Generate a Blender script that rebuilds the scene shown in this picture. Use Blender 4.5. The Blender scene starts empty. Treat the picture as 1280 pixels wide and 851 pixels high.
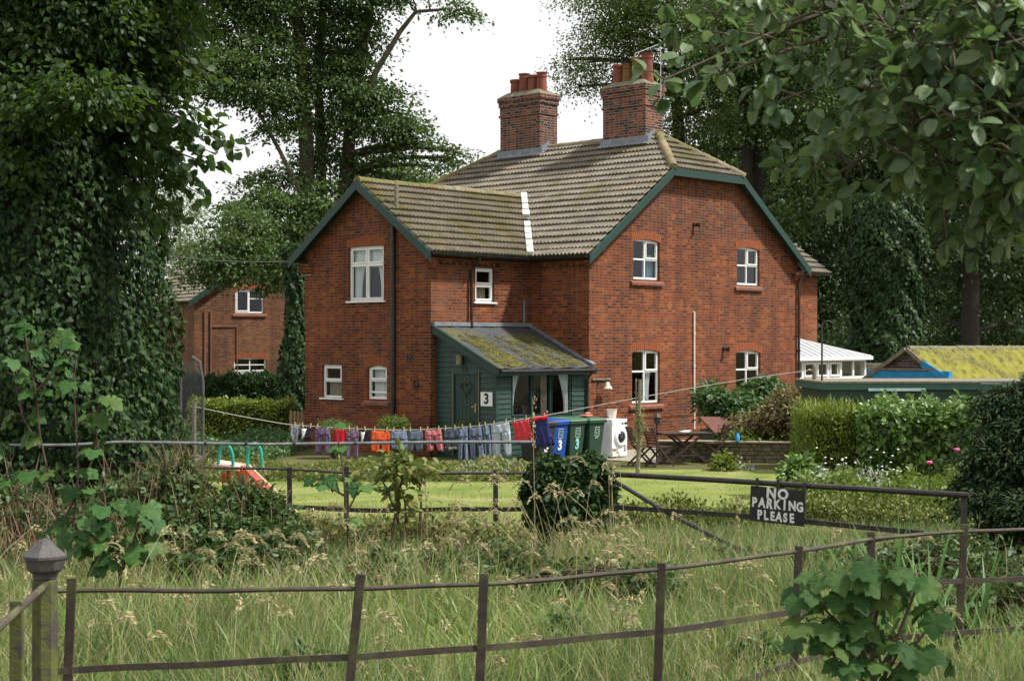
import bpy, bmesh, math, random
import numpy as np
from mathutils import Vector, Matrix

sc = bpy.context.scene
COL = sc.collection
R = math.radians
# ------------------------------------------------------------------ camera, sky, sun, exposure
F, CX, HY, CZ = 1943.0, 640.0, 428.0, 2.85
cam_d = bpy.data.cameras.new('camera')
cam = bpy.data.objects.new('camera', cam_d); COL.objects.link(cam)
cam.location = (0, 0, CZ); cam.rotation_euler = (R(90), 0, 0)
cam_d.sensor_width = 36.0; cam_d.lens = F / 1280 * 36
cam_d.shift_y = (HY - 425.5) / 1280
cam_d.clip_start = 0.1; cam_d.clip_end = 2000
cam_d.dof.use_dof = True; cam_d.dof.focus_distance = 38; cam_d.dof.aperture_fstop = 9
sc.camera = cam

SUN = Vector((0.80, -0.12, 1.1)).normalized()
sun_d = bpy.data.lights.new('sun', 'SUN'); sun_d.energy = 5.0; sun_d.angle = R(5.0); sun_d.color = (1, .965, .90)
sun = bpy.data.objects.new('sun', sun_d); COL.objects.link(sun)
sun.rotation_euler = SUN.to_track_quat('Z', 'Y').to_euler(); sun.location = (30, -10, 40)

world = bpy.data.worlds.new('World'); sc.world = world; world.use_nodes = True
nt = world.node_tree; nt.nodes.clear()
def N(nt, t, **kw):
    n = nt.nodes.new(t)
    for k, v in kw.items():
        if k in n.inputs: n.inputs[k].default_value = v
        else: setattr(n, k, v)
    return n
wo = N(nt, 'ShaderNodeOutputWorld'); bg = N(nt, 'ShaderNodeBackground'); bg.inputs['Strength'].default_value = .1
sky = N(nt, 'ShaderNodeTexSky'); sky.sky_type = 'NISHITA'; sky.sun_disc = False
sky.sun_elevation = math.asin(SUN.z); sky.sun_rotation = math.atan2(SUN.x, SUN.y)
tc = N(nt, 'ShaderNodeTexCoord'); cn = N(nt, 'ShaderNodeTexNoise'); cn.inputs['Scale'].default_value = 2.2; cn.inputs['Detail'].default_value = 6
cr = N(nt, 'ShaderNodeValToRGB'); cr.color_ramp.elements[0].position = .22; cr.color_ramp.elements[0].color = (.86, .86, .86, 1)
cr.color_ramp.elements[1].position = .5; cr.color_ramp.elements[1].color = (1, 1, 1, 1)
mx = N(nt, 'ShaderNodeMix'); mx.data_type = 'RGBA'; mx.inputs[7].default_value = (7.6, 7.6, 7.62, 1)
nt.links.new(tc.outputs['Generated'], cn.inputs['Vector']); nt.links.new(cn.outputs['Fac'], cr.inputs['Fac'])
nt.links.new(cr.outputs['Color'], mx.inputs[0]); nt.links.new(sky.outputs['Color'], mx.inputs[6])
nt.links.new(mx.outputs[2], bg.inputs['Color']); nt.links.new(bg.outputs[0], wo.inputs[0])
vs = sc.view_settings; vs.view_transform = 'Standard'; vs.look = 'None'; vs.gamma = 1; vs.exposure = 0.47; vs.use_curve_mapping = False
cy = sc.cycles; cy.max_bounces = 5; cy.diffuse_bounces = 3; cy.glossy_bounces = 2; cy.transmission_bounces = 3; cy.transparent_max_bounces = 12
try:
    cy.use_denoising = True; cy.denoiser = 'OPENIMAGEDENOISE'
except Exception: pass

rng = np.random.default_rng(11)
rnd = random.Random(5)

# ------------------------------------------------------------------ helpers
def at(px, py, Y):
    return Vector(((px - CX) / F * Y, Y, CZ + (HY - py) / F * Y))
def sstep(a, b, x):
    t = np.clip((x - a) / (b - a), 0, 1); return t * t * (3 - 2 * t)
def gz(y):
    return 0.5 * (1 - sstep(17, 33, y))
def tag(o, label=None, cat=None, group=None, kind=None):
    if label: o['label'] = label
    if cat: o['category'] = cat
    if group: o['group'] = group
    if kind: o['kind'] = kind
    return o
def thing(name, label, cat, loc=(0, 0, 0), rz=0.0, group=None):
    o = bpy.data.objects.new(name, None); COL.objects.link(o)
    o.location = loc; o.rotation_euler = (0, 0, rz); o.empty_display_size = .2
    return tag(o, label, cat, group)
def copy_tree(o, parent=None):
    c = o.copy(); COL.objects.link(c)
    c.parent = parent
    for ch in list(o.children): copy_tree(ch, c)
    return c

class MB:
    def __init__(s): s.v = []; s.f = []; s.m = []; s.off = (0, 0, 0)
    def add(s, vs, fs, mi=0):
        b = len(s.v); s.v += [tuple(v) for v in vs]; s.f += [tuple(b + i for i in f) for f in fs]; s.m += [mi] * len(fs)
    def box(s, x0, x1, y0, y1, z0, z1, M=None, mi=0):
        vs = [(x, y, z) for z in (z0, z1) for y in (y0, y1) for x in (x0, x1)]
        if M is not None: vs = [M(*v) if callable(M) else M @ Vector(v) for v in vs]
        s.add(vs, [(0, 2, 3, 1), (4, 5, 7, 6), (0, 1, 5, 4), (2, 6, 7, 3), (0, 4, 6, 2), (1, 3, 7, 5)], mi)
    def bar(s, p, q, w, h, up=(0, 0, 1), mi=0):
        p, q = Vector(p), Vector(q); d = (q - p).normalized(); u = Vector(up)
        sd = d.cross(u)
        if sd.length < 1e-4: sd = d.cross(Vector((1, 0, 0)))
        sd.normalize(); n = sd.cross(d).normalized()
        vs = []
        for c in (p, q):
            for a, b in ((-1, -1), (1, -1), (1, 1), (-1, 1)): vs.append(c + sd * (a * w / 2) + n * (b * h / 2))
        s.add(vs, [(0, 1, 2, 3), (7, 6, 5, 4), (0, 4, 5, 1), (1, 5, 6, 2), (2, 6, 7, 3), (3, 7, 4, 0)], mi)
    def tube(s, pts, r, n=6, cap=True, mi=0):
        pts = [Vector(p) for p in pts]
        rs = r if hasattr(r, '__len__') else [r] * len(pts)
        b = len(s.v); prev = None
        for i, p in enumerate(pts):
            d = (pts[min(i + 1, len(pts) - 1)] - pts[max(i - 1, 0)])
            if d.length < 1e-9: d = Vector((0, 0, 1))
            d.normalize()
            if prev is None:
                a = d.cross(Vector((0, 0, 1)))
                if a.length < .05: a = d.cross(Vector((1, 0, 0)))
            else: a = prev - d * prev.dot(d)
            a.normalize(); prev = a; c = d.cross(a)
            for k in range(n):
                t = 2 * math.pi * k / n
                s.v.append(tuple(p + (a * math.cos(t) + c * math.sin(t)) * rs[i]))
        for i in range(len(pts) - 1):
            for k in range(n):
                s.f.append((b + i * n + k, b + i * n + (k + 1) % n, b + (i + 1) * n + (k + 1) % n, b + (i + 1) * n + k)); s.m.append(mi)
        if cap:
            s.f.append(tuple(b + k for k in range(n))[::-1]); s.m.append(mi)
            e = b + (len(pts) - 1) * n; s.f.append(tuple(e + k for k in range(n))); s.m.append(mi)
    def lathe(s, prof, n=16, c=(0, 0, 0), mi=0):
        b = len(s.v)
        for r_, z in prof:
            for k in range(n):
                t = 2 * math.pi * k / n
                s.v.append((c[0] + r_ * math.cos(t), c[1] + r_ * math.sin(t), c[2] + z))
        for i in range(len(prof) - 1):
            for k in range(n):
                s.f.append((b + i * n + k, b + i * n + (k + 1) % n, b + (i + 1) * n + (k + 1) % n, b + (i + 1) * n + k)); s.m.append(mi)
        s.f.append(tuple(b + k for k in range(n))[::-1]); s.m.append(mi)
        e = b + (len(prof) - 1) * n; s.f.append(tuple(e + k for k in range(n))); s.m.append(mi)
    def prism(s, poly, d0, d1, M, mi=0):
        n = len(poly)
        vs = [M(u, d0, z) for u, z in poly] + [M(u, d1, z) for u, z in poly]
        s.add(vs, [tuple(range(n)), tuple(range(2 * n - 1, n - 1, -1))] + [(i, i + n, (i + 1) % n + n, (i + 1) % n) for i in range(n)], mi)
    def build(s, name, mats, parent=None, smooth=False, bevel=0, world=False):
        me = bpy.data.meshes.new(name)
        vs = s.v
        if world and parent is not None:
            L = parent.location; vs = [(v[0] - L.x, v[1] - L.y, v[2] - L.z) for v in vs]
        me.from_pydata(vs, [], s.f)
        if not isinstance(mats, (list, tuple)): mats = [mats]
        for m in mats: me.materials.append(m)
        if any(s.m): me.polygons.foreach_set('material_index', s.m)
        bm = bmesh.new(); bm.from_mesh(me); bmesh.ops.recalc_face_normals(bm, faces=bm.faces); bm.to_mesh(me); bm.free()
        if smooth:
            me.polygons.foreach_set('use_smooth', [True] * len(me.polygons))
            if smooth == 'auto': me.set_sharp_from_angle(angle=R(40))
        o = bpy.data.objects.new(name, me); COL.objects.link(o)
        if parent is not None: o.parent = parent
        if bevel:
            b = o.modifiers.new('bevel', 'BEVEL'); b.width = bevel; b.segments = 2; b.limit_method = 'ANGLE'; b.angle_limit = R(50)
        return o

def fast_mesh(name, V, LV, counts, mats, parent=None, smooth=False, mi=None, loc=None):
    me = bpy.data.meshes.new(name)
    V = np.asarray(V, np.float32); LV = np.asarray(LV, np.int32); counts = np.asarray(counts, np.int32)
    me.vertices.add(len(V)); me.vertices.foreach_set('co', V.ravel())
    me.loops.add(len(LV)); me.loops.foreach_set('vertex_index', LV)
    me.polygons.add(len(counts))
    st = np.concatenate(([0], np.cumsum(counts)[:-1])).astype(np.int32)
    me.polygons.foreach_set('loop_start', st)
    if not isinstance(mats, (list, tuple)): mats = [mats]
    for m in mats: me.materials.append(m)
    if mi is not None: me.polygons.foreach_set('material_index', np.asarray(mi, np.int32))
    me.update(calc_edges=True)
    if smooth: me.polygons.foreach_set('use_smooth', np.ones(len(counts), bool))
    o = bpy.data.objects.new(name, me); COL.objects.link(o)
    if parent is not None: o.parent = parent
    return o

# leaf templates: (verts, faces) unit length along +y from the stalk, width in x, normal +z
def tpl_oval(w=.32, fold=.08, droop=.1):
    ys = [0, .25, .6, 1.0]; ws = [0, w * .85, w * .8, 0]
    v = [(0, 0, 0), (-ws[1], .25, fold), (0, .25, 0), (ws[1], .25, fold), (-ws[2], .65, fold - droop * .5), (0, .65, -droop * .5), (ws[2], .65, fold - droop * .5), (0, 1, -droop)]
    f = [(0, 2, 1), (0, 3, 2), (1, 2, 5, 4), (2, 3, 6, 5), (4, 5, 7), (5, 6, 7)]
    return np.array(v), f
def tpl_quad(w=.3, fold=.06):
    return np.array([(0, 0, 0), (w, .45, fold), (0, 1, -.05), (-w, .45, fold)]), [(0, 1, 2), (0, 2, 3)]
def tpl_poly(pts, zf):
    v = [(0, .35, 0)] + [(x, y, zf(x, y)) for x, y in pts]; n = len(pts)
    return np.array(v), [(0, i + 1, (i + 1) % n + 1) for i in range(n)]
_half = [(0, 0), (.14, -.06), (.34, -.10), (.46, -.02), (.40, .12), (.56, .26), (.62, .48), (.46, .50), (.36, .54), (.34, .70), (.22, .74), (.14, .88), (0, 1.0)]
_notch = {(.40, .12), (.46, .50), (.36, .54), (.34, -.10)}
PALM = tpl_poly(_half + [(-x, y) for x, y in _half[-2:0:-1]], lambda x, y: -.30 * x * x - .16 * (y - .3) ** 2 + (.05 if (abs(x), y) in _notch else -.05))
_half = [(0, 0), (.22, -.10), (.38, .12), (.26, .30), (.30, .46), (.14, .62), (0, 1.0)]
IVY = tpl_poly(_half + [(-x, y) for x, y in _half[-2:0:-1]], lambda x, y: -.18 * y * y + .10 * abs(x))
_half = [(0, 0), (.17, .06), (.21, .14), (.31, .2), (.29, .3), (.37, .38), (.34, .48), (.39, .56), (.33, .66), (.32, .76), (.22, .84), (.18, .93), (0, 1.0)]
BEAM = tpl_poly(_half + [(-x, y) for x, y in _half[-2:0:-1]], lambda x, y: .30 * abs(x) - .16 * y * y)
OVAL = tpl_oval(); QUAD = tpl_quad(); NARROW = tpl_oval(.14, .03, .25)
BLADE = (np.array([(-.5, 0, 0), (.5, 0, 0), (-.42, .45, -.06), (.42, .45, -.06), (-.25, .8, -.22), (.25, .8, -.22), (0, 1, -.42)]), [(0, 1, 3, 2), (2, 3, 5, 4), (4, 5, 6)])

def nrm(a): return a / np.maximum(np.linalg.norm(a, axis=1, keepdims=True), 1e-9)
def leaves(tpl, P, d, n, size, width=None):
    """returns V, LV, counts of all leaves"""
    tv, tf = tpl
    P = np.asarray(P, float); d = nrm(np.asarray(d, float)); n = np.asarray(n, float)
    n = nrm(n - d * np.sum(n * d, 1, keepdims=True)); x = np.cross(d, n)
    size = np.broadcast_to(np.asarray(size, float), (len(P),))[:, None]
    wid = size if width is None else np.broadcast_to(np.asarray(width, float), (len(P),))[:, None]
    V = P[:, None, :] + (tv[None, :, 0:1] * wid[:, None]) * x[:, None] + (tv[None, :, 1:2] * size[:, None]) * d[:, None] + (tv[None, :, 2:3] * size[:, None]) * n[:, None]
    k = len(tv); lv = np.array([i for f in tf for i in f]); ct = np.array([len(f) for f in tf])
    LV = (np.arange(len(P))[:, None] * k + lv[None]).ravel(); counts = np.tile(ct, len(P))
    return V.reshape(-1, 3), LV, counts
def join(parts):
    Vs, Ls, Cs, o = [], [], [], 0
    for V, L, C in parts:
        Vs.append(V); Ls.append(L + o); Cs.append(C); o += len(V)
    return np.concatenate(Vs), np.concatenate(Ls), np.concatenate(Cs)
def rdir(k, r=None):
    r = r or rng
    return nrm(r.normal(size=(k, 3)))

# ------------------------------------------------------------------ materials
def new_mat(name):
    m = bpy.data.materials.new(name); m.use_nodes = True; m.node_tree.nodes.clear()
    t = m.node_tree; o = N(t, 'ShaderNodeOutputMaterial'); p = N(t, 'ShaderNodeBsdfPrincipled')
    t.links.new(p.outputs[0], o.inputs[0]); return m, t, p, o
def ramp(t, stops, fac=None, interp='LINEAR'):
    c = N(t, 'ShaderNodeValToRGB'); c.color_ramp.interpolation = interp
    e = c.color_ramp.elements
    while len(e) < len(stops): e.new(.5)
    for i, (p, col) in enumerate(stops):
        e[i].position = p; e[i].color = (*col, 1) if len(col) == 3 else col
    if fac is not None: t.links.new(fac, c.inputs[0])
    return c
def math_(t, op, a, b=None, c=None):
    m = N(t, 'ShaderNodeMath'); m.operation = op
    for i, x in enumerate((a, b, c)):
        if x is None: continue
        if isinstance(x, (int, float)): m.inputs[i].default_value = x
        else: t.links.new(x, m.inputs[i])
    return m.outputs[0]
def mixc(t, fac, a, b, mode='MIX'):
    m = N(t, 'ShaderNodeMix'); m.data_type = 'RGBA'; m.blend_type = mode
    for i, x in ((0, fac), (6, a), (7, b)):
        if isinstance(x, (int, float)): m.inputs[i].default_value = x
        elif isinstance(x, tuple): m.inputs[i].default_value = (*x, 1) if len(x) == 3 else x
        else: t.links.new(x, m.inputs[i])
    return m.outputs[2]
def noise(t, scale, detail=4, vec=None, rough=.6):
    n = N(t, 'ShaderNodeTexNoise'); n.inputs['Scale'].default_value = scale; n.inputs['Detail'].default_value = detail; n.inputs['Roughness'].default_value = rough
    if vec is None: vec = N(t, 'ShaderNodeTexCoord').outputs['Object']
    t.links.new(vec, n.inputs['Vector']); return n.outputs['Fac']
def bump(t, p, h, strength=.3, dist=.01):
    b = N(t, 'ShaderNodeBump'); b.inputs['Strength'].default_value = strength; b.inputs['Distance'].default_value = dist
    t.links.new(h, b.inputs['Height']); t.links.new(b.outputs[0], p.inputs['Normal'])
def mat(name, col, rough=.6, col2=None, scale=8, metal=0, bumps=0, spec=.4, stops=(.35, .65)):
    m, t, p, o = new_mat(name)
    p.inputs['Roughness'].default_value = rough; p.inputs['Metallic'].default_value = metal
    p.inputs['Specular IOR Level'].default_value = spec
    if col2 is None: col2 = tuple(c * .72 for c in col)
    f = noise(t, scale, 5)
    c = ramp(t, [(stops[0], col), (stops[1], col2)], f)
    t.links.new(c.outputs[0], p.inputs['Base Color'])
    if bumps: bump(t, p, noise(t, scale * 6, 3), bumps)
    return m
def leafmat(name, cols, trans, tfac=.3, rough=.5, spec=.35, big=None, spots=None):
    m, t, p, o = new_mat(name)
    g = N(t, 'ShaderNodeNewGeometry')
    k = len(cols); c = ramp(t, [(i / max(k - 1, 1), col) for i, col in enumerate(cols)], g.outputs['Random Per Island'])
    col = c.outputs[0]
    if big:
        f = noise(t, big[0], 2)
        r = ramp(t, [(.38, (1, 1, 1)), (.65, big[1])], f)
        col = mixc(t, 1.0, col, r.outputs[0], 'MULTIPLY')
    if spots:      # blotches, veins and age marks inside each leaf
        s_ = ramp(t, [(.35, (1.25, 1.18, .9)), (.5, (1, 1, 1)), (.72, (.62, .66, .6))], noise(t, spots, 5, None, .7)).outputs[0]
        col = mixc(t, 1.0, col, s_, 'MULTIPLY')
        col = mixc(t, ramp(t, [(.66, (0, 0, 0)), (.74, (.8, .8, .8))], noise(t, spots * .7, 4, None, .8)).outputs[0], col, (.16, .13, .04))
    t.links.new(col, p.inputs['Base Color']); p.inputs['Roughness'].default_value = rough; p.inputs['Specular IOR Level'].default_value = spec
    tr = N(t, 'ShaderNodeBsdfTranslucent')
    tcx = mixc(t, .5, col, trans); t.links.new(tcx, tr.inputs['Color'])
    ms = N(t, 'ShaderNodeMixShader'); ms.inputs[0].default_value = tfac
    t.links.new(p.outputs[0], ms.inputs[1]); t.links.new(tr.outputs[0], ms.inputs[2]); t.links.new(ms.outputs[0], o.inputs[0])
    return m

def brick_mat(name, cols, mortar, dark_top=None, grime=.35, stain=(.155, .115, .08)):
    """Flemish style brick coursing computed from the object's own metric coordinates (u = x + y, v = z)."""
    m, t, p, o = new_mat(name)
    tcn = N(t, 'ShaderNodeTexCoord'); sp = N(t, 'ShaderNodeSeparateXYZ'); t.links.new(tcn.outputs['Object'], sp.inputs[0])
    wob = noise(t, 1.3, 2, tcn.outputs['Object'])
    v = math_(t, 'MULTIPLY_ADD', wob, .02, sp.outputs[2])
    H, PW = .075, .345
    row = math_(t, 'DIVIDE', v, H); rf = math_(t, 'FLOOR', row); rfrac = math_(t, 'SUBTRACT', row, rf)
    par = math_(t, 'MODULO', rf, 2.0)
    u = math_(t, 'ADD', sp.outputs[0], sp.outputs[1])
    u = math_(t, 'ADD', u, 50.0)
    uu = math_(t, 'MULTIPLY_ADD', par, .5, math_(t, 'DIVIDE', u, PW))
    uf = math_(t, 'FLOOR', uu); fr = math_(t, 'SUBTRACT', uu, uf)
    head = math_(t, 'GREATER_THAN', fr, .667)
    # distance to the brick's vertical joints (in period units)
    e1 = math_(t, 'MINIMUM', fr, math_(t, 'SUBTRACT', 1.0, fr)); e2 = math_(t, 'ABSOLUTE', math_(t, 'SUBTRACT', fr, .667))
    ex = math_(t, 'MULTIPLY', math_(t, 'MINIMUM', e1, e2), PW)
    ez = math_(t, 'MULTIPLY', math_(t, 'MINIMUM', rfrac, math_(t, 'SUBTRACT', 1.0, rfrac)), H)
    e = math_(t, 'MINIMUM', ex, ez)
    e = math_(t, 'MULTIPLY_ADD', noise(t, 60, 2, tcn.outputs['Object']), .006, math_(t, 'SUBTRACT', e, .003))
    mr = N(t, 'ShaderNodeMapRange'); mr.inputs[1].default_value = .0035; mr.inputs[2].default_value = .0085; t.links.new(e, mr.inputs[0])
    isb = mr.outputs[0]
    cid = math_(t, 'MULTIPLY_ADD', uf, 2.0, head)
    cb = N(t, 'ShaderNodeCombineXYZ'); t.links.new(cid, cb.inputs[0]); t.links.new(rf, cb.inputs[1])
    wn = N(t, 'ShaderNodeTexWhiteNoise'); wn.noise_dimensions = '2D'; t.links.new(cb.outputs[0], wn.inputs['Vector'])
    k = len(cols); c = ramp(t, [(i / k, col) for i, col in enumerate(cols)], wn.outputs['Value'], 'CONSTANT').outputs[0]
    if dark_top:
        z0, dcol = dark_top
        hi = N(t, 'ShaderNodeMapRange'); hi.inputs[1].default_value = z0 - .15; hi.inputs[2].default_value = z0 + .15; t.links.new(sp.outputs[2], hi.inputs[0])
        wn2 = N(t, 'ShaderNodeTexWhiteNoise'); wn2.noise_dimensions = '3D'
        cb2 = N(t, 'ShaderNodeCombineXYZ'); t.links.new(cid, cb2.inputs[0]); t.links.new(rf, cb2.inputs[1]); cb2.inputs[2].default_value = 7.7
        t.links.new(cb2.outputs[0], wn2.inputs['Vector'])
        dh = math_(t, 'MULTIPLY', math_(t, 'MULTIPLY', hi.outputs[0], head), math_(t, 'GREATER_THAN', wn2.outputs['Value'], .35))
        c = mixc(t, math_(t, 'MULTIPLY', dh, .85), c, dcol)
    # patchy weathering with a shape of its own
    ws = ramp(t, [(.40, (1, 1, 1)), (.66, (.60, .52, .50))], noise(t, .55, 5, tcn.outputs['Object'], .7)).outputs[0]
    c = mixc(t, grime * 1.6, c, ws, 'MULTIPLY')
    c = mixc(t, 1.0, c, ramp(t, [(.3, (1.12, 1.1, 1.08)), (.7, (.78, .78, .8))], noise(t, 22, 3, tcn.outputs['Object'])).outputs[0], 'MULTIPLY')
    big = noise(t, .45, 5, tcn.outputs['Object'], .6)
    c = mixc(t, ramp(t, [(.42, (0, 0, 0)), (.62, (.75, .75, .75))], big).outputs[0], c, mixc(t, 1.0, c, (.62, .60, .66), 'MULTIPLY'))
    # long damp streaks running down from sills and gutters
    mps = N(t, 'ShaderNodeMapping'); mps.inputs['Scale'].default_value = (2.2, 2.2, .22); t.links.new(tcn.outputs['Object'], mps.inputs[0])
    c = mixc(t, .75, c, ramp(t, [(.42, (1.08, 1.06, 1.02)), (.68, (.50, .45, .42))], noise(t, 1.0, 5, mps.outputs[0], .65)).outputs[0], 'MULTIPLY')
    mcol = mixc(t, noise(t, 3, 3, tcn.outputs['Object']), mortar, tuple(x * .6 for x in mortar))
    c = mixc(t, isb, mcol, c)
    sf = ramp(t, [(.54, (0, 0, 0)), (.68, (1, 1, 1))], noise(t, .8, 7, tcn.outputs['Object'], .75)).outputs[0]
    c = mixc(t, math_(t, 'MULTIPLY', sf, .55 * grime * 1.5), c, stain)
    t.links.new(c, p.inputs['Base Color']); p.inputs['Roughness'].default_value = .85; p.inputs['Specular IOR Level'].default_value = .2
    h = math_(t, 'MULTIPLY_ADD', noise(t, 40, 3, tcn.outputs['Object']), .35, isb)
    bump(t, p, h, .6, .008)
    return m

M = {}
M['brick'] = brick_mat('red brick', [(0.234, 0.059, 0.017), (0.170, 0.040, 0.014), (0.300, 0.088, 0.022), (0.145, 0.035, 0.015), (0.215, 0.050, 0.015), (0.165, 0.040, 0.015), (0.275, 0.076, 0.020), (0.115, 0.032, 0.016), (0.189, 0.053, 0.019), (0.225, 0.053, 0.015), (0.205, 0.047, 0.015), (0.250, 0.066, 0.018), (0.140, 0.040, 0.018)], (.20, .15, .105), (5.75, (.055, .042, .045)))
M['brick_chim'] = brick_mat('chimney brick', [(.22, .070, .035), (.12, .042, .030), (.27, .095, .042), (.06, .036, .032), (.18, .058, .034), (.045, .033, .031), (.20, .065, .034)], (.33, .30, .26), None, .4)
M['brick_far'] = brick_mat('cottage brick', [(.20, .078, .030), (.16, .060, .024), (.14, .050, .022), (.22, .095, .038), (.12, .048, .024), (.18, .068, .027)], (.17, .14, .11), None, .4)
M['arch'] = mat('rubbed brick arch', (.27, .072, .020), .85, (.18, .048, .018), 9, bumps=.3)
M['brick_sill'] = mat('brick sill', (.26, .09, .055), .85, (.14, .07, .05), 6, bumps=.3)
M['white'] = mat('white window plastic', (.78, .78, .76), .35, (.70, .70, .68), 3)
M['green'] = mat('dark green paint', (.007, .042, .030), .45, (.012, .034, .027), 5, bumps=.08)
M['greenwood'] = mat('green boarding', (.006, .032, .022), .55, (.020, .048, .036), 7, bumps=.15)
M['black'] = mat('black pipe', (.012, .012, .014), .35, (.03, .03, .032), 6)
M['lead'] = mat('lead flashing', (.20, .22, .25), .5, (.12, .135, .155), 5)
M['mortarwhite'] = mat('white valley mortar', (.60, .59, .56), .85, (.34, .33, .30), 9, bumps=.4)
M['cement'] = mat('mossy cement', (.17, .155, .115), .9, (.11, .115, .05), 7, bumps=.5)
M['pot'] = mat('terracotta pot', (.22, .065, .036), .85, (.13, .042, .028), 6)
M['potgreen'] = mat('algae terracotta pot', (.10, .085, .028), .85, (.20, .068, .034), 4)
M['net'] = mat('net curtain', (.72, .73, .74), .9, (.6, .61, .63), 20)
M['curtain_blue'] = mat('blue curtain', (.13, .22, .30), .9, (.08, .14, .2), 9)
M['curtain_tan'] = mat('tan curtain', (.30, .27, .2), .9, (.2, .18, .14), 9)
M['interior'] = mat('room interior', (.10, .09, .08), .9, (.05, .045, .04), 2)
def glass_mat():
    m, t, p, o = new_mat('window glass'); t.nodes.remove(p)
    tr = N(t, 'ShaderNodeBsdfTransparent'); tr.inputs[0].default_value = (.86, .9, .9, 1)
    gl = N(t, 'ShaderNodeBsdfGlossy'); gl.inputs['Roughness'].default_value = .02; gl.inputs['Color'].default_value = (.9, .95, 1, 1)
    lw = N(t, 'ShaderNodeLayerWeight'); lw.inputs[0].default_value = .5
    ms = N(t, 'ShaderNodeMixShader'); f = math_(t, 'MULTIPLY_ADD', math_(t, 'POWER', lw.outputs['Facing'], 4.0), .9, .045)
    t.links.new(f, ms.inputs[0]); t.links.new(tr.outputs[0], ms.inputs[1]); t.links.new(gl.outputs[0], ms.inputs[2]); t.links.new(ms.outputs[0], o.inputs[0])
    return m
M['glass'] = glass_mat()
def roof_mat(name, base, base2, moss, mossamt, seedoff=0.0):
    m, t, p, o = new_mat(name)
    tcn = N(t, 'ShaderNodeTexCoord'); mp = N(t, 'ShaderNodeMapping'); mp.inputs['Location'].default_value = (seedoff, seedoff * 2, 0)
    t.links.new(tcn.outputs['Object'], mp.inputs[0]); vec = mp.outputs[0]
    c = ramp(t, [(.3, base), (.7, base2)], noise(t, 3.5, 6, vec, .75)).outputs[0]
    c = mixc(t, 1.0, c, ramp(t, [(.35, (1.1, 1.1, 1.1)), (.75, (.55, .53, .5))], noise(t, 25, 4, vec, .7)).outputs[0], 'MULTIPLY')
    f = math_(t, 'ADD', noise(t, .9, 4, vec), math_(t, 'MULTIPLY', noise(t, 9, 5, vec, .8), .55))
    # every tile weathers a little differently
    sp = N(t, 'ShaderNodeSeparateXYZ'); t.links.new(tcn.outputs['Object'], sp.inputs[0])
    ce = N(t, 'ShaderNodeCombineXYZ'); t.links.new(math_(t, 'FLOOR', math_(t, 'DIVIDE', math_(t, 'ADD', sp.outputs[0], sp.outputs[1]), .396)), ce.inputs[0]); t.links.new(math_(t, 'FLOOR', math_(t, 'DIVIDE', sp.outputs[2], .187)), ce.inputs[1])
    wn = N(t, 'ShaderNodeTexWhiteNoise'); wn.noise_dimensions = '2D'; t.links.new(ce.outputs[0], wn.inputs['Vector'])
    c = mixc(t, .8, c, ramp(t, [(0, (.72, .72, .74)), (.5, (1, 1, 1)), (.93, (1.12, 1.1, 1.06)), (1, (1.25, .95, .8))], wn.outputs['Value']).outputs[0], 'MULTIPLY')
    mf = ramp(t, [(mossamt, (0, 0, 0)), (mossamt + .16, (1, 1, 1))], f).outputs[0]
    mc = mixc(t, noise(t, 14, 3, vec), moss, tuple(x * .45 for x in moss))
    c = mixc(t, math_(t, 'MULTIPLY', mf, .85), c, mc)
    t.links.new(c, p.inputs['Base Color']); p.inputs['Roughness'].default_value = .9; p.inputs['Specular IOR Level'].default_value = .2
    bump(t, p, noise(t, 45, 4, vec), .5, .01)
    return m
M['roof'] = roof_mat('weathered concrete tiles', (.275, .25, .20), (.165, .148, .12), (.19, .16, .05), .83)
M['roof_moss'] = roof_mat('mossy tiles', (.245, .22, .165), (.145, .128, .10), (.18, .15, .036), .76, 3.1)
M['ridge'] = roof_mat('mossy ridge tiles', (.29, .245, .17), (.18, .155, .10), (.15, .145, .04), .66, 7)
M['moss_roof'] = roof_mat('yellow moss roof', (.22, .21, .05), (.085, .08, .035), (.27, .255, .04), .62, 5)
M['groove'] = roof_mat('dark grooves and course edges', (.085, .075, .05), (.055, .048, .035), (.10, .09, .03), .8, 2.2)  # darker colour for the grooves and the lower edge of each course
M['felt'] = roof_mat('felt with moss', (.075, .08, .088), (.05, .055, .062), (.14, .13, .02), .78, 1.7)
M['porchmoss'] = mat('olive moss', (.135, .125, .016), .95, (.06, .055, .014), 5, bumps=.5)
M['tarp'] = mat('blue painted board', (.02, .26, .52), .5, (.015, .20, .42), 5)
M['wood'] = mat('stained garden wood', (.060, .036, .026), .6, (.035, .022, .016), 12, bumps=.2)
M['oldwood'] = mat('weathered wood', (.22, .19, .14), .9, (.13, .12, .085), 10, bumps=.4)
M['picket'] = mat('picket wood', (.34, .22, .12), .85, (.24, .16, .09), 8)
def iron_mat():
    m, t, p, o = new_mat('rusty iron')
    c = ramp(t, [(.28, (.022, .018, .016)), (.46, (.040, .030, .023)), (.60, (.062, .043, .029)), (.78, (.085, .075, .05))], noise(t, 11, 7, None, .75)).outputs[0]
    c = mixc(t, ramp(t, [(.52, (0, 0, 0)), (.64, (.75, .75, .75))], noise(t, 4.5, 5)).outputs[0], c, (.085, .095, .03))
    t.links.new(c, p.inputs['Base Color']); p.inputs['Roughness'].default_value = .72
    bump(t, p, noise(t, 60, 4), .5, .004); return m
M['iron'] = iron_mat()
M['blackiron'] = mat('black iron', (.016, .015, .016), .5, (.045, .038, .032), 14, bumps=.25)
M['postiron'] = mat('painted cast iron', (.045, .045, .052), .6, (.085, .075, .07), 9, bumps=.35)
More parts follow.
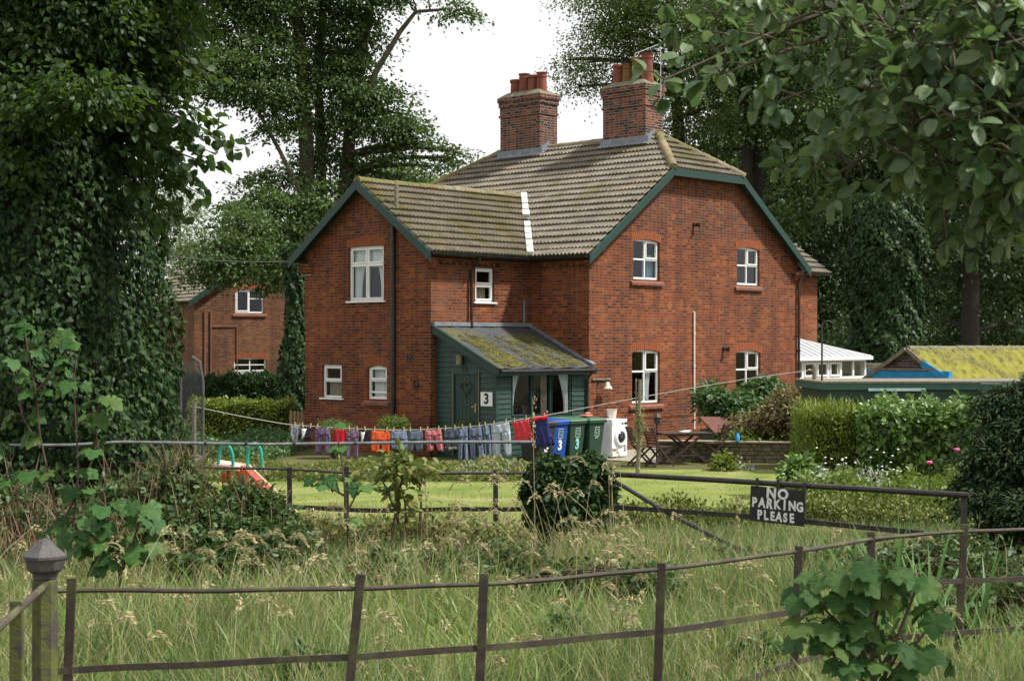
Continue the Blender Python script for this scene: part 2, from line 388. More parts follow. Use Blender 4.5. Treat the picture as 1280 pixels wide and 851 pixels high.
M['mosspost'] = mat('mossy post', (.085, .10, .022), .85, (.055, .05, .04), 9, bumps=.4, stops=(.42, .56))
M['galv'] = mat('galvanised pipe', (.20, .21, .22), .5, (.11, .115, .12), 10)
M['bark'] = mat('bark', (.105, .085, .052), .95, (.055, .05, .032), 5, bumps=.7)
M['barkdark'] = mat('dark bark', (.04, .034, .026), .95, (.024, .022, .018), 6, bumps=.7)
M['twig'] = mat('twig', (.10, .065, .04), .9, (.06, .042, .03), 20)
M['hedgecore'] = mat('dark hedge core', (.03, .026, .014), 1, (.018, .02, .01), 20)
M['l_lime'] = leafmat('lime leaves', [(.028, .062, .016), (.046, .09, .024), (.066, .12, .032), (.09, .15, .04)], (.16, .25, .03), .32, .5, .3)
M['l_light'] = leafmat('light leaves', [(.06, .11, .022), (.09, .15, .03), (.12, .18, .04)], (.28, .36, .06), .36)
M['l_dark'] = leafmat('dark wood leaves', [(.013, .030, .008), (.022, .048, .012), (.036, .07, .018), (.05, .09, .022)], (.08, .15, .02), .25)
M['l_pale'] = leafmat('pale far leaves', [(.13, .19, .08), (.17, .23, .10), (.2, .26, .12)], (.3, .4, .15), .35)
M['l_ivy'] = leafmat('ivy leaves', [(.007, .020, .006), (.012, .032, .009), (.019, .046, .012), (.028, .062, .015), (.048, .09, .02)], (.06, .12, .015), .18, .5, .15)
M['l_ivy2'] = leafmat('gatepost ivy leaves', [(.014, .036, .012), (.024, .055, .016), (.04, .08, .022)], (.06, .12, .02), .15, .5, .18)
M['l_big'] = leafmat('broad backlit leaves', [(.016, .04, .008), (.026, .058, .011), (.038, .078, .015)], (.15, .27, .02), .42, .5, .3)
M['l_syc'] = leafmat('sycamore leaves', [(.03, .085, .022), (.042, .105, .026), (.055, .125, .03), (.078, .135, .03)], (.13, .25, .05), .24, .6, .2, None, 26)
M['l_beam'] = leafmat('whitebeam leaves', [(.036, .082, .032), (.055, .11, .042), (.075, .135, .052), (.12, .18, .088), (.11, .155, .042)], (.19, .31, .07), .34, .42, .45, None, 40)
M['l_privet'] = leafmat('hedge leaves', [(.035, .07, .012), (.065, .115, .018), (.11, .165, .022), (.15, .20, .03)], (.25, .33, .03), .28)
M['l_gold'] = leafmat('golden conifer sprays', [(.04, .08, .010), (.09, .145, .016), (.16, .21, .024), (.24, .28, .04)], (.28, .34, .03), .28)
M['l_laurel'] = leafmat('laurel leaves', [(.035, .085, .018), (.07, .15, .03), (.12, .21, .045), (.18, .28, .08)], (.22, .34, .06), .25, .38, .5)
M['l_box'] = leafmat('low hedge leaves', [(.045, .07, .014), (.09, .12, .02), (.15, .175, .032), (.21, .22, .05)], (.2, .24, .04), .22)
M['l_yew'] = leafmat('yew needles', [(.008, .022, .008), (.014, .034, .012), (.024, .05, .016), (.05, .075, .02)], (.04, .09, .02), .15, .65, .15)
M['l_bush'] = leafmat('shrub leaves', [(.03, .075, .02), (.05, .11, .03), (.08, .15, .045)], (.15, .26, .05), .25)
M['l_brown'] = leafmat('brownish shrub', [(.14, .12, .05), (.19, .14, .07), (.12, .14, .04), (.22, .12, .06)], (.3, .25, .1), .25)
M['l_bramble'] = leafmat('bramble leaves', [(.02, .05, .014), (.035, .08, .02), (.055, .11, .028), (.09, .12, .03)], (.13, .22, .03), .25)
M['l_weed'] = leafmat('weed leaves', [(.06, .11, .02), (.10, .15, .03), (.16, .17, .04), (.20, .17, .05)], (.25, .3, .05), .28)
M['l_silver'] = leafmat('silver leaves', [(.24, .28, .2), (.32, .36, .26), (.4, .42, .33)], (.3, .35, .2), .2)
M['grass'] = leafmat('meadow grass', [(.045, .11, .016), (.065, .145, .022), (.10, .18, .032), (.15, .205, .045), (.25, .235, .085), (.36, .32, .16), (.42, .38, .22)], (.32, .38, .10), .36, .55, .35, (.7, (.45, .62, .42)))
M['grass2'] = leafmat('broad grass blades', [(.11, .21, .04), (.16, .26, .05), (.22, .29, .07), (.34, .34, .14)], (.36, .46, .10), .4, .5, .4)
M['straw'] = leafmat('straw stems', [(.38, .34, .18), (.48, .43, .25), (.32, .28, .14), (.44, .40, .22)], (.4, .34, .16), .3, .7, .2)
M['deadstem'] = leafmat('dead stems', [(.16, .10, .065), (.22, .15, .09), (.11, .07, .05), (.26, .20, .12)], (.2, .14, .08), .2, .8, .1)
M['l_syc2'] = leafmat('dull sycamore leaves', [(.036, .095, .028), (.052, .125, .036), (.08, .155, .042), (.10, .16, .04)], (.12, .26, .06), .27, .62, .2, None, 30)
M['lawngrass'] = leafmat('lawn grass', [(.14, .185, .04), (.18, .225, .055), (.23, .26, .08), (.31, .29, .13)], (.28, .34, .09), .3, .6, .25)
M['sword'] = leafmat('sword leaves', [(.05, .13, .022), (.07, .17, .03), (.10, .21, .04)], (.22, .36, .04), .3, .45)
M['petal_white'] = mat('white petals', (.8, .8, .76), .8); M['petal_pink'] = mat('pink petals', (.7, .10, .28), .8)
M['sign_black'] = mat('black sign board', (.012, .013, .015), .5, (.02, .02, .022), 20)
M['sign_white'] = mat('white paint', (.80, .80, .78), .6, (.66, .66, .64), 30)
M['appliance'] = mat('white enamel', (.80, .82, .84), .3, (.74, .76, .79), 2)
M['darkglass'] = mat('dark door glass', (.02, .02, .022), .08, (.03, .03, .03), 3, spec=.6)
M['chrome'] = mat('grey trim', (.55, .57, .6), .3, (.45, .47, .5), 3)
M['bin_green'] = mat('green bin plastic', (.022, .052, .032), .45, (.028, .060, .038), 4)
M['bin_lid'] = mat('pale green lid', (.05, .12, .07), .4, (.07, .15, .09), 4)
M['bin_blue'] = mat('blue bin plastic', (.012, .055, .26), .45, (.016, .065, .29), 4)
M['bin_black'] = mat('black bin plastic', (.02, .02, .022), .5, (.028, .028, .03), 4)
M['num_blue'] = mat('pale blue number', (.32, .66, .74), .6)
M['slide_red'] = mat('orange red plastic', (.58, .075, .022), .5, (.46, .075, .035), 7)
M['slide_pink'] = mat('faded pink plastic', (.74, .50, .44), .6, (.66, .36, .29), 6)
M['teal'] = mat('teal plastic tube', (.015, .34, .25), .35, (.02, .30, .24), 4)
M['rustroof'] = mat('red clay lid', (.13, .048, .036), .85, (.075, .034, .028), 6)
M['stone'] = mat('rough garden stone', (.22, .18, .11), .95, (.075, .07, .04), 9, bumps=.9)
M['paving'] = mat('gravelly paving', (.30, .27, .21), .95, (.20, .19, .13), 4, bumps=.5)
M['rope'] = mat('clothes rope', (.46, .44, .40), .9)
M['bucket'] = mat('beige plastic', (.62, .54, .44), .45, (.55, .47, .38), 4)
def netting():
    m, t, p, o = new_mat('trampoline netting'); p.inputs['Base Color'].default_value = (.03, .035, .04, 1); p.inputs['Roughness'].default_value = .9
    tr = N(t, 'ShaderNodeBsdfTransparent'); ms = N(t, 'ShaderNodeMixShader'); ms.inputs[0].default_value = .20
    t.links.new(tr.outputs[0], ms.inputs[1]); t.links.new(p.outputs[0], ms.inputs[2]); t.links.new(ms.outputs[0], o.inputs[0]); return m
M['netting'] = netting()
def ground_mat(name, a, b, c, sc_=1.2):
    m, t, p, o = new_mat(name); 
    f = noise(t, sc_, 6, None, .7); cc = ramp(t, [(.3, a), (.5, b), (.7, c)], f).outputs[0]
    cc = mixc(t, 1.0, cc, ramp(t, [(.35, (1.15, 1.15, 1.1)), (.7, (.65, .65, .65))], noise(t, 30, 4)).outputs[0], 'MULTIPLY')
    t.links.new(cc, p.inputs['Base Color']); p.inputs['Roughness'].default_value = .95; p.inputs['Specular IOR Level'].default_value = .1
    bump(t, p, noise(t, 18, 5), .8, .03); return m
M['ground'] = ground_mat('rough ground', (.07, .085, .025), (.10, .10, .04), (.13, .10, .05))
M['lawn'] = ground_mat('lawn turf', (.10, .145, .032), (.175, .215, .055), (.27, .26, .115), .6)
# ------------------------------------------------------------------ ground, lawn, paving
def sheet(name, xs, ys, zfun, m, kind='structure'):
    V = [(x, y, zfun(x, y)) for y in ys for x in xs]; nx = len(xs)
    f = [(j * nx + i, j * nx + i + 1, (j + 1) * nx + i + 1, (j + 1) * nx + i) for j in range(len(ys) - 1) for i in range(nx - 1)]
    mb = MB(); mb.add(V, f); o = mb.build(name, m, smooth=True); return tag(o, kind=kind)
sheet('ground', list(np.concatenate(([-600, -200, -80, -40], np.arange(-20, 20.1, 1.0), [40, 80, 200, 600]))),
      list(np.concatenate(([-60, -20, 0, 8], np.arange(9, 40, 1.0), [45, 60, 100, 200, 900]))), lambda x, y: float(gz(y)), M['ground'])
sheet('lawn', list(np.arange(-8, 8.1, .5)), list(np.arange(18.8, 35.2, .4)), lambda x, y: float(gz(y)) + .012, M['lawn'])

# ------------------------------------------------------------------ the main house (own frame: x along the gable wall, y back along the ridge)
TH = .8216; C_, S_ = math.cos(TH), math.sin(TH); X0, D0 = 1.9864, 40.0
W, L, s1, s2, PJ, ze, tp, hh = 9.80, 9.29, 2.08, 6.96, 3.65, 5.09, .711, 3.2
ov, ova = .30, .25
zr = ze + tp * (W / 2 + ov); zh = ze + tp * (hh + ov); zw = ze + tp * ((s2 - s1) / 2 + ov); ym = (s1 + s2) / 2
class Frame:
    def __init__(s, X0, D0, th): s.X0, s.D0, s.c, s.s = X0, D0, math.cos(th), math.sin(th)
    def onA(s, px, py, y0=0.0):
        k = (px - CX) / F; x = (k * (s.D0 + y0 * s.c) - s.X0 + y0 * s.s) / (s.c - k * s.s)
        Y = s.D0 + x * s.s + y0 * s.c; return x, CZ + (HY - py) / F * Y
    def onB(s, px, py, x0=0.0):
        k = (px - CX) / F; y = (s.X0 + x0 * s.c - k * (s.D0 + x0 * s.s)) / (s.s + k * s.c)
        Y = s.D0 + x0 * s.s + y * s.c; return y, CZ + (HY - py) / F * Y
    def rectA(s, l, t, r, b, y0=0.0):
        u0 = s.onA(l, 0, y0)[0]; u1 = s.onA(r, 0, y0)[0]; m = (l + r) / 2
        return u0, u1, s.onA(m, b, y0)[1], s.onA(m, t, y0)[1]
    def rectB(s, l, t, r, b, x0=0.0):
        u1 = s.onB(l, 0, x0)[0]; u0 = s.onB(r, 0, x0)[0]; m = (l + r) / 2
        return u0, u1, s.onB(m, b, x0)[1], s.onB(m, t, x0)[1]
    def world(s, x, y, z=0.0): return Vector((s.X0 + x * s.c - y * s.s, s.D0 + x * s.s + y * s.c, z))
H = Frame(X0, D0, TH)
def mA(y0): return lambda u, d, z: (u, y0 + d, z)
def mB(x0): return lambda u, d, z: (x0 + d, u, z)
def clip2(poly, conv):
    """clip poly by the convex counter-clockwise polygon conv"""
    for i in range(len(conv)):
        a, b = conv[i], conv[(i + 1) % len(conv)]
        ex, ey = b[0] - a[0], b[1] - a[1]; out = []
        for j in range(len(poly)):
            p, q = poly[j], poly[(j + 1) % len(poly)]
            dp = ex * (p[1] - a[1]) - ey * (p[0] - a[0]); dq = ex * (q[1] - a[1]) - ey * (q[0] - a[0])
            if dp >= 0: out.append(p)
            if (dp > 0 and dq < 0) or (dp < 0 and dq > 0):
                k = dp / (dp - dq); out.append((p[0] + (q[0] - p[0]) * k, p[1] + (q[1] - p[1]) * k))
        poly = out
        if len(poly) < 3: return []
    return poly
def wall(mb, Mf, u0, u1, z0, z1, holes=(), conv=None, reveal=.11, mi=0):
    us = sorted({u0, u1, *[h[0] for h in holes], *[h[1] for h in holes]}); zs = sorted({z0, z1, *[h[2] for h in holes], *[h[3] for h in holes]})
    for i in range(len(us) - 1):
        for j in range(len(zs) - 1):
            cu, cz = (us[i] + us[i + 1]) / 2, (zs[j] + zs[j + 1]) / 2
            if any(h[0] < cu < h[1] and h[2] < cz < h[3] for h in holes): continue
            poly = [(us[i], zs[j]), (us[i + 1], zs[j]), (us[i + 1], zs[j + 1]), (us[i], zs[j + 1])]
            if conv: poly = clip2(poly, conv)
            if len(poly) >= 3: mb.add([Mf(u, 0, z) for u, z in poly], [tuple(range(len(poly)))], mi)
    for h in holes:
        a, b, c, d = h[:4]
        for (p, q) in (((a, c), (b, c)), ((b, c), (b, d)), ((b, d), (a, d)), ((a, d), (a, c))):
            mb.add([Mf(p[0], 0, p[1]), Mf(q[0], 0, q[1]), Mf(q[0], reveal, q[1]), Mf(p[0], reveal, p[1])], [(0, 1, 2, 3)], mi)
def arch_fill(mb, Mf, u0, u1, z1, rise, mi=0):
    n = 8; w = u1 - u0; rad = (w * w / 4 + rise * rise) / (2 * rise); cu, cz = (u0 + u1) / 2, z1 - rad
    pts = []
    for i in range(n + 1):
        u = u0 + w * i / n; pts.append((u, cz + math.sqrt(max(rad * rad - (u - cu) ** 2, 0))))
    for i in range(n):
        (ua, za), (ub, zb) = pts[i], pts[i + 1]
        mb.add([Mf(ua, .001, za), Mf(ub, .001, zb), Mf(ub, .001, z1), Mf(ua, .001, z1), Mf(ua, .1, za), Mf(ub, .1, zb)], [(0, 1, 2, 3), (0, 4, 5, 1)], mi)
def voussoirs(Mf, u0, u1, z1, rise, depth=.22):
    mb = MB(); w = u1 - u0 + .1; rise = max(rise, .02) * (w / (u1 - u0)) ** 2; rad = (w * w / 4 + rise * rise) / (2 * rise); cu, cz = (u0 + u1) / 2, z1 - rad
    a = math.asin(min(1, w / 2 / rad)); n = max(6, int(w / .078)); 
    for i in range(n):
        t0 = -a + 2 * a * (i + .07) / n; t1 = -a + 2 * a * (i + .93) / n; dd = depth + rnd.uniform(-.008, .008); pr = -.004 - rnd.random() * .004
        mb.prism([(cu + (rad + .002) * math.sin(t0), cz + (rad + .002) * math.cos(t0)), (cu + (rad + .002) * math.sin(t1), cz + (rad + .002) * math.cos(t1)),
                  (cu + (rad + dd) * math.sin(t1), cz + (rad + dd) * math.cos(t1)), (cu + (rad + dd) * math.sin(t0), cz + (rad + dd) * math.cos(t0))], pr, .02, Mf)
    return mb
def frame_rect(mb, Mf, u0, u1, z0, z1, t, d0, d1):
    mb.box(u0, u0 + t, d0, d1, z0, z1, Mf); mb.box(u1 - t, u1, d0, d1, z0, z1, Mf)
    mb.box(u0 + t, u1 - t, d0, d1, z0, z0 + t, Mf); mb.box(u0 + t, u1 - t, d0, d1, z1 - t, z1, Mf)
def curtain(Mf, u0, u1, z0, z1, d, taper=0.0, side=1):
    """a hanging folded cloth; taper pulls the lower part to one side like a tied curtain"""
    mb = MB(); n, k = 28, 8; V = []
    for j in range(k + 1):
        f = j / k; z = z1 + (z0 - z1) * f
        for i in range(n + 1):
            g = i / n; sh = 1 - taper * math.sin(min(f * 1.25, 1) * math.pi / 2)
            u = (u0 + (u1 - u0) * g * sh) if side > 0 else (u1 - (u1 - u0) * g * sh)
            V.append(Mf(u, d + .022 * math.sin(g * 26 + .6 * math.sin(f * 3)) + .01 * math.sin(g * 9), z))
    mb.add(V, [(j * (n + 1) + i, j * (n + 1) + i + 1, (j + 1) * (n + 1) + i + 1, (j + 1) * (n + 1) + i) for j in range(k) for i in range(n)])
    return mb
def window(parent, Mf, r, cells, arch=0, sill='white', label=None, curtains=(), d=.07, archring=True, wmat=None, of=.055):
    u0, u1, z0, z1 = r; w, h = u1 - u0, z1 - z0
    mb = MB(); pb = MB()
    frame_rect(mb, Mf, u0 + .002, u1 - .002, z0 + .002, z1 - .002, of, d, d + .06)
    iu0, iu1, iz0, iz1 = u0 + of, u1 - of, z0 + of, z1 - of
    for (a, b, c, e, t) in cells:
        ca, cb, cc, ce = iu0 + (iu1 - iu0) * a, iu0 + (iu1 - iu0) * b, iz0 + (iz1 - iz0) * c, iz0 + (iz1 - iz0) * e
        g = .022; fa = ca + (g if a > 0 else 0); fb = cb - (g if b < 1 else 0); fc = cc + (g if c > 0 else 0); fe = ce - (g if e < 1 else 0)
        if a > 0: mb.box(ca - g, ca + g, d + .004, d + .056, cc, ce, Mf)
        if c > 0: mb.box(ca + (g if a > 0 else 0), cb - (g if b < 1 else 0), d + .004, d + .056, cc - g, cc + g, Mf)
        if t > 0: frame_rect(mb, Mf, fa + .001, fb - .001, fc + .001, fe - .001, t, d - .016, d + .05)
        pb.add([Mf(fa, d + .03, fc), Mf(fb, d + .03, fc), Mf(fb, d + .03, fe), Mf(fa, d + .03, fe)], [(0, 1, 2, 3)])
    o = mb.build('window', wmat or M['white'], parent, bevel=.004)
    if label: o['label'] = label
    pb.build('pane', M['glass'], o)
    if sill == 'white':
        sb = MB(); sb.box(u0 - .09, u1 + .05, -.06, d, z0 - .045, z0 - .003, Mf); sb.build('sill', M['white'], o, bevel=.005)
    elif sill == 'brick':
        sb = MB(); n = max(4, int((w + .3) / .115))
        for i in range(n):
            a = u0 - .13 + (w + .26) * i / n; b = u0 - .13 + (w + .26) * (i + .94) / n
            vs = [Mf(a, -.07, z0 - .16), Mf(b, -.07, z0 - .16), Mf(b, d, z0 - .15), Mf(a, d, z0 - .15), Mf(a, -.075, z0 - .09), Mf(b, -.075, z0 - .09), Mf(b, d, z0 - .002), Mf(a, d, z0 - .002)]
            sb.add(vs, [(0, 1, 2, 3), (4, 5, 6, 7), (0, 1, 5, 4), (1, 2, 6, 5), (2, 3, 7, 6), (3, 0, 4, 7)])
        sb.build('sill', M['brick_sill'], o)
    if archring: voussoirs(Mf, u0, u1, z1, arch if arch else .015).build('arch', M['arch'], o)
    for (a, b, c, e, tap, side, mm) in curtains:
        curtain(Mf, u0 + w * a, u0 + w * b, z0 + h * c, z0 + h * e, d + (.06 if wmat else .12), tap, side).build('curtain', M[mm], o)
    return o
def tiles(mb_name, O, U, Wd, poly, m, parent, pitch=.132, course=.322, seed=1):
    """overlapping courses of ribbed tiles on a sloping plane, cut to the convex polygon (u, w)"""
    O, U, Wd = Vector(O), Vector(U), Vector(Wd); n = U.cross(Wd)
    if n.z < 0: n = -n
    r = np.random.default_rng(seed)
    us = [p[0] for p in poly]; ws = [p[1] for p in poly]; u0, u1, w1 = min(us), max(us), max(ws)
    prof = [(0, -.006), (.26, -.006), (.34, .036), (.55, .046), (.84, .036), (.95, -.006)]
    cols = []; k = 0
    while True:
        base = u0 + k * pitch
        if base > u1 + pitch: break
        for f, h in prof: cols.append((base + f * pitch, h, k // 3))
        k += 1
    V = []; fc = []; mis = []; nr = int(w1 / course) + 2; nc = len(cols)
    for j in range(nr):
        wl = j * course - .03; sag = r.normal(0, .004)
        b = len(V); jit = r.normal(0, .005, size=k // 3 + 3); off = r.normal(0, .006, size=k // 3 + 3)
        for row in range(3):
            for (u, h, tid) in cols:
                w_ = (wl + off[tid], wl + off[tid], wl + course + .01)[row]; lift = (.002, .052 + h + jit[tid] * .6, .002 + h * .75)[row]
                V.append(O + U * u + Wd * w_ + n * (lift + sag))
        for row in range(2):
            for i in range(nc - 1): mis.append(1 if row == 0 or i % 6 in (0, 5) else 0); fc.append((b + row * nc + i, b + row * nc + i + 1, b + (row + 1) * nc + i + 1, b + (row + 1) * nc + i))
    me = bpy.data.meshes.new('roof'); me.from_pydata(V, [], fc); me.polygons.foreach_set('material_index', mis)
    bm = bmesh.new(); bm.from_mesh(me)
    cu = sum(us) / len(us); cw = sum(ws) / len(ws)
    for i in range(len(poly)):
        a, b = poly[i], poly[(i + 1) % len(poly)]
        e = U * (b[0] - a[0]) + Wd * (b[1] - a[1])
        if e.length < 1e-6: continue
        if abs(a[1]) < 1e-6 and abs(b[1]) < 1e-6: continue
        no = e.cross(n).normalized(); pa = O + U * a[0] + Wd * a[1]
        if no.dot(O + U * cu + Wd * cw - pa) > 0: no = -no
        bmesh.ops.bisect_plane(bm, geom=bm.verts[:] + bm.edges[:] + bm.faces[:], plane_co=pa, plane_no=no, clear_outer=True)
    for f in bm.faces:
        f.normal_update()
        if f.normal.dot(n) < -.01: f.normal_flip()
    bm.to_mesh(me); bm.free(); me.materials.append(m); me.materials.append(M['groove'])
    o = bpy.data.objects.new(mb_name, me); COL.objects.link(o); o.parent = parent
    return o
def ridge_tiles(mb, p, q, r=.13, seg=.42):
    p, q = Vector(p), Vector(q); d = (q - p); n = max(1, int(d.length / seg)); d.normalize()
    sd = d.cross(Vector((0, 0, 1))).normalized(); up = sd.cross(d).normalized()
    for i in range(n):
        a = p + (q - p) * (i / n); b = p + (q - p) * ((i + 1.04) / n); lift = up * rnd.uniform(-.008, .012)
        k = 8; vs = []
        for c, rr in ((a, r * 1.04), (b, r * .95)):
            for j in range(k + 1):
                t = math.pi * (-.08 + 1.16 * j / k); vs.append(c + lift + sd * math.cos(t) * rr + up * (math.sin(t) * rr - .03))
        mb.add(vs, [(j, j + 1, k + 2 + j, k + 1 + j) for j in range(k)] + [tuple(range(k + 1)), tuple(range(2 * k + 1, k, -1))])

def chimney(parent, x0, x1, y0, y1, zb, zt, pots, potz, band):
    mb = MB(); e = .001
    mb.box(x0, x1, y0, y1, zb, zt - .62)
    o1 = .035; mb.box(x0 - o1, x1 + o1, y0 - o1, y1 + o1, zt - .62, zt - .54)      # string course
    mb.box(x0 - .01, x1 + .01, y0 - .01, y1 + .01, zt - .54, zt - .30)
    mb.box(x0 - .04, x1 + .04, y0 - .04, y1 + .04, zt - .30, zt - .15)
    mb.box(x0 - .07, x1 + .07, y0 - .07, y1 + .07, zt - .15, zt)
    ch = mb.build('chimney', M['brick_chim'], parent, bevel=.012)
    cb = MB(); cx_, cyy = (x0 + x1) / 2, (y0 + y1) / 2
    vs = [(x0 - .06, y0 - .06, zt + .002), (x1 + .06, y0 - .06, zt + .002), (x1 + .06, y1 + .06, zt + .002), (x0 - .06, y1 + .06, zt + .002),
          (x0 + .16, y0 + .2, zt + .17), (x1 - .16, y0 + .2, zt + .17), (x1 - .16, y1 - .2, zt + .17), (x0 + .16, y1 - .2, zt + .17)]
    cb.add(vs, [(0, 1, 2, 3), (4, 5, 6, 7), (0, 1, 5, 4), (1, 2, 6, 5), (2, 3, 7, 6), (3, 0, 4, 7)]); cb.build('flaunching', M['cement'], ch, bevel=.04)
    for (f, hgt, r, mm, style) in pots:
        yy = y0 + (y1 - y0) * f; pb = MB()
        prof = [(r * 1.02, 0), (r * .96, hgt * .3), (r * .90, hgt - .10), (r * 1.08, hgt - .09), (r * 1.1, hgt - .02), (r * .98, hgt), (r * .8, hgt), (r * .75, hgt - .2)] if style else \
               [(r * 1.05, 0), (r * .92, hgt * .55), (r * .88, hgt - .16), (r * 1.0, hgt - .14), (r * 1.0, hgt - .11), (r * .9, hgt - .1), (r * .92, hgt - .06), (r * 1.12, hgt), (r * .85, hgt), (r * .78, hgt - .2)]
        pb.lathe(prof, 18, (cx_, yy, zt + .10)); pb.build('chimney_pot', M[mm], ch, smooth='auto')
    return ch
def rz_at(x): return ze + tp * (min(x, W - x) + ov)      # roof plane height over x

house = thing('brick_house', 'large red brick house with moss tiled half hipped roof and two chimneys', 'house', (X0, D0, 0), TH)
# windows by wall
gA = [H.rectA(791.7, 299.5, 824.5, 349.5), H.rectA(921.3, 309.5, 949.5, 356.5), H.rectA(790, 437, 825, 503.5), H.rectA(920, 438, 950.5, 496)]
wingx = -PJ
gB = [H.rectB(435.5, 307.5, 479.5, 376, wingx), H.rectB(402.5, 455.5, 427, 497, wingx), H.rectB(459, 456.5, 483.5, 499, wingx)]
gS = [H.rectA(594.3, 335, 618, 377.5, s1)]
four = lambda zf: [(0, .5, 0, zf, 0), (0, .5, zf, 1, 0), (.5, 1, 0, zf, 0), (.5, 1, zf, 1, .038)]
wb = MB(); mg = mA(0.0); mw = mB(wingx); ms_ = mA(s1)
zA = lambda x: rz_at(x) - .05
zh2 = zh + .05
gconv = [(0, -.3), (W, -.3), (W, zA(W)), (W - hh, zA(hh)), (hh, zA(hh)), (0, zA(0))]
wall(wb, mg, 0, W, -.3, zh + .2, gA, gconv)
for r in (gA[0], gA[1]): arch_fill(wb, mg, r[0], r[1], r[3], .06)
for r in (gA[2], gA[3]): arch_fill(wb, mg, r[0], r[1], r[3], .08)
wzr = lambda y: ze + tp * (min(y - s1, s2 - y) + ov) - .05
wconv = [(s1, -.3), (s2, -.3), (s2, wzr(s2)), (ym, wzr(ym)), (s1, wzr(s1))]
wall(wb, mw, s1, s2, -.3, zw, gB, wconv)
arch_fill(wb, mw, gB[2][0], gB[2][1], gB[2][3], .07)
wall(wb, ms_, -PJ, 0, -.3, ze + .2, gS)                                    # wing side wall
wall(wb, mB(0.0), 0, s1, -.3, ze + .2); wall(wb, mB(0.0), s2, L, -.3, ze + .2)   # long wall beside the wing
wall(wb, mA(s2), -PJ, 0, -.3, ze + .2); wall(wb, mA(L), 0, W, -.3, zh + .2, (), gconv); wall(wb, mB(W), 0, L, -.3, ze + .2)
# rear wing
ry1, ry2, rx = 1.6, 6.4, 13.0
rx = H.onA(1021.5, 0, ry1)[0]
rzr = lambda y: ze + tp * (min(y - ry1, ry2 - y) + ov) - .05
wall(wb, mA(ry1), W, rx, -.3, ze + .2); wall(wb, mA(ry2), W, rx, -.3, ze + .2); rym = (ry1 + ry2) / 2; rzw = ze + tp * ((ry2 - ry1) / 2 + ov)
wall(wb, mB(rx), ry1, ry2, -.3, rzw, (), [(ry1, -.3), (ry2, -.3), (ry2, rzr(ry2)), (rym, rzr(rym)), (ry1, rzr(ry1))])
wobj = wb.build('wall', M['brick'], house)
# plinth course, dentil courses
pb = MB()
zpl = H.onA(784, 520)[1]
pb.box(-.0, W + .035, -.035, -.003, -.3, zpl); pb.box(-.003, W, -.05, -.036, zpl - .075, zpl - .001)
zpb = H.onB(450, 517, wingx)[1]
pb.box(wingx - .035, wingx - .003, s1 - .035, s2 + .035, -.3, zpb); pb.box(wingx - .035, -.12, s1 - .035, s1 - .003, -.3, zpb)
pb.build('plinth', M['brick'], house)
db = MB()
for i in range(int((PJ - .1) / .23)):      # dentil course under the eaves
    db.box(-PJ + .1 + i * .23, -PJ + .21 + i * .23, s1 - .06, s1 - .002, ze - .28, ze - .205)
db.box(-PJ, 0, s1 - .065, s1 - .002, ze - .2, ze - .125); db.box(-.065, -.002, .0, s1 - .07, ze - .2, ze - .125)
for i in range(int((s1 - .2) / .23)): db.box(-.06, -.002, .05 + i * .23, .16 + i * .23, ze - .28, ze - .205)
# corbels at the gable feet
for (x0_, x1_, y0_, y1_) in ((-.24, .02, -.16, -.003), (W - .3, W + .14, -.16, -.003)):
    for k in range(3): db.box(x0_ + (2 - k) * .07 if x0_ < 0 else x0_ + .02 * (2 - k), x1_, y0_ + (2 - k) * .045, y1_, ze - .36 + k * .078, ze - .29 + k * .078)
for (ya, yb) in ((s1 - .2, s1 + .12), (s2 - .35, s2 + .2)):
    for k in range(3): db.box(wingx - .16 + (2 - k) * .045, wingx - .003, ya, yb, ze - .36 + k * .078, ze - .29 + k * .078)
db.build('dentil_course', M['brick'], house)

window(house, mg, gA[0], four(.50), .06, 'brick', 'upper gable window with a blue curtain', [(.55, .97, .02, .62, 0, 1, 'curtain_blue')])
window(house, mg, gA[1], four(.52), .06, 'brick', 'upper gable window over the low wall')
window(house, mg, gA[2], four(.60), .08, 'brick', 'tall lower gable window behind the bird pole', [(.62, .86, .05, .62, .3, 1, 'net')])
window(house, mg, gA[3], four(.60), .08, None, 'lower gable window partly behind the shrub')
tall = [(0, .5, 0, .68, .03), (0, .5, .68, 1, .045), (.5, 1, 0, .68, .03), (.5, 1, .68, 1, .045)]
window(house, mw, gB[0], tall, 0, 'white', 'large upper window with net curtains', [(.03, .47, .03, .95, .55, 1, 'net'), (.53, .97, .03, .95, .55, -1, 'net'), (.05, .95, .62, .97, 0, 1, 'net')])
window(house, mw, gB[1], [(0, 1, 0, .5, .0), (0, 1, .5, 1, .05)], 0, 'white', None, [(.1, .9, .02, .5, 0, 1, 'curtain_tan')], archring=False)
window(house, mw, gB[2], [(0, 1, .16, .55, 0), (0, 1, .55, 1, .05)], .07, 'brick', 'small arched lower window', [(.06, .94, .02, .95, 0, 1, 'net')], of=.06)
window(house, ms_, gS[0], [(0, 1, 0, .5, .035), (0, 1, .5, 1, .045)], 0, 'white', 'small window above the porch', [(.3, .8, .03, .5, 0, 1, 'curtain_tan')], archring=False, of=.05)

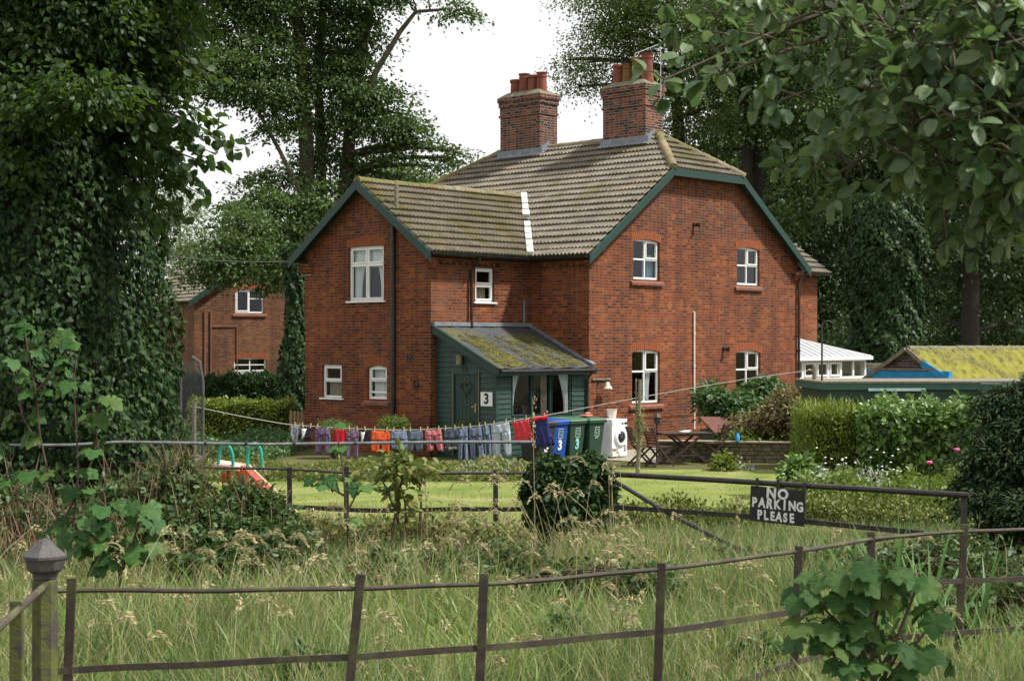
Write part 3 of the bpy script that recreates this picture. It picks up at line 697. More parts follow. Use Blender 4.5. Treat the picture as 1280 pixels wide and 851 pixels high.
# roof slopes
al = math.atan(tp); ca, sa = math.cos(al), math.sin(al)
wf = lambda x: (x + ov) / ca
main_poly = [(-ova, 0), (L + ova, 0), (L + ova, wf(hh)), (L - 1.45, wf(W / 2)), (1.45, wf(W / 2)), (-ova, wf(hh))]
tiles('roof', (-ov, 0, ze), (0, 1, 0), (ca, 0, sa), main_poly, M['roof'], house, seed=3)
tiles('roof', (W + ov, 0, ze), (0, 1, 0), (-ca, 0, sa), main_poly, M['roof'], house, seed=4)
be = math.atan((zr - zh) / (1.45 + ova)); cb_, sb_ = math.cos(be), math.sin(be); wm = (1.45 + ova) / cb_
tiles('roof', (0, -ova, zh), (1, 0, 0), (0, cb_, sb_), [(hh, 0), (W - hh, 0), (W / 2, wm)], M['roof_moss'], house, seed=5)
tiles('roof', (0, L + ova, zh), (1, 0, 0), (0, -cb_, sb_), [(hh, 0), (W - hh, 0), (W / 2, wm)], M['roof_moss'], house, seed=6)
wr = ((s2 - s1) / 2 + ov) / ca; vx = (zw - ze) / tp - ov
wpoly = [(-PJ - ov, 0), (-ov, 0), (vx, wr), (-PJ - ov, wr)]
tiles('roof', (0, s1 - ov, ze), (1, 0, 0), (0, ca, sa), wpoly, M['roof_moss'], house, seed=7)
tiles('roof', (0, s2 + ov, ze), (1, 0, 0), (0, -ca, sa), wpoly, M['roof_moss'], house, seed=8)
rr_ = ((ry2 - ry1) / 2 + ov) / ca; rvx = W - ((rzw - ze) / tp - ov)
rpoly = [(rx + .3, 0), (W + ov, 0), (rvx, rr_), (rx + .3, rr_)]
tiles('roof', (0, ry1 - ov, ze), (1, 0, 0), (0, ca, sa), rpoly, M['roof'], house, seed=9)
tiles('roof', (0, ry2 + ov, ze), (1, 0, 0), (0, -ca, sa), rpoly, M['roof'], house, seed=10)
for p, q in (((W / 2, L - 1.45, zr), (W / 2, 1.45, zr)), ((W / 2, 1.5, zr + .02), (hh + .02, -ova - .03, zh + .05)), ((W / 2, 1.5, zr + .02), (W - hh - .02, -ova - .03, zh + .05)),
             ((W / 2, L - 1.5, zr + .02), (hh, L + ova, zh + .05)), ((W / 2, L - 1.5, zr + .02), (W - hh, L + ova, zh + .05)),
             ((-PJ - ov, ym, zw), (vx + .1, ym, zw)), ((rx + .3, rym, rzw), (rvx, rym, rzw))):
    rb = MB(); ridge_tiles(rb, p, q); rb.build('ridge_tiles', M['ridge'], house, smooth='auto')
# white mortared valley
vb = MB(); a, b = Vector((vx, ym, zw)), Vector((-ov, s1 - ov, ze))
for i in range(10):
    if i == 4: continue
    p = a + (b - a) * (i / 10 + .01); q = a + (b - a) * ((i + 1) / 10); w_ = rnd.uniform(.16, .22)
    vb.bar(p + Vector((0, 0, .125)), q + Vector((0, 0, .115 + rnd.uniform(0, .02))), w_, .09, (-.5, -.5, 1))
vb.build('valley_flashing', M['mortarwhite'], house, bevel=.02)
# barge boards with dark soffits
def barge(p, q, thick, Mdir, depth=.24, par=None):
    bb = MB()
    p, q = Vector(p), Vector(q); o = Vector(Mdir) * thick
    dn = Vector((0, 0, -depth)); up = Vector((0, 0, .01))
    vs = [p + up, q + up, q + dn, p + dn]; vs += [v + o for v in vs]
    bb.add(vs, [(0, 1, 2, 3), (7, 6, 5, 4), (0, 4, 5, 1), (1, 5, 6, 2), (2, 6, 7, 3), (3, 7, 4, 0)])
    bb.build('bargeboard', M['green'], par or house, bevel=.006)
ya = -ova - .01
barge((-ov - .02, ya, ze - .01), (hh, ya, zh), .04, (0, -1, 0)); barge((W - hh, ya, zh), (W + ov + .02, ya, ze - .01), .04, (0, -1, 0))
barge((hh + .002, ya - .003, zh - .002), (W - hh - .002, ya - .003, zh - .002), .04, (0, -1, 0), .2)
xa = -PJ - ov - .0
barge((xa, s1 - ov - .02, ze - .01), (xa, ym, zw), .04, (-1, 0, 0)); barge((xa, ym, zw), (xa, s2 + ov + .02, ze - .01), .04, (-1, 0, 0))
barge((rx + .3, ry1 - ov, ze - .01), (rx + .3, rym, rzw), .04, (1, 0, 0))
sb = MB()
def soff(pts): sb.add([Vector(p) - Vector((0, 0, .06)) for p in pts], [tuple(range(len(pts)))])
soff([(-ov, -ova, ze), (hh, -ova, zh), (hh, .02, zh), (-ov, .02, ze)]); soff([(W - hh, -ova, zh), (W + ov, -ova, ze), (W + ov, .02, ze), (W - hh, .02, zh)])
soff([(hh, -ova, zh), (W - hh, -ova, zh), (W - hh, .02, zh + .02), (hh, .02, zh + .02)])
for sy, e in ((s1 - ov, 1), (s2 + ov, -1)): soff([(xa, sy, ze), (xa, ym, zw), (wingx + .02, ym, zw), (wingx + .02, sy, ze)])
soff([(-PJ, s1 - ov, ze + .0), (0, s1 - ov, ze), (0, s1, ze), (-PJ, s1, ze)]); soff([(-ov, -ova, ze), (0, -ova, ze), (0, s1, ze), (-ov, s1 - ov, ze)])
sb.build('soffit', M['greenwood'], house)
# gutters and pipes
zg_ = ze - .02
def gutter(p, q, r=.06):
    gb = MB()
    p, q = Vector(p), Vector(q); d = (q - p).normalized(); sd = d.cross(Vector((0, 0, 1))).normalized(); k = 8
    vs = []
    for c in (p, q):
        for j in range(k + 1):
            t = math.pi * j / k; vs.append(c + sd * math.cos(t) * r - Vector((0, 0, math.sin(t) * r)))
    gb.add(vs, [(j, j + 1, k + 2 + j, k + 1 + j) for j in range(k)] + [tuple(range(k + 1)), tuple(range(2 * k + 1, k, -1))])
    gb.build('gutter', M['black'], house)
gutter((-PJ - .28, s1 - ov - .06, zg_), (-ov - .05, s1 - ov - .06, zg_ - .01)); gutter((-ov - .06, s1 - ov - .05, zg_), (-ov - .06, -ova + .02, zg_))
gutter((W + ov - .3, ry1 - ov - .06, zg_), (rx + .28, ry1 - ov - .06, zg_)); gutter((W + ov + .06, -.2, zg_), (W + ov + .06, ry1, zg_))
gutter((-PJ - .28, s2 + ov + .06, zg_), (-ov, s2 + ov + .06, zg_))
def pipe(name, pts, r, m, collars=()):
    mb = MB(); mb.tube(pts, r, 10)
    for c in collars:
        mb.tube([(c[0], c[1], c[2] - .04), (c[0], c[1], c[2] + .04)], r * 1.3, 10)
    return mb.build(name, m, house, smooth='auto')
uy = H.onB(491, 0, wingx - .07)[0]
pipe('soil_pipe', [(wingx - .07, uy, -.1), (wingx - .07, uy, wzr(uy) - .02)], .062, M['black'], [(wingx - .07, uy, z) for z in (1.2, 3.0, 4.8)])
vent = MB(); vent.tube([(wingx + .05, uy, wzr(uy) + .1), (wingx + .05, uy, wzr(uy) + .68)], .055, 10); vent.build('vent_pipe', M['oldwood'], house)
ux = H.onA(589.5, 0, s1 - .08)[0]
pipe('downpipe', [(ux, s1 - ov - .06, zg_ - .05), (ux, s1 - ov - .06, zg_ - .16), (ux, s1 - .08, zg_ - .38), (ux, s1 - .08, 2.95), (ux, s1 - .3, 2.86)], .038, M['black'], [(ux, s1 - .08, 4.2), (ux, s1 - .08, 3.3)])
ux = H.onA(998.5, 0, -.07)[0]
pipe('downpipe', [(W + ov + .04, -.15, zg_ - .05), (ux + .05, -.12, zg_ - .25), (ux, -.07, zg_ - .45), (ux, -.07, -.1)], .04, M['black'], [(ux, -.07, z) for z in (1.1, 2.6, 4.2)])
ux = H.onA(868, 0, -.04)[0]
pipe('waste_pipe', [(ux, -.04, H.onA(868, 536)[1]), (ux, -.04, H.onA(868, 390)[1]), (ux, .02, H.onA(868, 390)[1])], .022, M['white'], [(ux, -.04, z) for z in (1.0, 2.2, 3.1)])
ux = H.onA(655, 0, s1 - .05)[0]
pipe('overflow_pipe', [(ux, s1 - .05, H.onA(655, 407, s1)[1]), (ux, s1 - .05, H.onA(655, 375, s1)[1])], .03, M['lead'], [(ux, s1 - .05, 3.5)])
# chimneys
c1 = chimney(house, W / 2 - .40, W / 2 + .40, 5.74, 7.40, 7.9, 10.42, [(.17, .60, .165, 'pot', 0), (.39, .56, .165, 'pot', 1), (.61, .64, .17, 'pot', 0), (.83, .50, .165, 'pot', 1)][::1], 0, 0)
c2 = chimney(house, W / 2 - .42, W / 2 + .42, 1.68, 3.25, 7.9, 10.25, [(.16, .84, .18, 'pot', 0), (.39, .76, .175, 'potgreen', 1), (.62, .62, .17, 'potgreen', 0), (.85, .64, .165, 'pot', 1)], 0, 0)
for ch, (y0, y1), hw in ((c1, (5.74, 7.40), .40), (c2, (1.68, 3.25), .42)):
    fb = MB(); xf = W / 2 - hw; zf = rz_at(xf)
    sl = Vector((-ca, 0, -sa))
    a, b = Vector((xf - .012, y0 - .12, zf + .27)), Vector((xf - .012, y1 + .12, zf + .27))
    p, q = Vector((xf - .012, y0 - .10, zf + .10)), Vector((xf - .012, y1 + .10, zf + .10))
    fb.add([a, b, q, p], [(0, 1, 2, 3)]); fb.add([p, q, q + sl * .12, p + sl * .12], [(0, 1, 2, 3)])
    for yy, s in ((y0 - .012, -1), (y1 + .012, 1)):
        fb.add([(xf - .012, yy, zf + .27), (W / 2, yy, zr + .22), (W / 2, yy, zr - .05), (xf - .012, yy, zf)], [(0, 1, 2, 3)])
        fb.add([(xf - .012, yy, zf + .08), (W / 2, yy, zr + .08), (W / 2, yy + s * .14, zr + .08), (xf - .012, yy + s * .14, zf + .08)], [(0, 1, 2, 3)])
    o = fb.build('flashing', M['lead'], ch); mod = o.modifiers.new('thick', 'SOLIDIFY'); mod.thickness = .012
# television aerial on the near chimney
ta = thing('television_aerial', 'thin silver television aerial beside the pots of the nearer chimney', 'aerial', H.world(W / 2 + .2, 1.60, 9.6))
b_ = ta.location; mb = MB(); mb.tube([(0, 0, 0), (0, 0, 1.95)], .012, 6); mb.build('mast', M['chrome'], ta)
mb = MB(); e0 = Vector((-.75, -.1, 1.55)); e1 = Vector((.12, .1, 1.92)); mb.tube([e0, e1], .014, 6)
for i in range(9):
    c = e0.lerp(e1, i / 9); mb.tube([c + Vector((0, -.13, 0)), c + Vector((0, .13, 0))], .006, 4)
for k in range(5): mb.tube([e1 + Vector((0, -.14, -.12 + .06 * k)), e1 + Vector((.04, .14, -.12 + .06 * k))], .008, 4)
mb.tube([e1 + Vector((0, -.12, -.12)), e1 + Vector((0, -.12, .12))], .008, 4); mb.tube([e1 + Vector((0, .12, -.12)), e1 + Vector((0, .12, .12))], .008, 4)
mb.build('antenna', M['chrome'], ta)

# ------------------------------------------------------------------ green boarded porch in the corner
py0 = .03; px0 = H.onA(620, 0, py0)[0]; pz_hi = H.onA(560, 407.5, s1)[1]; pz_lo = H.onA(680, 459, py0 - .18)[1]
print('PORCH', px0, pz_hi, pz_lo, 'left end px548 ->', H.onB(548, 0, px0)[0])
porch = thing('porch', 'green boarded lean-to porch with mossy felt roof in the corner of the house', 'porch', H.world(px0, py0), TH)
Wp, Dp = -px0 - .0, s1 - py0 - .01
mf = mA(0.0); mdr = mB(0.0)
PH = Frame(porch.location.x, porch.location.y, TH)
rw = PH.rectA(638, 464.5, 714, 521); rd = PH.rectB(567, 465, 600.5, 548); rd = (rd[0], rd[1], .02, rd[3])
slope = lambda y: pz_lo + (pz_hi - pz_lo) * (y + .18) / (Dp + .18)
pwb = MB()
def boards(Mf, u0, u1, z0, ztop, holes, bh=.125):
    z = z0
    while z < max(ztop(u0), ztop(u1)):
        z1 = z + bh
        segs = [(u0, u1)]
        for (a, b, c, d) in holes:
            if c < z + bh * .5 < d:
                ns = []
                for (p, q) in segs:
                    if p < a: ns.append((p, min(a, q)))
                    if q > b: ns.append((max(b, p), q))
                segs = ns
        for (p, q) in segs:
            # board wedge, cut under the roof line
            poly = clip2([(p, z), (q, z), (q, z1), (p, z1)], [(u0, z0), (u1, z0), (u1, ztop(u1)), (u0, ztop(u0))])
            if len(poly) >= 3:
                fr = [Mf(u, -.030 + .022 * (zz - z) / bh, zz) for u, zz in poly]; bk = [Mf(u, .02, zz) for u, zz in poly]; n = len(poly)
                pwb.add(fr + bk, [tuple(range(n)), tuple(range(2 * n - 1, n - 1, -1))] + [(i, i + n, (i + 1) % n + n, (i + 1) % n) for i in range(n)])
        z = z1
boards(mf, .04, Wp - .005, .12, lambda u: pz_lo - .02, [rw]); boards(mdr, .04, Dp, .12, lambda u: slope(u) - .06, [rd])
pwb.box(-.035, .04, -.035, .04, 0, pz_lo - .04); pwb.box(-.02, Wp - .01, -.02, .02, -.1, .12); pwb.box(-.02, .02, .05, Dp, -.1, .12)
pwb.build('wall', M['greenwood'], porch)
rb = MB(); n = 14
for (a, b, th_) in ((-.14, Wp + .03, .06),):
    lo, hi = Vector((0, -.22, slope(-.22))), Vector((0, Dp, slope(Dp)))
    vs = []
    for zoff in (0.0, -.07):
        for j in range(n + 1):
            c = lo.lerp(hi, j / n)
            for i in range(n + 1): vs.append((a + (b - a) * i / n, c.y, c.z + zoff + (.018 * math.sin(i * 2.1 + j) if zoff == 0 else 0)))
    m1 = n + 1
    rb.add(vs, [(j * m1 + i, j * m1 + i + 1, (j + 1) * m1 + i + 1, (j + 1) * m1 + i) for j in range(n) for i in range(n)] + [(m1 * m1 + j * m1 + i, m1 * m1 + j * m1 + i + 1, m1 * m1 + (j + 1) * m1 + i + 1, m1 * m1 + (j + 1) * m1 + i) for j in range(n) for i in range(n)])
ro = rb.build('roof', M['felt'], porch, smooth=True)
fb = MB(); fb.bar((-.15, -.24, slope(-.24) - .07), (-.15, Dp, slope(Dp) - .07), .04, .2); fb.bar((-.16, -.24, slope(-.24) + .02), (-.16, Dp, slope(Dp) + .02), .09, .03); fb.box(-.16, Wp + .03, -.24, -.205, slope(-.24) - .16, slope(-.24) - .01)
fb.build('fascia', M['greenwood'], porch)
fb = MB(); fb.bar((Wp + .0, -.2, slope(-.2) + .05), (Wp + .0, Dp, slope(Dp) + .05), .16, .06); fb.box(-.15, Wp + .02, Dp - .08, Dp + .004, slope(Dp) + .0, slope(Dp) + .10)
fb.build('flashing', M['lead'], ro)
fb = MB(); fb.tube([(-.12, -.27, slope(-.24) - .05), (Wp + .03, -.27, slope(-.24) - .06)], .05, 8); fb.build('gutter', M['black'], porch, smooth='auto')
fb = MB(); fb.tube([(Wp - .12, -.27, slope(-.24) - .08), (Wp - .12, -.07, slope(-.24) - .3), (Wp - .12, -.07, .05)], .036, 8); fb.build('downpipe', M['black'], porch, smooth='auto')
# moss cushions grow on the felt in two bands
mo = MB()
for (u0, u1) in ((.25, 1.0), (1.25, 3.1)):
    for k in range(1300):
        t = rnd.random() ** .75; u = rnd.uniform(u0, u1) + (.2 if u0 > 1 else -.1) * t * .3 + rnd.gauss(0, .07); v = Dp * .84 * (1 - t) - .15 + rnd.gauss(0, .05)
        if u > Wp - .12 or v < -.16: continue
        r_ = rnd.uniform(.010, .042); mo.lathe([(r_, 0), (r_ * .85, r_ * .3), (r_ * .35, r_ * .55)], 5, Vector((u, v, slope(v))))
mo.build('moss', M['porchmoss'], ro, smooth=True)
# porch window: green frame, three lights, tied white curtains
wo_ = window(porch, mf, rw, [(0, .335, 0, 1, .02), (.335, .66, 0, 1, .02), (.66, 1, 0, 1, .02)], 0, None, 'wide three light porch window with white curtains',
             [(.0, .19, .0, 1, .62, 1, 'net'), (.80, 1.0, .0, 1, .55, -1, 'net'), (.52, .62, .0, 1, 0, 1, 'curtain_tan')], d=.0, archring=False, wmat=M['green'], of=.05)
ib = MB(); ib.box(rw[0], rw[1], .9, 1.0, .2, 2.2); ib.box(.1, Wp - .1, .15, Dp - .05, .02, .05)
ib.box(rw[1] - .9, rw[1] - .35, .3, .7, .85, .88); ib.build('inner_partition', M['interior'], porch)
ib = MB(); ib.lathe([(.05, 0), (.09, .1), (.02, .14)], 10, (rw[1] - .78, .25, rw[2] + .02)); ib.lathe([(.06, 0), (.1, .07), (.02, .16)], 10, (rw[1] - .70, .27, rw[2] + .02))
o = ib.build('flower_pot', M['petal_pink'], None); o.location = porch.location; o.rotation_euler = porch.rotation_euler; tag(o, 'pink flower pot standing inside the porch window', 'flower pot')
# porch door
dm = MB(); u0, u1, z0, z1 = rd
frame_rect(dm, mdr, u0, u1, z0, z1, .06, -.045, .03); dm.box(u0 + .06, u1 - .06, -.012, .02, z0 + .06, z1 - .06, mdr)
for i in range(1, 6):
    uu = u0 + .06 + (u1 - u0 - .12) * i / 6; dm.box(uu - .004, uu + .004, -.018, -.011, z0 + .08, z1 - .08, mdr)
door = dm.build('door', M['green'], porch, bevel=.006)
zc = PH.onB(587, 507, 0)[1]; uc = PH.onB(583, 0, 0)[0]
hb = MB(); hb.box(uc - .16, uc + .16, -.03, -.015, zc - .03, zc + .035, mdr); hb.build('letterbox', M['blackiron'], door, bevel=.004)
uh, zh_ = PH.onB(595, 510, 0); hb = MB(); hb.box(uh - .025, uh + .025, -.028, -.013, zh_ - .1, zh_ + .1, mdr); hb.bar(mdr(uh, -.06, zh_ + .03), mdr(uh + .11, -.06, zh_ + .03), .02, .02); hb.bar(mdr(uh, -.02, zh_ + .03), mdr(uh, -.07, zh_ + .03), .02, .02)
hb.build('handle', mat('brass', (.55, .40, .14), .35, metal=.6), door, bevel=.003)
tb = MB(); tb.box(u0 + .0, u0 + .02, -.05, -.046, z0, z1, mdr); tb.box(u1 - .02, u1, -.05, -.046, z0, z1, mdr); tb.build('door_trim', mat('ochre door edging', (.25, .17, .07), .7), door)

# ---- things fixed on the walls
def fixed(name, label, cat, mb, m, P0, bevel=.004, group=None, smooth=False):
    o = mb.build(name, m, None, bevel=bevel, smooth=smooth); o.location = P0.location; o.rotation_euler = P0.rotation_euler
    return tag(o, label, cat, group)
def text_mesh(name, s, size, m, extrude=.003, offset=0.0, align='CENTER'):
    cu = bpy.data.curves.new(name, 'FONT'); cu.body = s; cu.size = size; cu.extrude = extrude; cu.offset = offset; cu.align_x = align; cu.align_y = 'CENTER'; cu.space_character = 1.0
    o = bpy.data.objects.new(name + '_t', cu); COL.objects.link(o); bpy.context.view_layer.update()
    me = bpy.data.meshes.new_from_object(o.evaluated_get(bpy.context.evaluated_depsgraph_get())); bpy.data.objects.remove(o)
    me.materials.clear(); me.materials.append(m); me.name = name
    t = bpy.data.objects.new(name, me); COL.objects.link(t); return t
r = PH.rectB(602.3, 490, 617, 507.5); cu_, cz_ = (r[0] + r[1]) / 2, (r[2] + r[3]) / 2
sg = thing('house_number_sign', 'white square house number sign on the green boards right of the porch door', 'sign', PH.world(-.045, cu_, cz_), TH - R(90))
mb = MB(); hw_, hz_ = (r[1] - r[0]) / 2, (r[3] - r[2]) / 2; mb.box(-hw_, hw_, 0, .012, -hz_, hz_); mb.build('sign_board', M['sign_white'], sg, bevel=.003)
t = text_mesh('number', '3', hz_ * 2.05, M['sign_black'], .002, .012); t.parent = sg; t.rotation_euler = (R(90), 0, 0); t.location = (0, -.004, 0)
# heart wreath
u_, z_ = PH.onB(583, 485, 0); pts = []
for i in range(33):
    t_ = 2 * math.pi * i / 32; pts.append(mdr(u_ - .0115 * (16 * math.sin(t_) ** 3), -.05, z_ + .0115 * (13 * math.cos(t_) - 5 * math.cos(2 * t_) - 2 * math.cos(3 * t_) - math.cos(4 * t_))))
mb = MB()
for k in range(4): mb.tube([(p[0] + rnd.uniform(-.012, .012), p[1] + rnd.uniform(-.015, .015), p[2] + rnd.uniform(-.015, .015)) for p in pts], .012, 5, False)
fixed('heart_wreath', 'woven twig heart wreath hanging on the porch door', 'wreath', mb, M['twig'], porch, 0)
u_, z_ = PH.onB(578, 450, 0); mb = MB(); mb.lathe([(.07, -.1), (.085, -.1), (.085, .09), (.05, .13)], 12, mdr(u_, -.11, z_))
fixed('porch_lamp', 'dull brass outside lamp above the porch door', 'lamp', mb, mat('dull brass', (.20, .18, .10), .5, metal=.4), porch, 0, smooth='auto')
u_, z_ = PH.onB(582, 462.5, 0); mb = MB(); mb.tube([mdr(u_ + .07 * math.sin(a_), -.04, z_ - .085 * math.cos(a_)) for a_ in np.linspace(.5, 5.8, 14)], .012, 5)
fixed('horseshoe', 'dark horseshoe hung just over the porch door frame', 'horseshoe', mb, M['blackiron'], porch, 0)
u_, z_ = H.onB(520.5, 480, wingx); mb = MB(); mb.tube([mw(u_ + .085 * math.sin(a_), -.03, z_ - .10 * math.cos(a_)) for a_ in np.linspace(.4, 5.9, 14)], .018, 5)
fixed('horseshoe', 'old horseshoe on the brick wall between the thick black pipe and the porch', 'horseshoe', mb, M['blackiron'], house, 0)
u_, z_ = H.onB(512, 447, wingx); mb = MB(); frame_rect(mb, mw, u_ - .1, u_ + .1, z_ - .1, z_ + .1, .02, -.02, .0)
for k in range(3): mb.box(u_ - .08, u_ + .08, -.015, 0, z_ - .065 + k * .05, z_ - .045 + k * .05, mw)
mb.box(u_ - .01, u_ + .01, -.018, 0, z_ - .08, z_ + .08, mw)
fixed('air_vent', 'small dark gridded air vent in the brick beside the thick black pipe', 'vent', mb, M['blackiron'], house, 0)
def floodlight(px, py, label):
    u_, z_ = H.onA(px, py); mb = MB()
    mb.box(u_ - .04, u_ + .04, -.05, .0, z_ - .05, z_ + .05, mg); mb.tube([mg(u_, -.04, z_ - .01), mg(u_ + .02, -.10, z_ + .01)], .025, 8); mb.tube([mg(u_ + .01, -.08, z_ + .0), mg(u_ + .06, -.18, z_ - .02)], [.045, .08], 10)
    return fixed('outside_light', label, 'light', mb, M['black'], house, 0, smooth='auto')
floodlight(867, 281, 'dark outside light high on the gable under the half hip')
floodlight(904, 436, 'dark outside light left of the window behind the shrub')
u_, z_ = H.onA(747, 480); lt = thing('wall_lantern', 'cream bell lantern on a dark bracket on the wall beside the porch', 'lantern', H.world(u_, 0, z_), TH)
mb = MB(); mb.bar((0, -.01, -.02), (0, -.01, .1), .04, .02); mb.tube([(0, -.01, .02), (.03, -.12, .1), (.1, -.2, .08), (.13, -.22, .02)], .014, 6); mb.build('bracket', M['blackiron'], lt)
mb = MB(); mb.lathe([(.03, .06), (.06, .03), (.075, -.06), (.12, -.11), (.10, -.12)], 14, (.13, -.22, 0)); mb.lathe([(.02, .0), (.05, -.02), (.08, -.09)], 14, (.24, -.2, -.04)); mb.build('lamp_shade', mat('cream enamel', (.66, .6, .46), .4), lt, smooth='auto')
sh_ = MB(); u_, z_ = H.onA(748, 474); sh_.box(u_ - .28, u_ + .45, -.05, .0, z_ - .02, z_ + .02, mg); 
fixed('wall_ledge', 'narrow grey ledge over the cream bell lantern', 'ledge', sh_, M['oldwood'], house)
u_, z_ = H.onA(1003, 0, ry1)[0], 0
# bracket stub left corner of the wing
mb = MB(); yb, zb = H.onB(386, 344, wingx); mb.bar(mw(yb + .25, -.03, zb), mw(yb - .15, -.03, zb), .03, .05); fixed('cable_bracket', 'pale wooden bracket high on the left corner of the house', 'bracket', mb, M['oldwood'], house)
# small silver flue by the right bargeboard
fl = MB(); fl.tube([(W + .15, .9, ze + .35), (W + .15, .9, ze + .95)], .07, 10); fl.tube([(W + .15, .9, ze + .9), (W + .15, .86, ze + 1.15), (W + .28, .82, ze + 1.2)], .02, 6)
fixed('flue_pipe', 'small silver flue rising behind the right end of the gable roof', 'flue', fl, M['lead'], house, 0, smooth='auto')

# ------------------------------------------------------------------ white conservatory behind the gable corner
cy0 = .35; cxl, cxr = W + .12, H.onA(1082, 0, cy0)[0]; cze = H.onA(1040, 446, cy0)[1]
cons = thing('conservatory', 'white framed conservatory with ribbed pale roof behind the right corner of the house', 'conservatory', H.world(0, 0), TH)
cb = MB(); mc = mA(cy0)
cb.box(cxl, cxr, cy0, cy0 + .07, cze - .16, cze - .02); cb.box(cxl, cxr, cy0 - .005, cy0 + .08, -.05, .45)
n = 6
for i in range(n + 1):
    u = cxl + (cxr - cxl) * i / n; cb.box(u - .05, u + .05, cy0 + .004, cy0 + .066, .45, cze - .16)
    if i < n: cb.box(u + .05, u + (cxr - cxl) / n - .05, cy0 + .006, cy0 + .064, cze - .72, cze - .63)
for i in (1, 2, 3):
    u = cxl + (cxr - cxl) * i / n; frame_rect(cb, mc, u + .06, u + (cxr - cxl) / n - .06, cze - .62, cze - .17, .06, -.02, .05)
cb.box(cxr - .07, cxr, cy0 + .07, cy0 + 3, cze - .16, cze - .02)
for i in range(4): cb.box(cxr - .066, cxr - .004, cy0 + .07 + i * .95, cy0 + .16 + i * .95, 0, cze - .16)
cb.build('frame', M['white'], cons, bevel=.006)
gb2 = MB(); gb2.add([(cxl, cy0 + .035, .45), (cxr, cy0 + .035, .45), (cxr, cy0 + .035, cze - .1), (cxl, cy0 + .035, cze - .1)], [(0, 1, 2, 3)]); gb2.add([(cxr - .03, cy0 + .07, .2), (cxr - .03, cy0 + 3, .2), (cxr - .03, cy0 + 3, cze - .1), (cxr - .03, cy0 + .07, cze - .1)], [(0, 1, 2, 3)])
gb2.build('pane', M['glass'], cons)
ib = MB(); ib.box(cxl + .2, cxr - .2, cy0 + 1.2, cy0 + 1.25, 0, cze - .2); ib.build('blind', M['interior'], cons)
rb = MB(); zt = cze + .62; yr = cy0 + 1.3; xe = cxr - 2.6
p00, p10, r0, r1, q10 = Vector((cxl, cy0 - .12, cze)), Vector((cxr + .12, cy0 - .12, cze)), Vector((cxl, yr, zt)), Vector((xe, yr, zt)), Vector((cxr + .12, cy0 + 3, cze))
rb.add([p00, p10, r1, r0], [(0, 1, 2, 3)]); rb.add([p10, q10, r1], [(0, 1, 2)])
ro2 = rb.build('roof', mat('pale roof sheet', (.36, .39, .42), .5, (.30, .33, .36), 3), cons)
rb = MB()
for i in range(13):
    u = cxl + .1 + (cxr - cxl - .1) * i / 12; t0 = 1.0 if u < xe else max(.05, (cxr + .12 - u) / (cxr + .12 - xe))
    rb.bar(Vector((u, cy0 - .12, cze + .012)), Vector((u, cy0 - .12 + (yr - cy0 + .12) * t0, cze + .012 + (zt - cze) * t0)), .05, .03)
rb.bar(p10 + Vector((0, 0, .02)), r1 + Vector((0, 0, .02)), .07, .04); rb.bar(r0 + Vector((0, 0, .02)), r1 + Vector((0, 0, .02)), .1, .05)
rb.box(cxl, cxr + .14, cy0 - .2, cy0 - .11, cze - .1, cze + .01); rb.build('glazing_bars', M['white'], ro2)
lv = MB(); lv.box(cxl + .0, cxl + .75, yr - .1, yr + .12, zt - .02, zt + .16); lv.build('ridge_vent', mat('blue grey vent', (.38, .44, .54), .4), ro2, bevel=.01)

# ------------------------------------------------------------------ moss roofed outbuilding and dark green shed
OB = Frame(*(at(1137, 428, 41).xy), TH - .12); ob = thing('outbuilding', 'low brick outbuilding with bright yellow moss roof and blue bargeboards', 'outbuilding', (OB.X0, OB.D0, 0), TH - .12)
hw, obl = 1.22, 6.5; zr_, ze_ = CZ - 8.5 / F * 41, 1.93
mb = MB(); wall(mb, mB(0.0), -hw, hw, -.2, zr_, (), [(-hw, -.2), (hw, -.2), (hw, ze_), (0, zr_ - .02), (-hw, ze_)]); wall(mb, mA(-hw), 0, obl, -.2, ze_); wall(mb, mA(hw), 0, obl, -.2, ze_); wall(mb, mB(obl), -hw, hw, -.2, zr_, (), [(-hw, -.2), (hw, -.2), (hw, ze_), (0, zr_ - .02), (-hw, ze_)])
mb.build('wall', brick_mat('old outbuilding brick', [(.20, .11, .085), (.14, .08, .07), (.25, .16, .12), (.10, .07, .065), (.18, .12, .10)], (.3, .28, .25), None, .5), ob)
mb = MB(); n, k = 60, 12
for sgn in (-1, 1):
    lo, hi = Vector((0, sgn * (hw + .16), ze_ - .1)), Vector((0, 0, zr_ + .03)); V = []
    for j in range(k + 1):
        c = lo.lerp(hi, j / k)
        for i in range(n + 1):
            w_ = .055 * math.sin(i * 1.7 + .5 * math.sin(j * 1.3)) * math.sin(j * 1.05 + i * .11) + rnd.uniform(0, .055)
            V.append((-.12 + (obl + .2) * i / n, c.y, c.z + w_))
    b0 = len(mb.v); mb.add(V, [(j * (n + 1) + i, j * (n + 1) + i + 1, (j + 1) * (n + 1) + i + 1, (j + 1) * (n + 1) + i) for j in range(k) for i in range(n)])
o = mb.build('roof', M['moss_roof'], ob); mod = o.modifiers.new('thick', 'SOLIDIFY'); mod.thickness = .07; mod.offset = -1
mb = MB(); mb.bar((-.17, -hw - .18, ze_ - .1), (-.17, -hw * .42, ze_ + (zr_ - ze_) * .50), .05, .17); mb.box(-.16, -.02, -hw - .1, hw + .05, ze_ - .16, ze_ + .18)
mb.build('bargeboard', M['tarp'], ob)
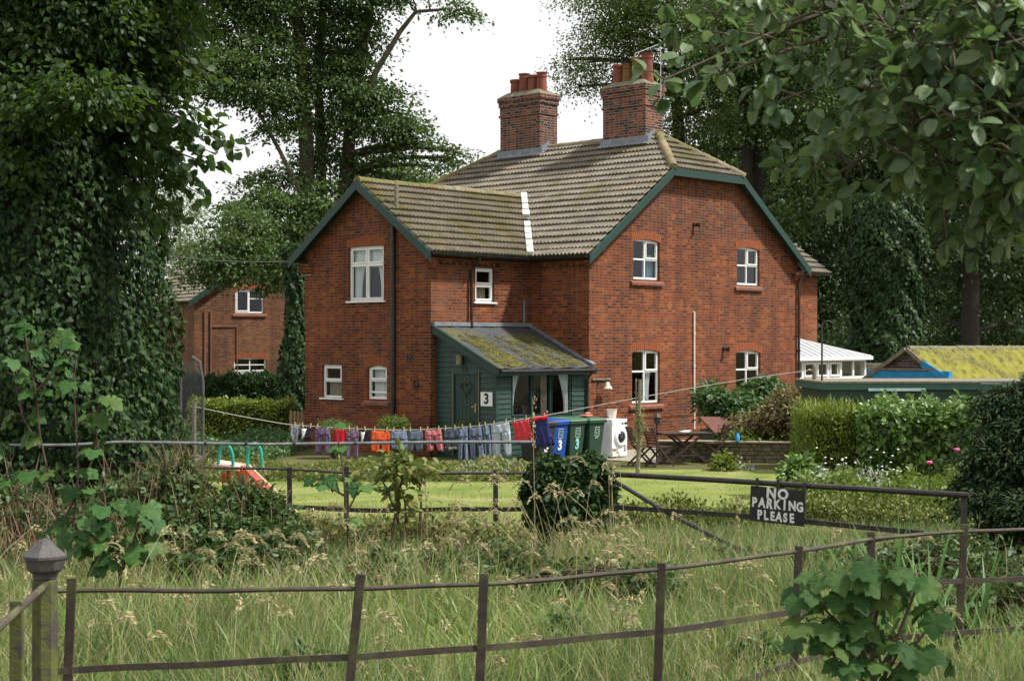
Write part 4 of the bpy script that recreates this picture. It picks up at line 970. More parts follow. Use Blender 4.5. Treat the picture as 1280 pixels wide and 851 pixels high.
mb = MB(); mb.bar((-.17, hw + .18, ze_ - .1), (-.17, .02, zr_), .05, .10); mb.bar((-.168, -hw * .45, ze_ + (zr_ - ze_) * .48), (-.168, -.02, zr_), .05, .10); mb.box(-.2, -.165, -hw + .3, hw - .1, ze_ + .19, ze_ + .24); mb.build('trim_board', M['oldwood'], ob)
mb = MB(); ridge_tiles(mb, (-.1, 0, zr_ + .02), (obl, 0, zr_ + .02), .10); mb.build('ridge_tiles', M['cement'], ob)
# a flat grey garage roof between
fg = thing('flat_roof_garage', 'grey flat roofed garage between the conservatory and the mossy outbuilding', 'garage', at(1090, 428, 48) * Vector((1, 1, 0)).x if False else Vector((at(1098, 428, 53).x, 53, 0)), .1)
mb = MB(); mb.box(-.3, 3.5, 0, 3, -.1, 1.75); mb.build('wall', mat('grey render', (.36, .33, .29), .9, (.26, .24, .22), 2), fg)
mb = MB(); mb.box(-.4, 3.6, -.15, 3.1, 1.752, 1.95); mb.build('roof', M['oldwood'], fg); mb = MB(); mb.box(-.35, 3.5, .1, 3, 1.952, 2.12); mb.build('moss', M['cement'], fg)
# dark green shed in front
shd = thing('garden_shed', 'low dark green felted shed with pale roof edge behind the tall hedge', 'shed', (at(1030, 428, 33.5).x, 33.5, 0), .04)
sx1 = at(1330, 428, 33.5).x - shd.location.x; szt = CZ - 49 / F * 33.5
mb = MB()
k = 26
V = []
for j in range(5):
    for i in range(k + 1): V.append((.06 + (sx1 - .06) * i / k, .03 + .035 * math.sin(i * 1.9 + j * .8) * math.sin(j * 1.1), szt - .1 - j * .5))
mb.add(V, [(j * (k + 1) + i, j * (k + 1) + i + 1, (j + 1) * (k + 1) + i + 1, (j + 1) * (k + 1) + i) for j in range(4) for i in range(k)])
mb.box(.06, sx1, .1, 2.4, -.1, szt - .1); mb.build('wall', M['greenwood'], shd)
mb = MB(); mb.box(-.04, sx1, -.05, 2.6, szt - .17, szt - .03); mb.build('fascia', mat('dark green felt edge', (.025, .085, .07), .7, (.05, .10, .085), 6), shd)
mb = MB(); mb.box(-.06, sx1, -.07, 2.6, szt - .028, szt + .01); mb.build('roof', M['oldwood'], shd)
mb = MB(); mb.box(.95, 2.2, -.062, -.052, szt - .20, szt - .14); mb.box(3.4, sx1, -.062, -.052, szt - .05, szt + .02); mb.build('edge_strip', mat('weathered turquoise strip', (.08, .34, .42), .6, (.45, .48, .48), 1.3), shd)

# ------------------------------------------------------------------ the second cottage, farther off on the left
CT = R(30); KF = Frame(at(243, 428, 71).x, 71, CT); cot = thing('brick_cottage', 'second brick cottage with green bargeboards half hidden by the drooping tree', 'cottage', (KF.X0, KF.D0, 0), CT)
kw, kh = 9.6, 4.9; mk = mA(0.0); wb = MB()
kz = lambda x: kh + .06 + tp * min(x, kw - x)
h1 = KF.rectA(294, 361.5, 330, 391.5); h2 = KF.rectA(292.5, 447, 333, 478)
wall(wb, mk, 0, kw, -.2, kz(kw / 2), [h1, h2], [(0, -.2), (kw, -.2), (kw, kz(kw)), (kw / 2, kz(kw / 2)), (0, kz(0))])
arch_fill(wb, mk, h2[0], h2[1], h2[3], .10)
wall(wb, mB(0.0), 0, 9, -.2, kh); wall(wb, mB(kw), 0, 9, -.2, kh); wall(wb, mA(9.0), 0, kw, -.2, kz(kw / 2), (), [(0, -.2), (kw, -.2), (kw, kz(kw)), (kw / 2, kz(kw / 2)), (0, kz(0))])
wb.build('wall', M['brick_far'], cot)
window(cot, mk, h1, [(0, .5, 0, 1, .06), (.5, 1, 0, .62, 0), (.5, 1, .62, 1, 0)], .05, 'brick', None, of=.07)
window(cot, mk, h2, [(0, .5, 0, .48, .0), (.5, 1, 0, .48, 0), (0, .5, .48, .74, 0), (.5, 1, .48, .74, 0), (0, .5, .74, 1, 0), (.5, 1, .74, 1, 0)], .10, 'brick', None, [(.05, .95, .0, .48, 0, 1, 'net')], of=.07)
wl = (kw / 2 + .35) / ca
cp = [(-.3, 0), (9.3, 0), (9.3, wl), (-.3, wl)]
tiles('roof', (-.35, 0, kh - .19), (0, 1, 0), (ca, 0, sa), cp, M['roof'], cot, pitch=.16, seed=21); tiles('roof', (kw + .35, 0, kh - .19), (0, 1, 0), (-ca, 0, sa), cp, M['roof'], cot, pitch=.16, seed=22)
rb = MB(); ridge_tiles(rb, (kw / 2, -.3, kh - .19 + tp * (kw / 2 + .35)), (kw / 2, 9.3, kh - .19 + tp * (kw / 2 + .35)), .13); rb.build('ridge_tiles', M['ridge'], cot)
barge((-.38, -.31, kh - .2), (kw / 2, -.31, kh - .19 + tp * (kw / 2 + .35)), .04, (0, -1, 0), .26, cot); barge((kw / 2, -.31, kh - .19 + tp * (kw / 2 + .35)), (kw + .38, -.31, kh - .2), .04, (0, -1, 0), .26, cot)
pb = MB()
for px in (255.5, 263): u = KF.onA(px, 0)[0]; pb.tube([(u, -.05, 0), (u, -.05, 4.3)], .035, 6)
pb.tube([(KF.onA(263, 0)[0], -.05, 3.6), (KF.onA(296, 0)[0], -.05, 3.62), (KF.onA(296, 0)[0], -.05, 1.2)], .025, 6); pb.build('downpipe', M['brick_sill'], cot)
# cable slung between the two houses
cbm = MB(); p, q = KF.world(4, -.4, 6.6), H.world(-PJ - .1, s2 - .15, 5.05); p = at(150, 306, 60); cbm.tube([p.lerp(q, t) - Vector((0, 0, .25 * 4 * t * (1 - t))) for t in np.linspace(0, 1, 14)], .014, 5)
o = cbm.build('overhead_cable', M['black'], None); tag(o, 'thin dark cable slung from the left trees to the house eaves', 'cable')

# paving strip beside the gable wall
pm = MB(); V = []
n = 20
for j in range(7):
    for i in range(n + 1):
        w_ = H.world(-1.6 + 12.5 * i / n, -3.4 + 3.38 * j / 6); V.append((w_.x, w_.y, float(gz(w_.y)) + .02))
pm.add(V, [(j * (n + 1) + i, j * (n + 1) + i + 1, (j + 1) * (n + 1) + i + 1, (j + 1) * (n + 1) + i) for j in range(6) for i in range(n)])
tag(pm.build('patio', M['paving'], None, smooth=True), kind='structure')
# ------------------------------------------------------------------ fences and gate
def rel(t): return lambda v: Vector(v) - t.location
# front fence: measured rail heights along its curving line
fx = [(58, 7.72), (88, 7.77), (268, 7.80), (447, 7.85), (604, 7.98), (826, 8.48), (998, 9.2), (1089, 9.87), (1205, 10.25), (1330, 10.5)]
pxs = np.array([p for p, d in fx]); ds = np.array([d for p, d in fx])
def fd(px): return float(np.interp(px, pxs, ds))
def rail(px0, px1, ypts, n=40, wob=.0, dfun=fd):
    xs = np.array([p for p, y in ypts]); ys = np.array([y for p, y in ypts]); out = []
    for px in np.linspace(px0, px1, n):
        out.append(at(px, float(np.interp(px, xs, ys)) + wob * math.sin(px * .031), dfun(px)))
    return out
ff = thing('estate_fence', 'rusty iron estate fence curving across the front of the long grass', 'fence', at(447, 428, 7.85) * 1)
ff.location.z = .5
top = [(58, 738), (88, 737.5), (268, 738), (447, 735), (604, 730), (710, 722), (826, 711), (915, 700), (998, 689), (1050, 680), (1089, 673), (1205, 664), (1330, 659)]
mid = [(58, 839), (88, 837), (268, 829), (447, 820), (604, 809.5), (826, 789), (998, 764), (1040, 752), (1089, 735), (1140, 729), (1205, 726), (1330, 720)]
low = [(500, 925), (826, 874), (930, 851), (1000, 826), (1089, 800), (1205, 790), (1330, 780)]
mb = MB(); mb.tube(rail(66, 1330, top, 60, .5), .0125, 8, True); mb.build('rail', M['iron'], ff, smooth='auto', world=True)
def flat_rail(pts, h, w):
    mb = MB()
    for a, b in zip(pts[:-1], pts[1:]): mb.bar(a, b + (b - a) * .03, w, h)
    return mb
flat_rail(rail(66, 1330, mid, 40, .6), .034, .010).build('rail', M['iron'], ff, world=True)
flat_rail(rail(470, 1330, low, 30, .5), .034, .010).build('rail', M['iron'], ff, world=True)
flat_rail(rail(66, 1330, [(p, y + 95 - (p > 1000) * 20) for p, y in mid if p < 600] + [(p, y + 60) for p, y in low if p > 600], 30, .5), .034, .010).build('rail', M['iron'], ff, world=True)
for px, yt, lean in ((90, 722, -8), (451, 717, -20), (605, 716, -7), (827, 703, -6), (998.5, 682, -6), (1089, 664, 0), (1206, 655, -8)):
    d = fd(px); a = at(px, yt, d - .012); b = a + Vector((lean / F * d * 1.6, 0, -(a.z - .40)))
    mb = MB(); mb.bar(a, b, .048, .013, (0, 1, 0)); mb.build('post', M['iron'], ff, bevel=.003, world=True)
cp_ = at(56, 428, 7.70); cpost = thing('corner_post', 'octagonal cast iron corner post with pointed cap at the left end of the front fence', 'post', (cp_.x, cp_.y, .45))
zt = at(56, 672, 7.7).z - .45; mb = MB()
mb.lathe([(.066, 0), (.064, zt - .21), (.060, zt - .205)], 8); mb.build('shaft', M['mosspost'], cpost, bevel=.006)
mb = MB(); mb.lathe([(.060, zt - .204), (.062, zt - .175), (.090, zt - .155), (.100, zt - .11), (.108, zt - .098), (.108, zt - .085), (.06, zt - .045), (.028, zt - .012), (.004, zt)], 8); mb.build('cap', M['postiron'], cpost, bevel=.006)
# short return of the fence on the left
fl_ = thing('side_fence', 'short iron fence rail running toward the viewer left of the corner post', 'fence', at(20, 428, 7.2)); fl_.location.z = .5
mb = MB(); mb.tube([at(57, 731, 7.66), at(28, 757, 7.2), at(-10, 792, 6.75), at(-60, 835, 6.3)], .018, 8); mb.build('rail', M['iron'], fl_, smooth='auto', world=True)
a = at(21, 750, 7.16); mb = MB(); mb.bar(a, Vector((a.x, a.y, .4)), .062, .03, (0, 1, 0)); mb.build('post', M['mosspost'], fl_, bevel=.006, world=True)

mf_ = thing('garden_fence', 'black iron garden fence running from the left to the ivy covered gatepost', 'fence', at(360, 428, 15.8)); mf_.location.z = .5
md = lambda px: 15.8 + (px - 660) / 660 * -.2
t1 = [(-40, 570), (100, 575), (240, 583), (360, 587), (430, 590), (520, 593), (620, 591), (700, 589)]
t2 = [(-40, 634), (240, 632), (360, 634), (430, 636), (520, 638), (620, 636), (700, 634)]
t3 = [(-40, 690), (300, 684), (430, 680), (620, 672), (700, 668)]
mb = MB(); mb.tube(rail(-40, 700, t1, 30, .8, md), .014, 7); mb.build('rail', M['blackiron'], mf_, smooth='auto', world=True)
flat_rail(rail(-40, 700, t2, 30, 1.0, md), .045, .012).build('rail', M['blackiron'], mf_, world=True)
flat_rail(rail(-40, 700, t3, 30, .8, md), .03, .012).build('rail', M['blackiron'], mf_, world=True)
for px, yt in ((60, 566), (200, 575), (362, 584), (433, 583), (496, 583), (619.5, 587)):
    a = at(px, yt, md(px) - .03); mb = MB(); mb.bar(a, Vector((a.x, a.y, .4)), .05, .016, (0, 1, 0)); mb.build('post', M['blackiron'], mf_, world=True)
pr = thing('pipe_rail', 'pale grey metal pipe propped level along the top of the garden fence', 'rail', at(330, 428, 15.4)); pr.location.z = .5
pp = [(-60, 556), (90, 556), (150, 552.5), (240, 553.5), (330, 555.5), (460, 553.5), (560, 552.5), (668, 552)]
mb = MB(); mb.tube(rail(-60, 668, pp, 40, .2, lambda p: 15.4), .0155, 8); mb.build('pipe', M['galv'], pr, smooth='auto', world=True)
mb = MB()
for px in (257, 308, 368, 444, 540, 600): a = at(px, 554, 15.4); mb.tube([a - Vector((.01, 0, 0)), a + Vector((.012, 0, 0))], .021, 8)
mb.build('clamp', M['black'], pr, world=True)
for px in (-20,):
    a = at(px, 556, 15.43); mb = MB(); mb.tube([a, Vector((a.x, a.y, .4))], .02, 7); mb.build('post', M['galv'], pr, world=True)
# field gate with its hand painted sign
g0, g1 = at(757, 592, 15.6), at(1212, 619, 13.3); gate = thing('field_gate', 'long black iron bar gate with a diagonal brace beside the ivy covered gatepost', 'gate', (g0.x, g0.y, .5))
gd = lambda px: float(1 / np.interp(px, [757, 1212], [1 / 15.6, 1 / 13.3]))
mb = MB(); mb.tube(rail(757, 1212, [(757, 592), (900, 600), (1012, 607), (1212, 619)], 24, 0, gd), .027, 8); mb.build('top_rail', M['blackiron'], gate, smooth='auto', world=True)
for ys in ([(757, 633), (940, 645), (1212, 672)], [(757, 676), (940, 690), (1212, 716)], [(757, 708), (940, 724), (1212, 752)]):
    flat_rail(rail(757, 1212, ys, 12, 0, gd), .045, .016).build('bar', M['blackiron'], gate, world=True)
mb = MB(); mb.tube([at(760, 596, gd(760) + .03), at(835, 641, gd(835) + .03), at(945, 697, gd(945) + .03)], .022, 7); mb.build('brace', M['blackiron'], gate, world=True)
for px, y0, y1 in ((762, 590, 715), (1205, 616, 752)):
    mb = MB(); mb.bar(at(px, y0, gd(px) + .02), at(px, y1, gd(px) + .02), .05, .02, (0, 1, 0)); mb.build('stile', M['blackiron'], gate, world=True)
sc_ = at(971.5, 632, gd(971.5) - .06); sgn_ang = math.atan2(g1.y - g0.y, g1.x - g0.x)
nps = thing('warning_sign', 'black board hand painted NO PARKING PLEASE in white, hung on the iron gate', 'sign', sc_, sgn_ang)
nps.rotation_euler = (0, R(2.0), sgn_ang)
hw_, hz_ = 30 / F * 14.4 / math.cos(sgn_ang), 22 / F * 14.4
mb = MB(); mb.box(-hw_, hw_, -.006, .010, -hz_, hz_); mb.build('sign_board', M['sign_black'], nps, bevel=.003)
lbm = bmesh.new()
def painted(line, zc, size, xs, width):
    n = len(line); b_ = None
    for i, ch in enumerate(line):
        if ch == ' ': continue
        t = text_mesh('letter', ch, size * rnd.uniform(.95, 1.05), M['sign_white'], .0012, size * .044)
        T = Matrix.Translation((xs[0] + (xs[1] - xs[0]) * (i / max(n - 1, 1)), -.0085, zc + rnd.uniform(-.003, .003))) @ Matrix.Rotation(R(rnd.uniform(-5, 5)), 4, 'Y') @ Matrix.Rotation(R(90), 4, 'X') @ Matrix.Diagonal((width, 1, 1, 1))
        me_ = t.data; me_.transform(T); lbm.from_mesh(me_); bpy.data.objects.remove(t)
painted('NO', hz_ * .66, .125, (-.06, .06), 1.05); painted('PARKING', .010, .122, (-hw_ * .83, hw_ * .84), .82); painted('PLEASE', -hz_ * .62, .115, (-hw_ * .62, hw_ * .56), .80)
lme = bpy.data.meshes.new('lettering'); lbm.to_mesh(lme); lbm.free(); lme.materials.append(M['sign_white'])
lo_ = bpy.data.objects.new('lettering', lme); COL.objects.link(lo_); lo_.parent = nps
for x in (-hw_ * .78, 0, hw_ * .95):
    mb = MB(); mb.box(x - .015, x + .015, .004, .012, hz_ - .02, hz_ + .075); mb.build('strap', M['blackiron'], nps)

# ------------------------------------------------------------------ washing line
DL = 35.0
lp = [(243, 508), (300, 520), (345, 528), (365, 531), (380, 532), (400, 533), (440, 535.5), (480, 537), (520, 537), (560, 535), (600, 532), (640, 526), (663, 522), (688, 518), (740, 508), (800, 496.5), (870, 484), (940, 472.5), (1010, 463)]
lx = np.array([p for p, y in lp]); ly = np.array([y for p, y in lp])
def line_at(px): return at(px, float(np.interp(px, lx, ly)), DL)
cl = thing('washing_line', 'long grey washing line pegged with clothes between the left hedge and a wooden post', 'washing line', Vector((0, DL, 0)))
mb = MB(); mb.tube([line_at(p) for p in np.linspace(243, 1010, 60)], .009, 5); mb.build('rope', M['rope'], cl, world=True)
pegm = mat('wooden peg', (.72, .58, .34), .7)
def peg(px):
    a = line_at(px); mb = MB(); t = rnd.uniform(-.5, .7)
    mb.bar(a + Vector((t * .03, -.012, .065)), a + Vector((-t * .02, -.012, -.045)), .02, .022); mb.build('peg', pegm, cl, world=True)
lpost = thing('line_post', 'thin wooden washing line post beside the clipped hedge', 'post', (at(1018, 428, DL).x, DL, 0))
mb = MB(); mb.tube([(0, 0, -.1), (0, 0, CZ - 30 / F * DL)], [.055, .05], 8); mb.build('post', M['oldwood'], lpost); mb = MB(); mb.tube([(0, 0, 2.22), (-.14, 0, 2.24)], .02, 6); mb.build('hook', M['rope'], lpost)
lpost2 = thing('line_post', 'weathered washing line post rising out of the left hedge', 'post', (at(243, 428, DL).x, DL, 0)); mb = MB(); mb.tube([(0, 0, -.1), (0, 0, 1.5)], .045, 8); mb.build('post', M['oldwood'], lpost2)

def cloth_mat(name, col, col2=None, sc_=14):
    m, t, p, o = new_mat(name); f = noise(t, sc_, 4); c = ramp(t, [(.38, col), (.62, col2 or tuple(x * .7 for x in col))], f).outputs[0]
    t.links.new(c, p.inputs['Base Color']); p.inputs['Roughness'].default_value = .95; p.inputs['Specular IOR Level'].default_value = .1
    bump(t, p, noise(t, 60, 3), .25, .004); return m
SWAY = [0.0, 0.0, 0.0]
def limb(mb, rows, phase, mi=0, n=26):
    """rows = (x centre, half width, z, thickness) from top to bottom: a flattened, rippled sleeve of cloth"""
    b = len(mb.v)
    for j, (xc, hw, z, th_) in enumerate(rows):
        f = j / (len(rows) - 1)
        for k in range(n):
            a = 2 * math.pi * k / n; cx_, sy_ = math.cos(a), math.sin(a)
            rip = 1 + .0; x = xc + hw * cx_
            fold = .018 * f * math.sin(x * 46 + phase) + .010 * math.sin(x * 90 + phase * 2 + f * 4)
            sag = -.03 * max(0, 1 - f * 3) * (1 - (cx_ * .9) ** 2) if SWAY[2] else 0
            mb.v.append((x + SWAY[0] * -z, SWAY[1] * -z + th_ * (abs(sy_) ** .7) * (1 if sy_ > 0 else -1) + fold, z + sag + .014 * f * math.sin(x * 30 + phase)))
    for j in range(len(rows) - 1):
        for k in range(n): mb.f.append((b + j * n + k, b + j * n + (k + 1) % n, b + (j + 1) * n + (k + 1) % n, b + (j + 1) * n + k)); mb.m.append(mi)
    mb.f.append(tuple(b + k for k in range(n))); mb.m.append(mi); e = b + (len(rows) - 1) * n; mb.f.append(tuple(e + k for k in range(n))); mb.m.append(mi)
def lerp_rows(a, b, n): return [tuple(a[i] + (b[i] - a[i]) * k / n for i in range(4)) for k in range(n + 1)]
def garment(name, label, cat, l, r, bottom, kind, m, extra=None):
    pc = (l + r) / 2; a = line_at(pc); w = (r - l) / F * DL / 2; h = (bottom - float(np.interp(pc, lx, ly))) / F * DL
    g = thing(name, label, cat, a, 0, 'washing pegged on the line'); tilt = math.atan2(line_at(r).z - line_at(l).z, line_at(r).x - line_at(l).x); g.rotation_euler = (0, -tilt, rnd.uniform(-.12, .12))
    ph = rnd.uniform(0, 6); mb = MB(); SWAY[:] = [rnd.uniform(-.09, .09), rnd.uniform(-.12, .12), 1.0]
    if kind == 'trousers':
        hip = h * .30; limb(mb, lerp_rows((0, w * .92, -.005, .012), (0, w, -hip, .045), 5), ph)
        for s in (-1, 1): limb(mb, lerp_rows((s * w * .5, w * .49, -hip * .9, .04), (s * w * rnd.uniform(.54, .72), w * rnd.uniform(.30, .38), -h * rnd.uniform(.96, 1.02), .035), 8), ph + s)
    elif kind == 'shorts':
        hip = h * .5; limb(mb, lerp_rows((0, w * .9, -.005, .012), (0, w, -hip, .05), 5), ph)
        for s in (-1, 1): limb(mb, lerp_rows((s * w * .5, w * .5, -hip * .95, .045), (s * w * .58, w * .40, -h, .05), 5), ph + s)
    elif kind == 'shirt':       # pegged by the hem, sleeves falling outward at the bottom
        limb(mb, lerp_rows((0, w * .93, -.005, .012), (0, w * .98, -h * .8, .05), 7) + lerp_rows((0, w * .9, -h * .9, .05), (0, w * .45, -h, .03), 2), ph)
        for s in (-1, 1): limb(mb, lerp_rows((s * w * .85, w * .18, -h * .62, .03), (s * w * .98, w * .22, -h * .98, .03), 4), ph + s * 2)
    elif kind == 'cloth':
        limb(mb, lerp_rows((0, w * .9, -.005, .01), (w * .1, w, -h * .6, .025), 5) + lerp_rows((w * .1, w * .9, -h * .7, .03), (w * .1, w * .6, -h, .03), 3), ph)
    mb.build('fabric', m, g, smooth=True)
    if extra: extra(g, w, h)
    for px in ((l + r) / 2 + (r - l) * .0,) if r - l < 14 else (l + (r - l) * .18, r - (r - l) * .18): peg(px)
    return g
def stripe(m, z0, z1, name='trim'):
    def f(g, w, h):
        mb = MB(); limb(mb, lerp_rows((0, w * 1.0, -h * z0, .058), (0, w * 1.0, -h * z1, .058), 2), 1.0); mb.build(name, m, g, smooth=True)
    return f
CM = {k: cloth_mat(k + ' cloth', *v) for k, v in dict(purple=((.16, .10, .19), (.11, .07, .14)), red=((.50, .018, .03), (.36, .014, .025)), mauve=((.20, .12, .20), (.14, .085, .15)), orange=((.60, .10, .03), (.44, .07, .025)),
      denim=((.19, .23, .33), (.12, .15, .23)), slate=((.11, .14, .19), (.075, .095, .13)), pink=((.58, .19, .22), (.44, .13, .16)), greyjean=((.12, .14, .19), (.07, .08, .11)), blue=((.16, .20, .28), (.10, .13, .19)), mid=((.13, .16, .23), (.085, .105, .15)),
      pale=((.44, .49, .57), (.34, .38, .45)), coral=((.62, .06, .075), (.5, .04, .055)), navy=((.035, .04, .14), (.022, .026, .10)), black=((.02, .02, .024), (.03, .03, .034)), white=((.72, .73, .74), (.6, .6, .62)), check=((.13, .14, .17), (.34, .35, .38))).items()}
whitebit = stripe(CM['white'], .25, .62, 'print')
garment('tea_towel', 'grey speckled cloth at the left end of the washing line', 'cloth', 363, 374, 553, 'cloth', CM['check'])
def patch(g, w, h):
    mb = MB(); limb(mb, lerp_rows((-w * .35, w * .45, -h * .15, .05), (-w * .35, w * .4, -h * .9, .05), 3), .3); mb.build('print', CM['white'], g, smooth=True)
garment('vest', 'small black vest with a white panel near the left end of the line', 'vest', 376, 391, 549, 'shirt', CM['black'], patch)
garment('leggings', 'dusky purple leggings between the black vest and the red top', 'leggings', 393, 413, 567, 'trousers', CM['purple'])
garment('top', 'bright red top between two pairs of purple leggings', 'top', 416, 433, 558, 'shirt', CM['red'])
garment('leggings', 'mauve leggings just right of the bright red top', 'leggings', 434, 449, 573, 'trousers', CM['mauve'])
garment('vest', 'small black vest with a white print beside the orange shorts', 'vest', 450, 463, 554, 'shirt', CM['black'], patch)
garment('shorts', 'bright orange shorts on the washing line', 'shorts', 464, 488, 565, 'shorts', CM['orange'])
garment('shorts', 'light blue denim shorts right of the orange shorts', 'shorts', 488, 509, 561, 'shorts', CM['denim'])
garment('shorts', 'slate blue shorts between the light denim and the pink pair', 'shorts', 509.5, 529, 563, 'shorts', CM['slate'])
garment('trousers', 'rose pink cropped trousers on the washing line', 'trousers', 530, 552, 564, 'trousers', CM['pink'])
garment('shorts', 'dark grey shorts with a white edge right of the pink trousers', 'shorts', 553.5, 572, 561, 'shorts', CM['greyjean'], stripe(CM['white'], .86, 1.0))
garment('jeans', 'faded blue jeans, first of the three long pairs', 'jeans', 572.5, 584.5, 576, 'trousers', CM['blue'])
garment('jeans', 'darker blue jeans, middle of the three long pairs', 'jeans', 585, 602, 575, 'trousers', CM['mid'])
garment('jeans', 'narrow blue jeans next to the pale grey trousers', 'jeans', 602.5, 611.5, 573, 'trousers', CM['blue'])
garment('trousers', 'pale grey trousers with wide legs near the porch window', 'trousers', 612.5, 637, 571, 'trousers', CM['pale'])
garment('shirt', 'coral red shirt with dark lower edge below the porch window', 'shirt', 639, 662, 553, 'shirt', CM['coral'], stripe(CM['black'], .90, 1.02))
garment('football_shirt', 'navy blue shirt with a red hem hanging in front of the bins', 'shirt', 663, 684, 560, 'shirt', CM['navy'], stripe(CM['red'], 0.0, .12))

# ------------------------------------------------------------------ wheelie bins, washing machine, bucket
def wheelie(px, D, body_m, lid_m, label, num=None, numm='sign_white', logo=True, rz=TH):
    p = at(px, 428, D); g = thing('wheelie_bin', label, 'bin', (p.x, p.y, float(gz(p.y)) + .02), rz, 'wheelie bins in front of the porch')
    w0, w1, d0, d1, h = .22, .285, .25, .34, .96
    mb = MB(); vs = [(-w0, -d0, .06), (w0, -d0, .06), (w0, d0, .06), (-w0, d0, .06), (-w1, -d1, h), (w1, -d1, h), (w1, d1, h), (-w1, d1, h)]
    mb.add(vs, [(3, 2, 1, 0), (4, 5, 6, 7), (0, 1, 5, 4), (1, 2, 6, 5), (2, 3, 7, 6), (3, 0, 4, 7)]); mb.build('body', body_m, g, bevel=.03)
    mb = MB(); mb.box(-w1 - .025, w1 + .025, -d1 - .03, d1 + .01, h - .05, h + .012); mb.build('rim', body_m, g, bevel=.012)
    mb = MB(); vs = [(-w1 - .03, -d1 - .05, h + .014), (w1 + .03, -d1 - .05, h + .014), (w1 + .03, d1 + .02, h + .014), (-w1 - .03, d1 + .02, h + .014), (-w1, -d1, h + .06), (w1, -d1, h + .06), (w1 * .95, d1, h + .10), (-w1 * .95, d1, h + .10)]
    mb.add(vs, [(3, 2, 1, 0), (4, 5, 6, 7), (0, 1, 5, 4), (1, 2, 6, 5), (2, 3, 7, 6), (3, 0, 4, 7)]); lid = mb.build('lid', lid_m, g, bevel=.015)
    mb = MB(); mb.tube([(-w1, d1 + .06, h + .02), (w1, d1 + .06, h + .02)], .016, 8); mb.build('handle', body_m, g)
    for s in (-1, 1):
        mb = MB(); mb.tube([(s * (w0 + .0), d0 + .03, .1), (s * (w0 + .05), d0 + .03, .1)], .1, 14); mb.build('wheel', M['black'], g)
    tl = math.atan2(d1 - d0, h - .06); yf = lambda z: -d0 - (d1 - d0) * (z - .06) / (h - .06) - .006
    if logo:
        mb = MB(); mm = lambda u, d, z: (u, yf(z) + d, z)
        frame_rect(mb, mm, -.085, .085, .60, .82, .014, -.004, .004); mb.box(-.05, .05, -.004, .004, .55, .575, mm); frame_rect(mb, mm, -.045, .045, .66, .77, .012, -.004, .004)
        mb.build('logo', mat('pale stamp', (.40, .55, .48), .6), g)
    if num:
        t = text_mesh('number', num, .30, M[numm], .003, .012); t.parent = g; t.rotation_euler = (R(90) - tl * -1, 0, 0); t.location = (0, yf(.42) - .006, .42)
    return g
wheelie(671, 35.9, M['bin_black'], M['bin_black'], 'black wheelie bin mostly hidden behind the navy shirt', '3', logo=False)
wheelie(688, 36.5, M['bin_blue'], M['bin_blue'], 'blue wheelie bin with a white number beside the navy shirt', '3')
wheelie(709.5, 36.9, M['bin_green'], M['bin_lid'], 'green wheelie bin with a pale blue number', '3', 'num_blue')
gb_ = wheelie(733.5, 37.3, M['bin_green'], M['bin_lid'], 'green wheelie bin without a number beside the washing machine')
p = gb_.location; mb = MB(); mb.box(-.2, .1, -.12, .1, 0, .04); mb.lathe([(.05, .03), (.09, .06), (.03, .1)], 9, (.05, 0, 0)); o = mb.build('plastic_sack', cloth_mat('faded red plastic', (.55, .2, .16)), None, bevel=.015); o.location = (p.x, p.y, p.z + 1.06); o.rotation_euler = (0, 0, TH + .2); tag(o, 'crumpled faded red bag lying on the lid of a green bin', 'bag')
p = at(764, 428, 38.4); wmc = thing('washing_machine', 'discarded white front loading washing machine standing outside on the paving', 'washing machine', (p.x, p.y, .02), TH)
mb = MB(); mb.box(-.30, .30, -.27, .27, .03, .92); mb.build('body', M['appliance'], wmc, bevel=.018)
mb = MB()
for i in range(7): mb.box(-.306, -.300, -.2 + i * .065, -.17 + i * .065, .12, .84)
mb.build('side_panel', mat('ribbed grey panel', (.62, .65, .70), .4), wmc)
mb = MB(); mb.box(-.302, .302, -.275, .275, .921, .945); mb.build('top', M['appliance'], wmc, bevel=.01)
cm = Matrix.Translation((.02, -.272, .50)) @ Matrix.Rotation(R(90), 4, 'X')
mb = MB(); prof = [(.135, .0), (.225, .0), (.225, .03), (.19, .055), (.15, .05), (.135, .02)]
mb.lathe(prof, 28); mb.v = [tuple(cm @ Vector(v)) for v in mb.v]; dr = mb.build('door', M['appliance'], wmc, smooth='auto')
mb = MB(); mb.lathe([(.148, .012), (.14, .04), (.08, .06), (.0, .066)], 24); mb.v = [tuple(cm @ Vector(v)) for v in mb.v]; mb.build('pane', M['darkglass'], dr, smooth=True)
mb = MB(); mb.box(-.28, -.06, -.279, -.27, .80, .88); mb.build('drawer', M['appliance'], wmc, bevel=.004)
mb = MB(); mb.box(.08, .14, -.282, -.271, .82, .86); mb.box(.18, .28, -.282, -.271, .82, .87); mb.build('control_panel', M['sign_black'], wmc, bevel=.003)
mb = MB(); mb.box(.17, .25, -.30, -.27, .18, .32); mb.build('filter_flap', M['chrome'], wmc, bevel=.005)
q = H.world(0, 0); bk = thing('bucket', 'beige plastic bucket standing on the white washing machine', 'bucket', (p.x + .02, p.y + .12, .966), TH)
mb = MB(); mb.lathe([(.10, 0), (.135, .22), (.14, .22), (.142, .235), (.13, .235), (.095, .01)], 20); mb.build('body', M['bucket'], bk, smooth='auto')
mb = MB(); mb.tube([(.14 * math.cos(a_), -.01 - .05 * math.sin(a_), .22 - .10 * math.sin(a_)) for a_ in np.linspace(0, math.pi, 12)], .006, 5); mb.build('handle', M['white'], bk)

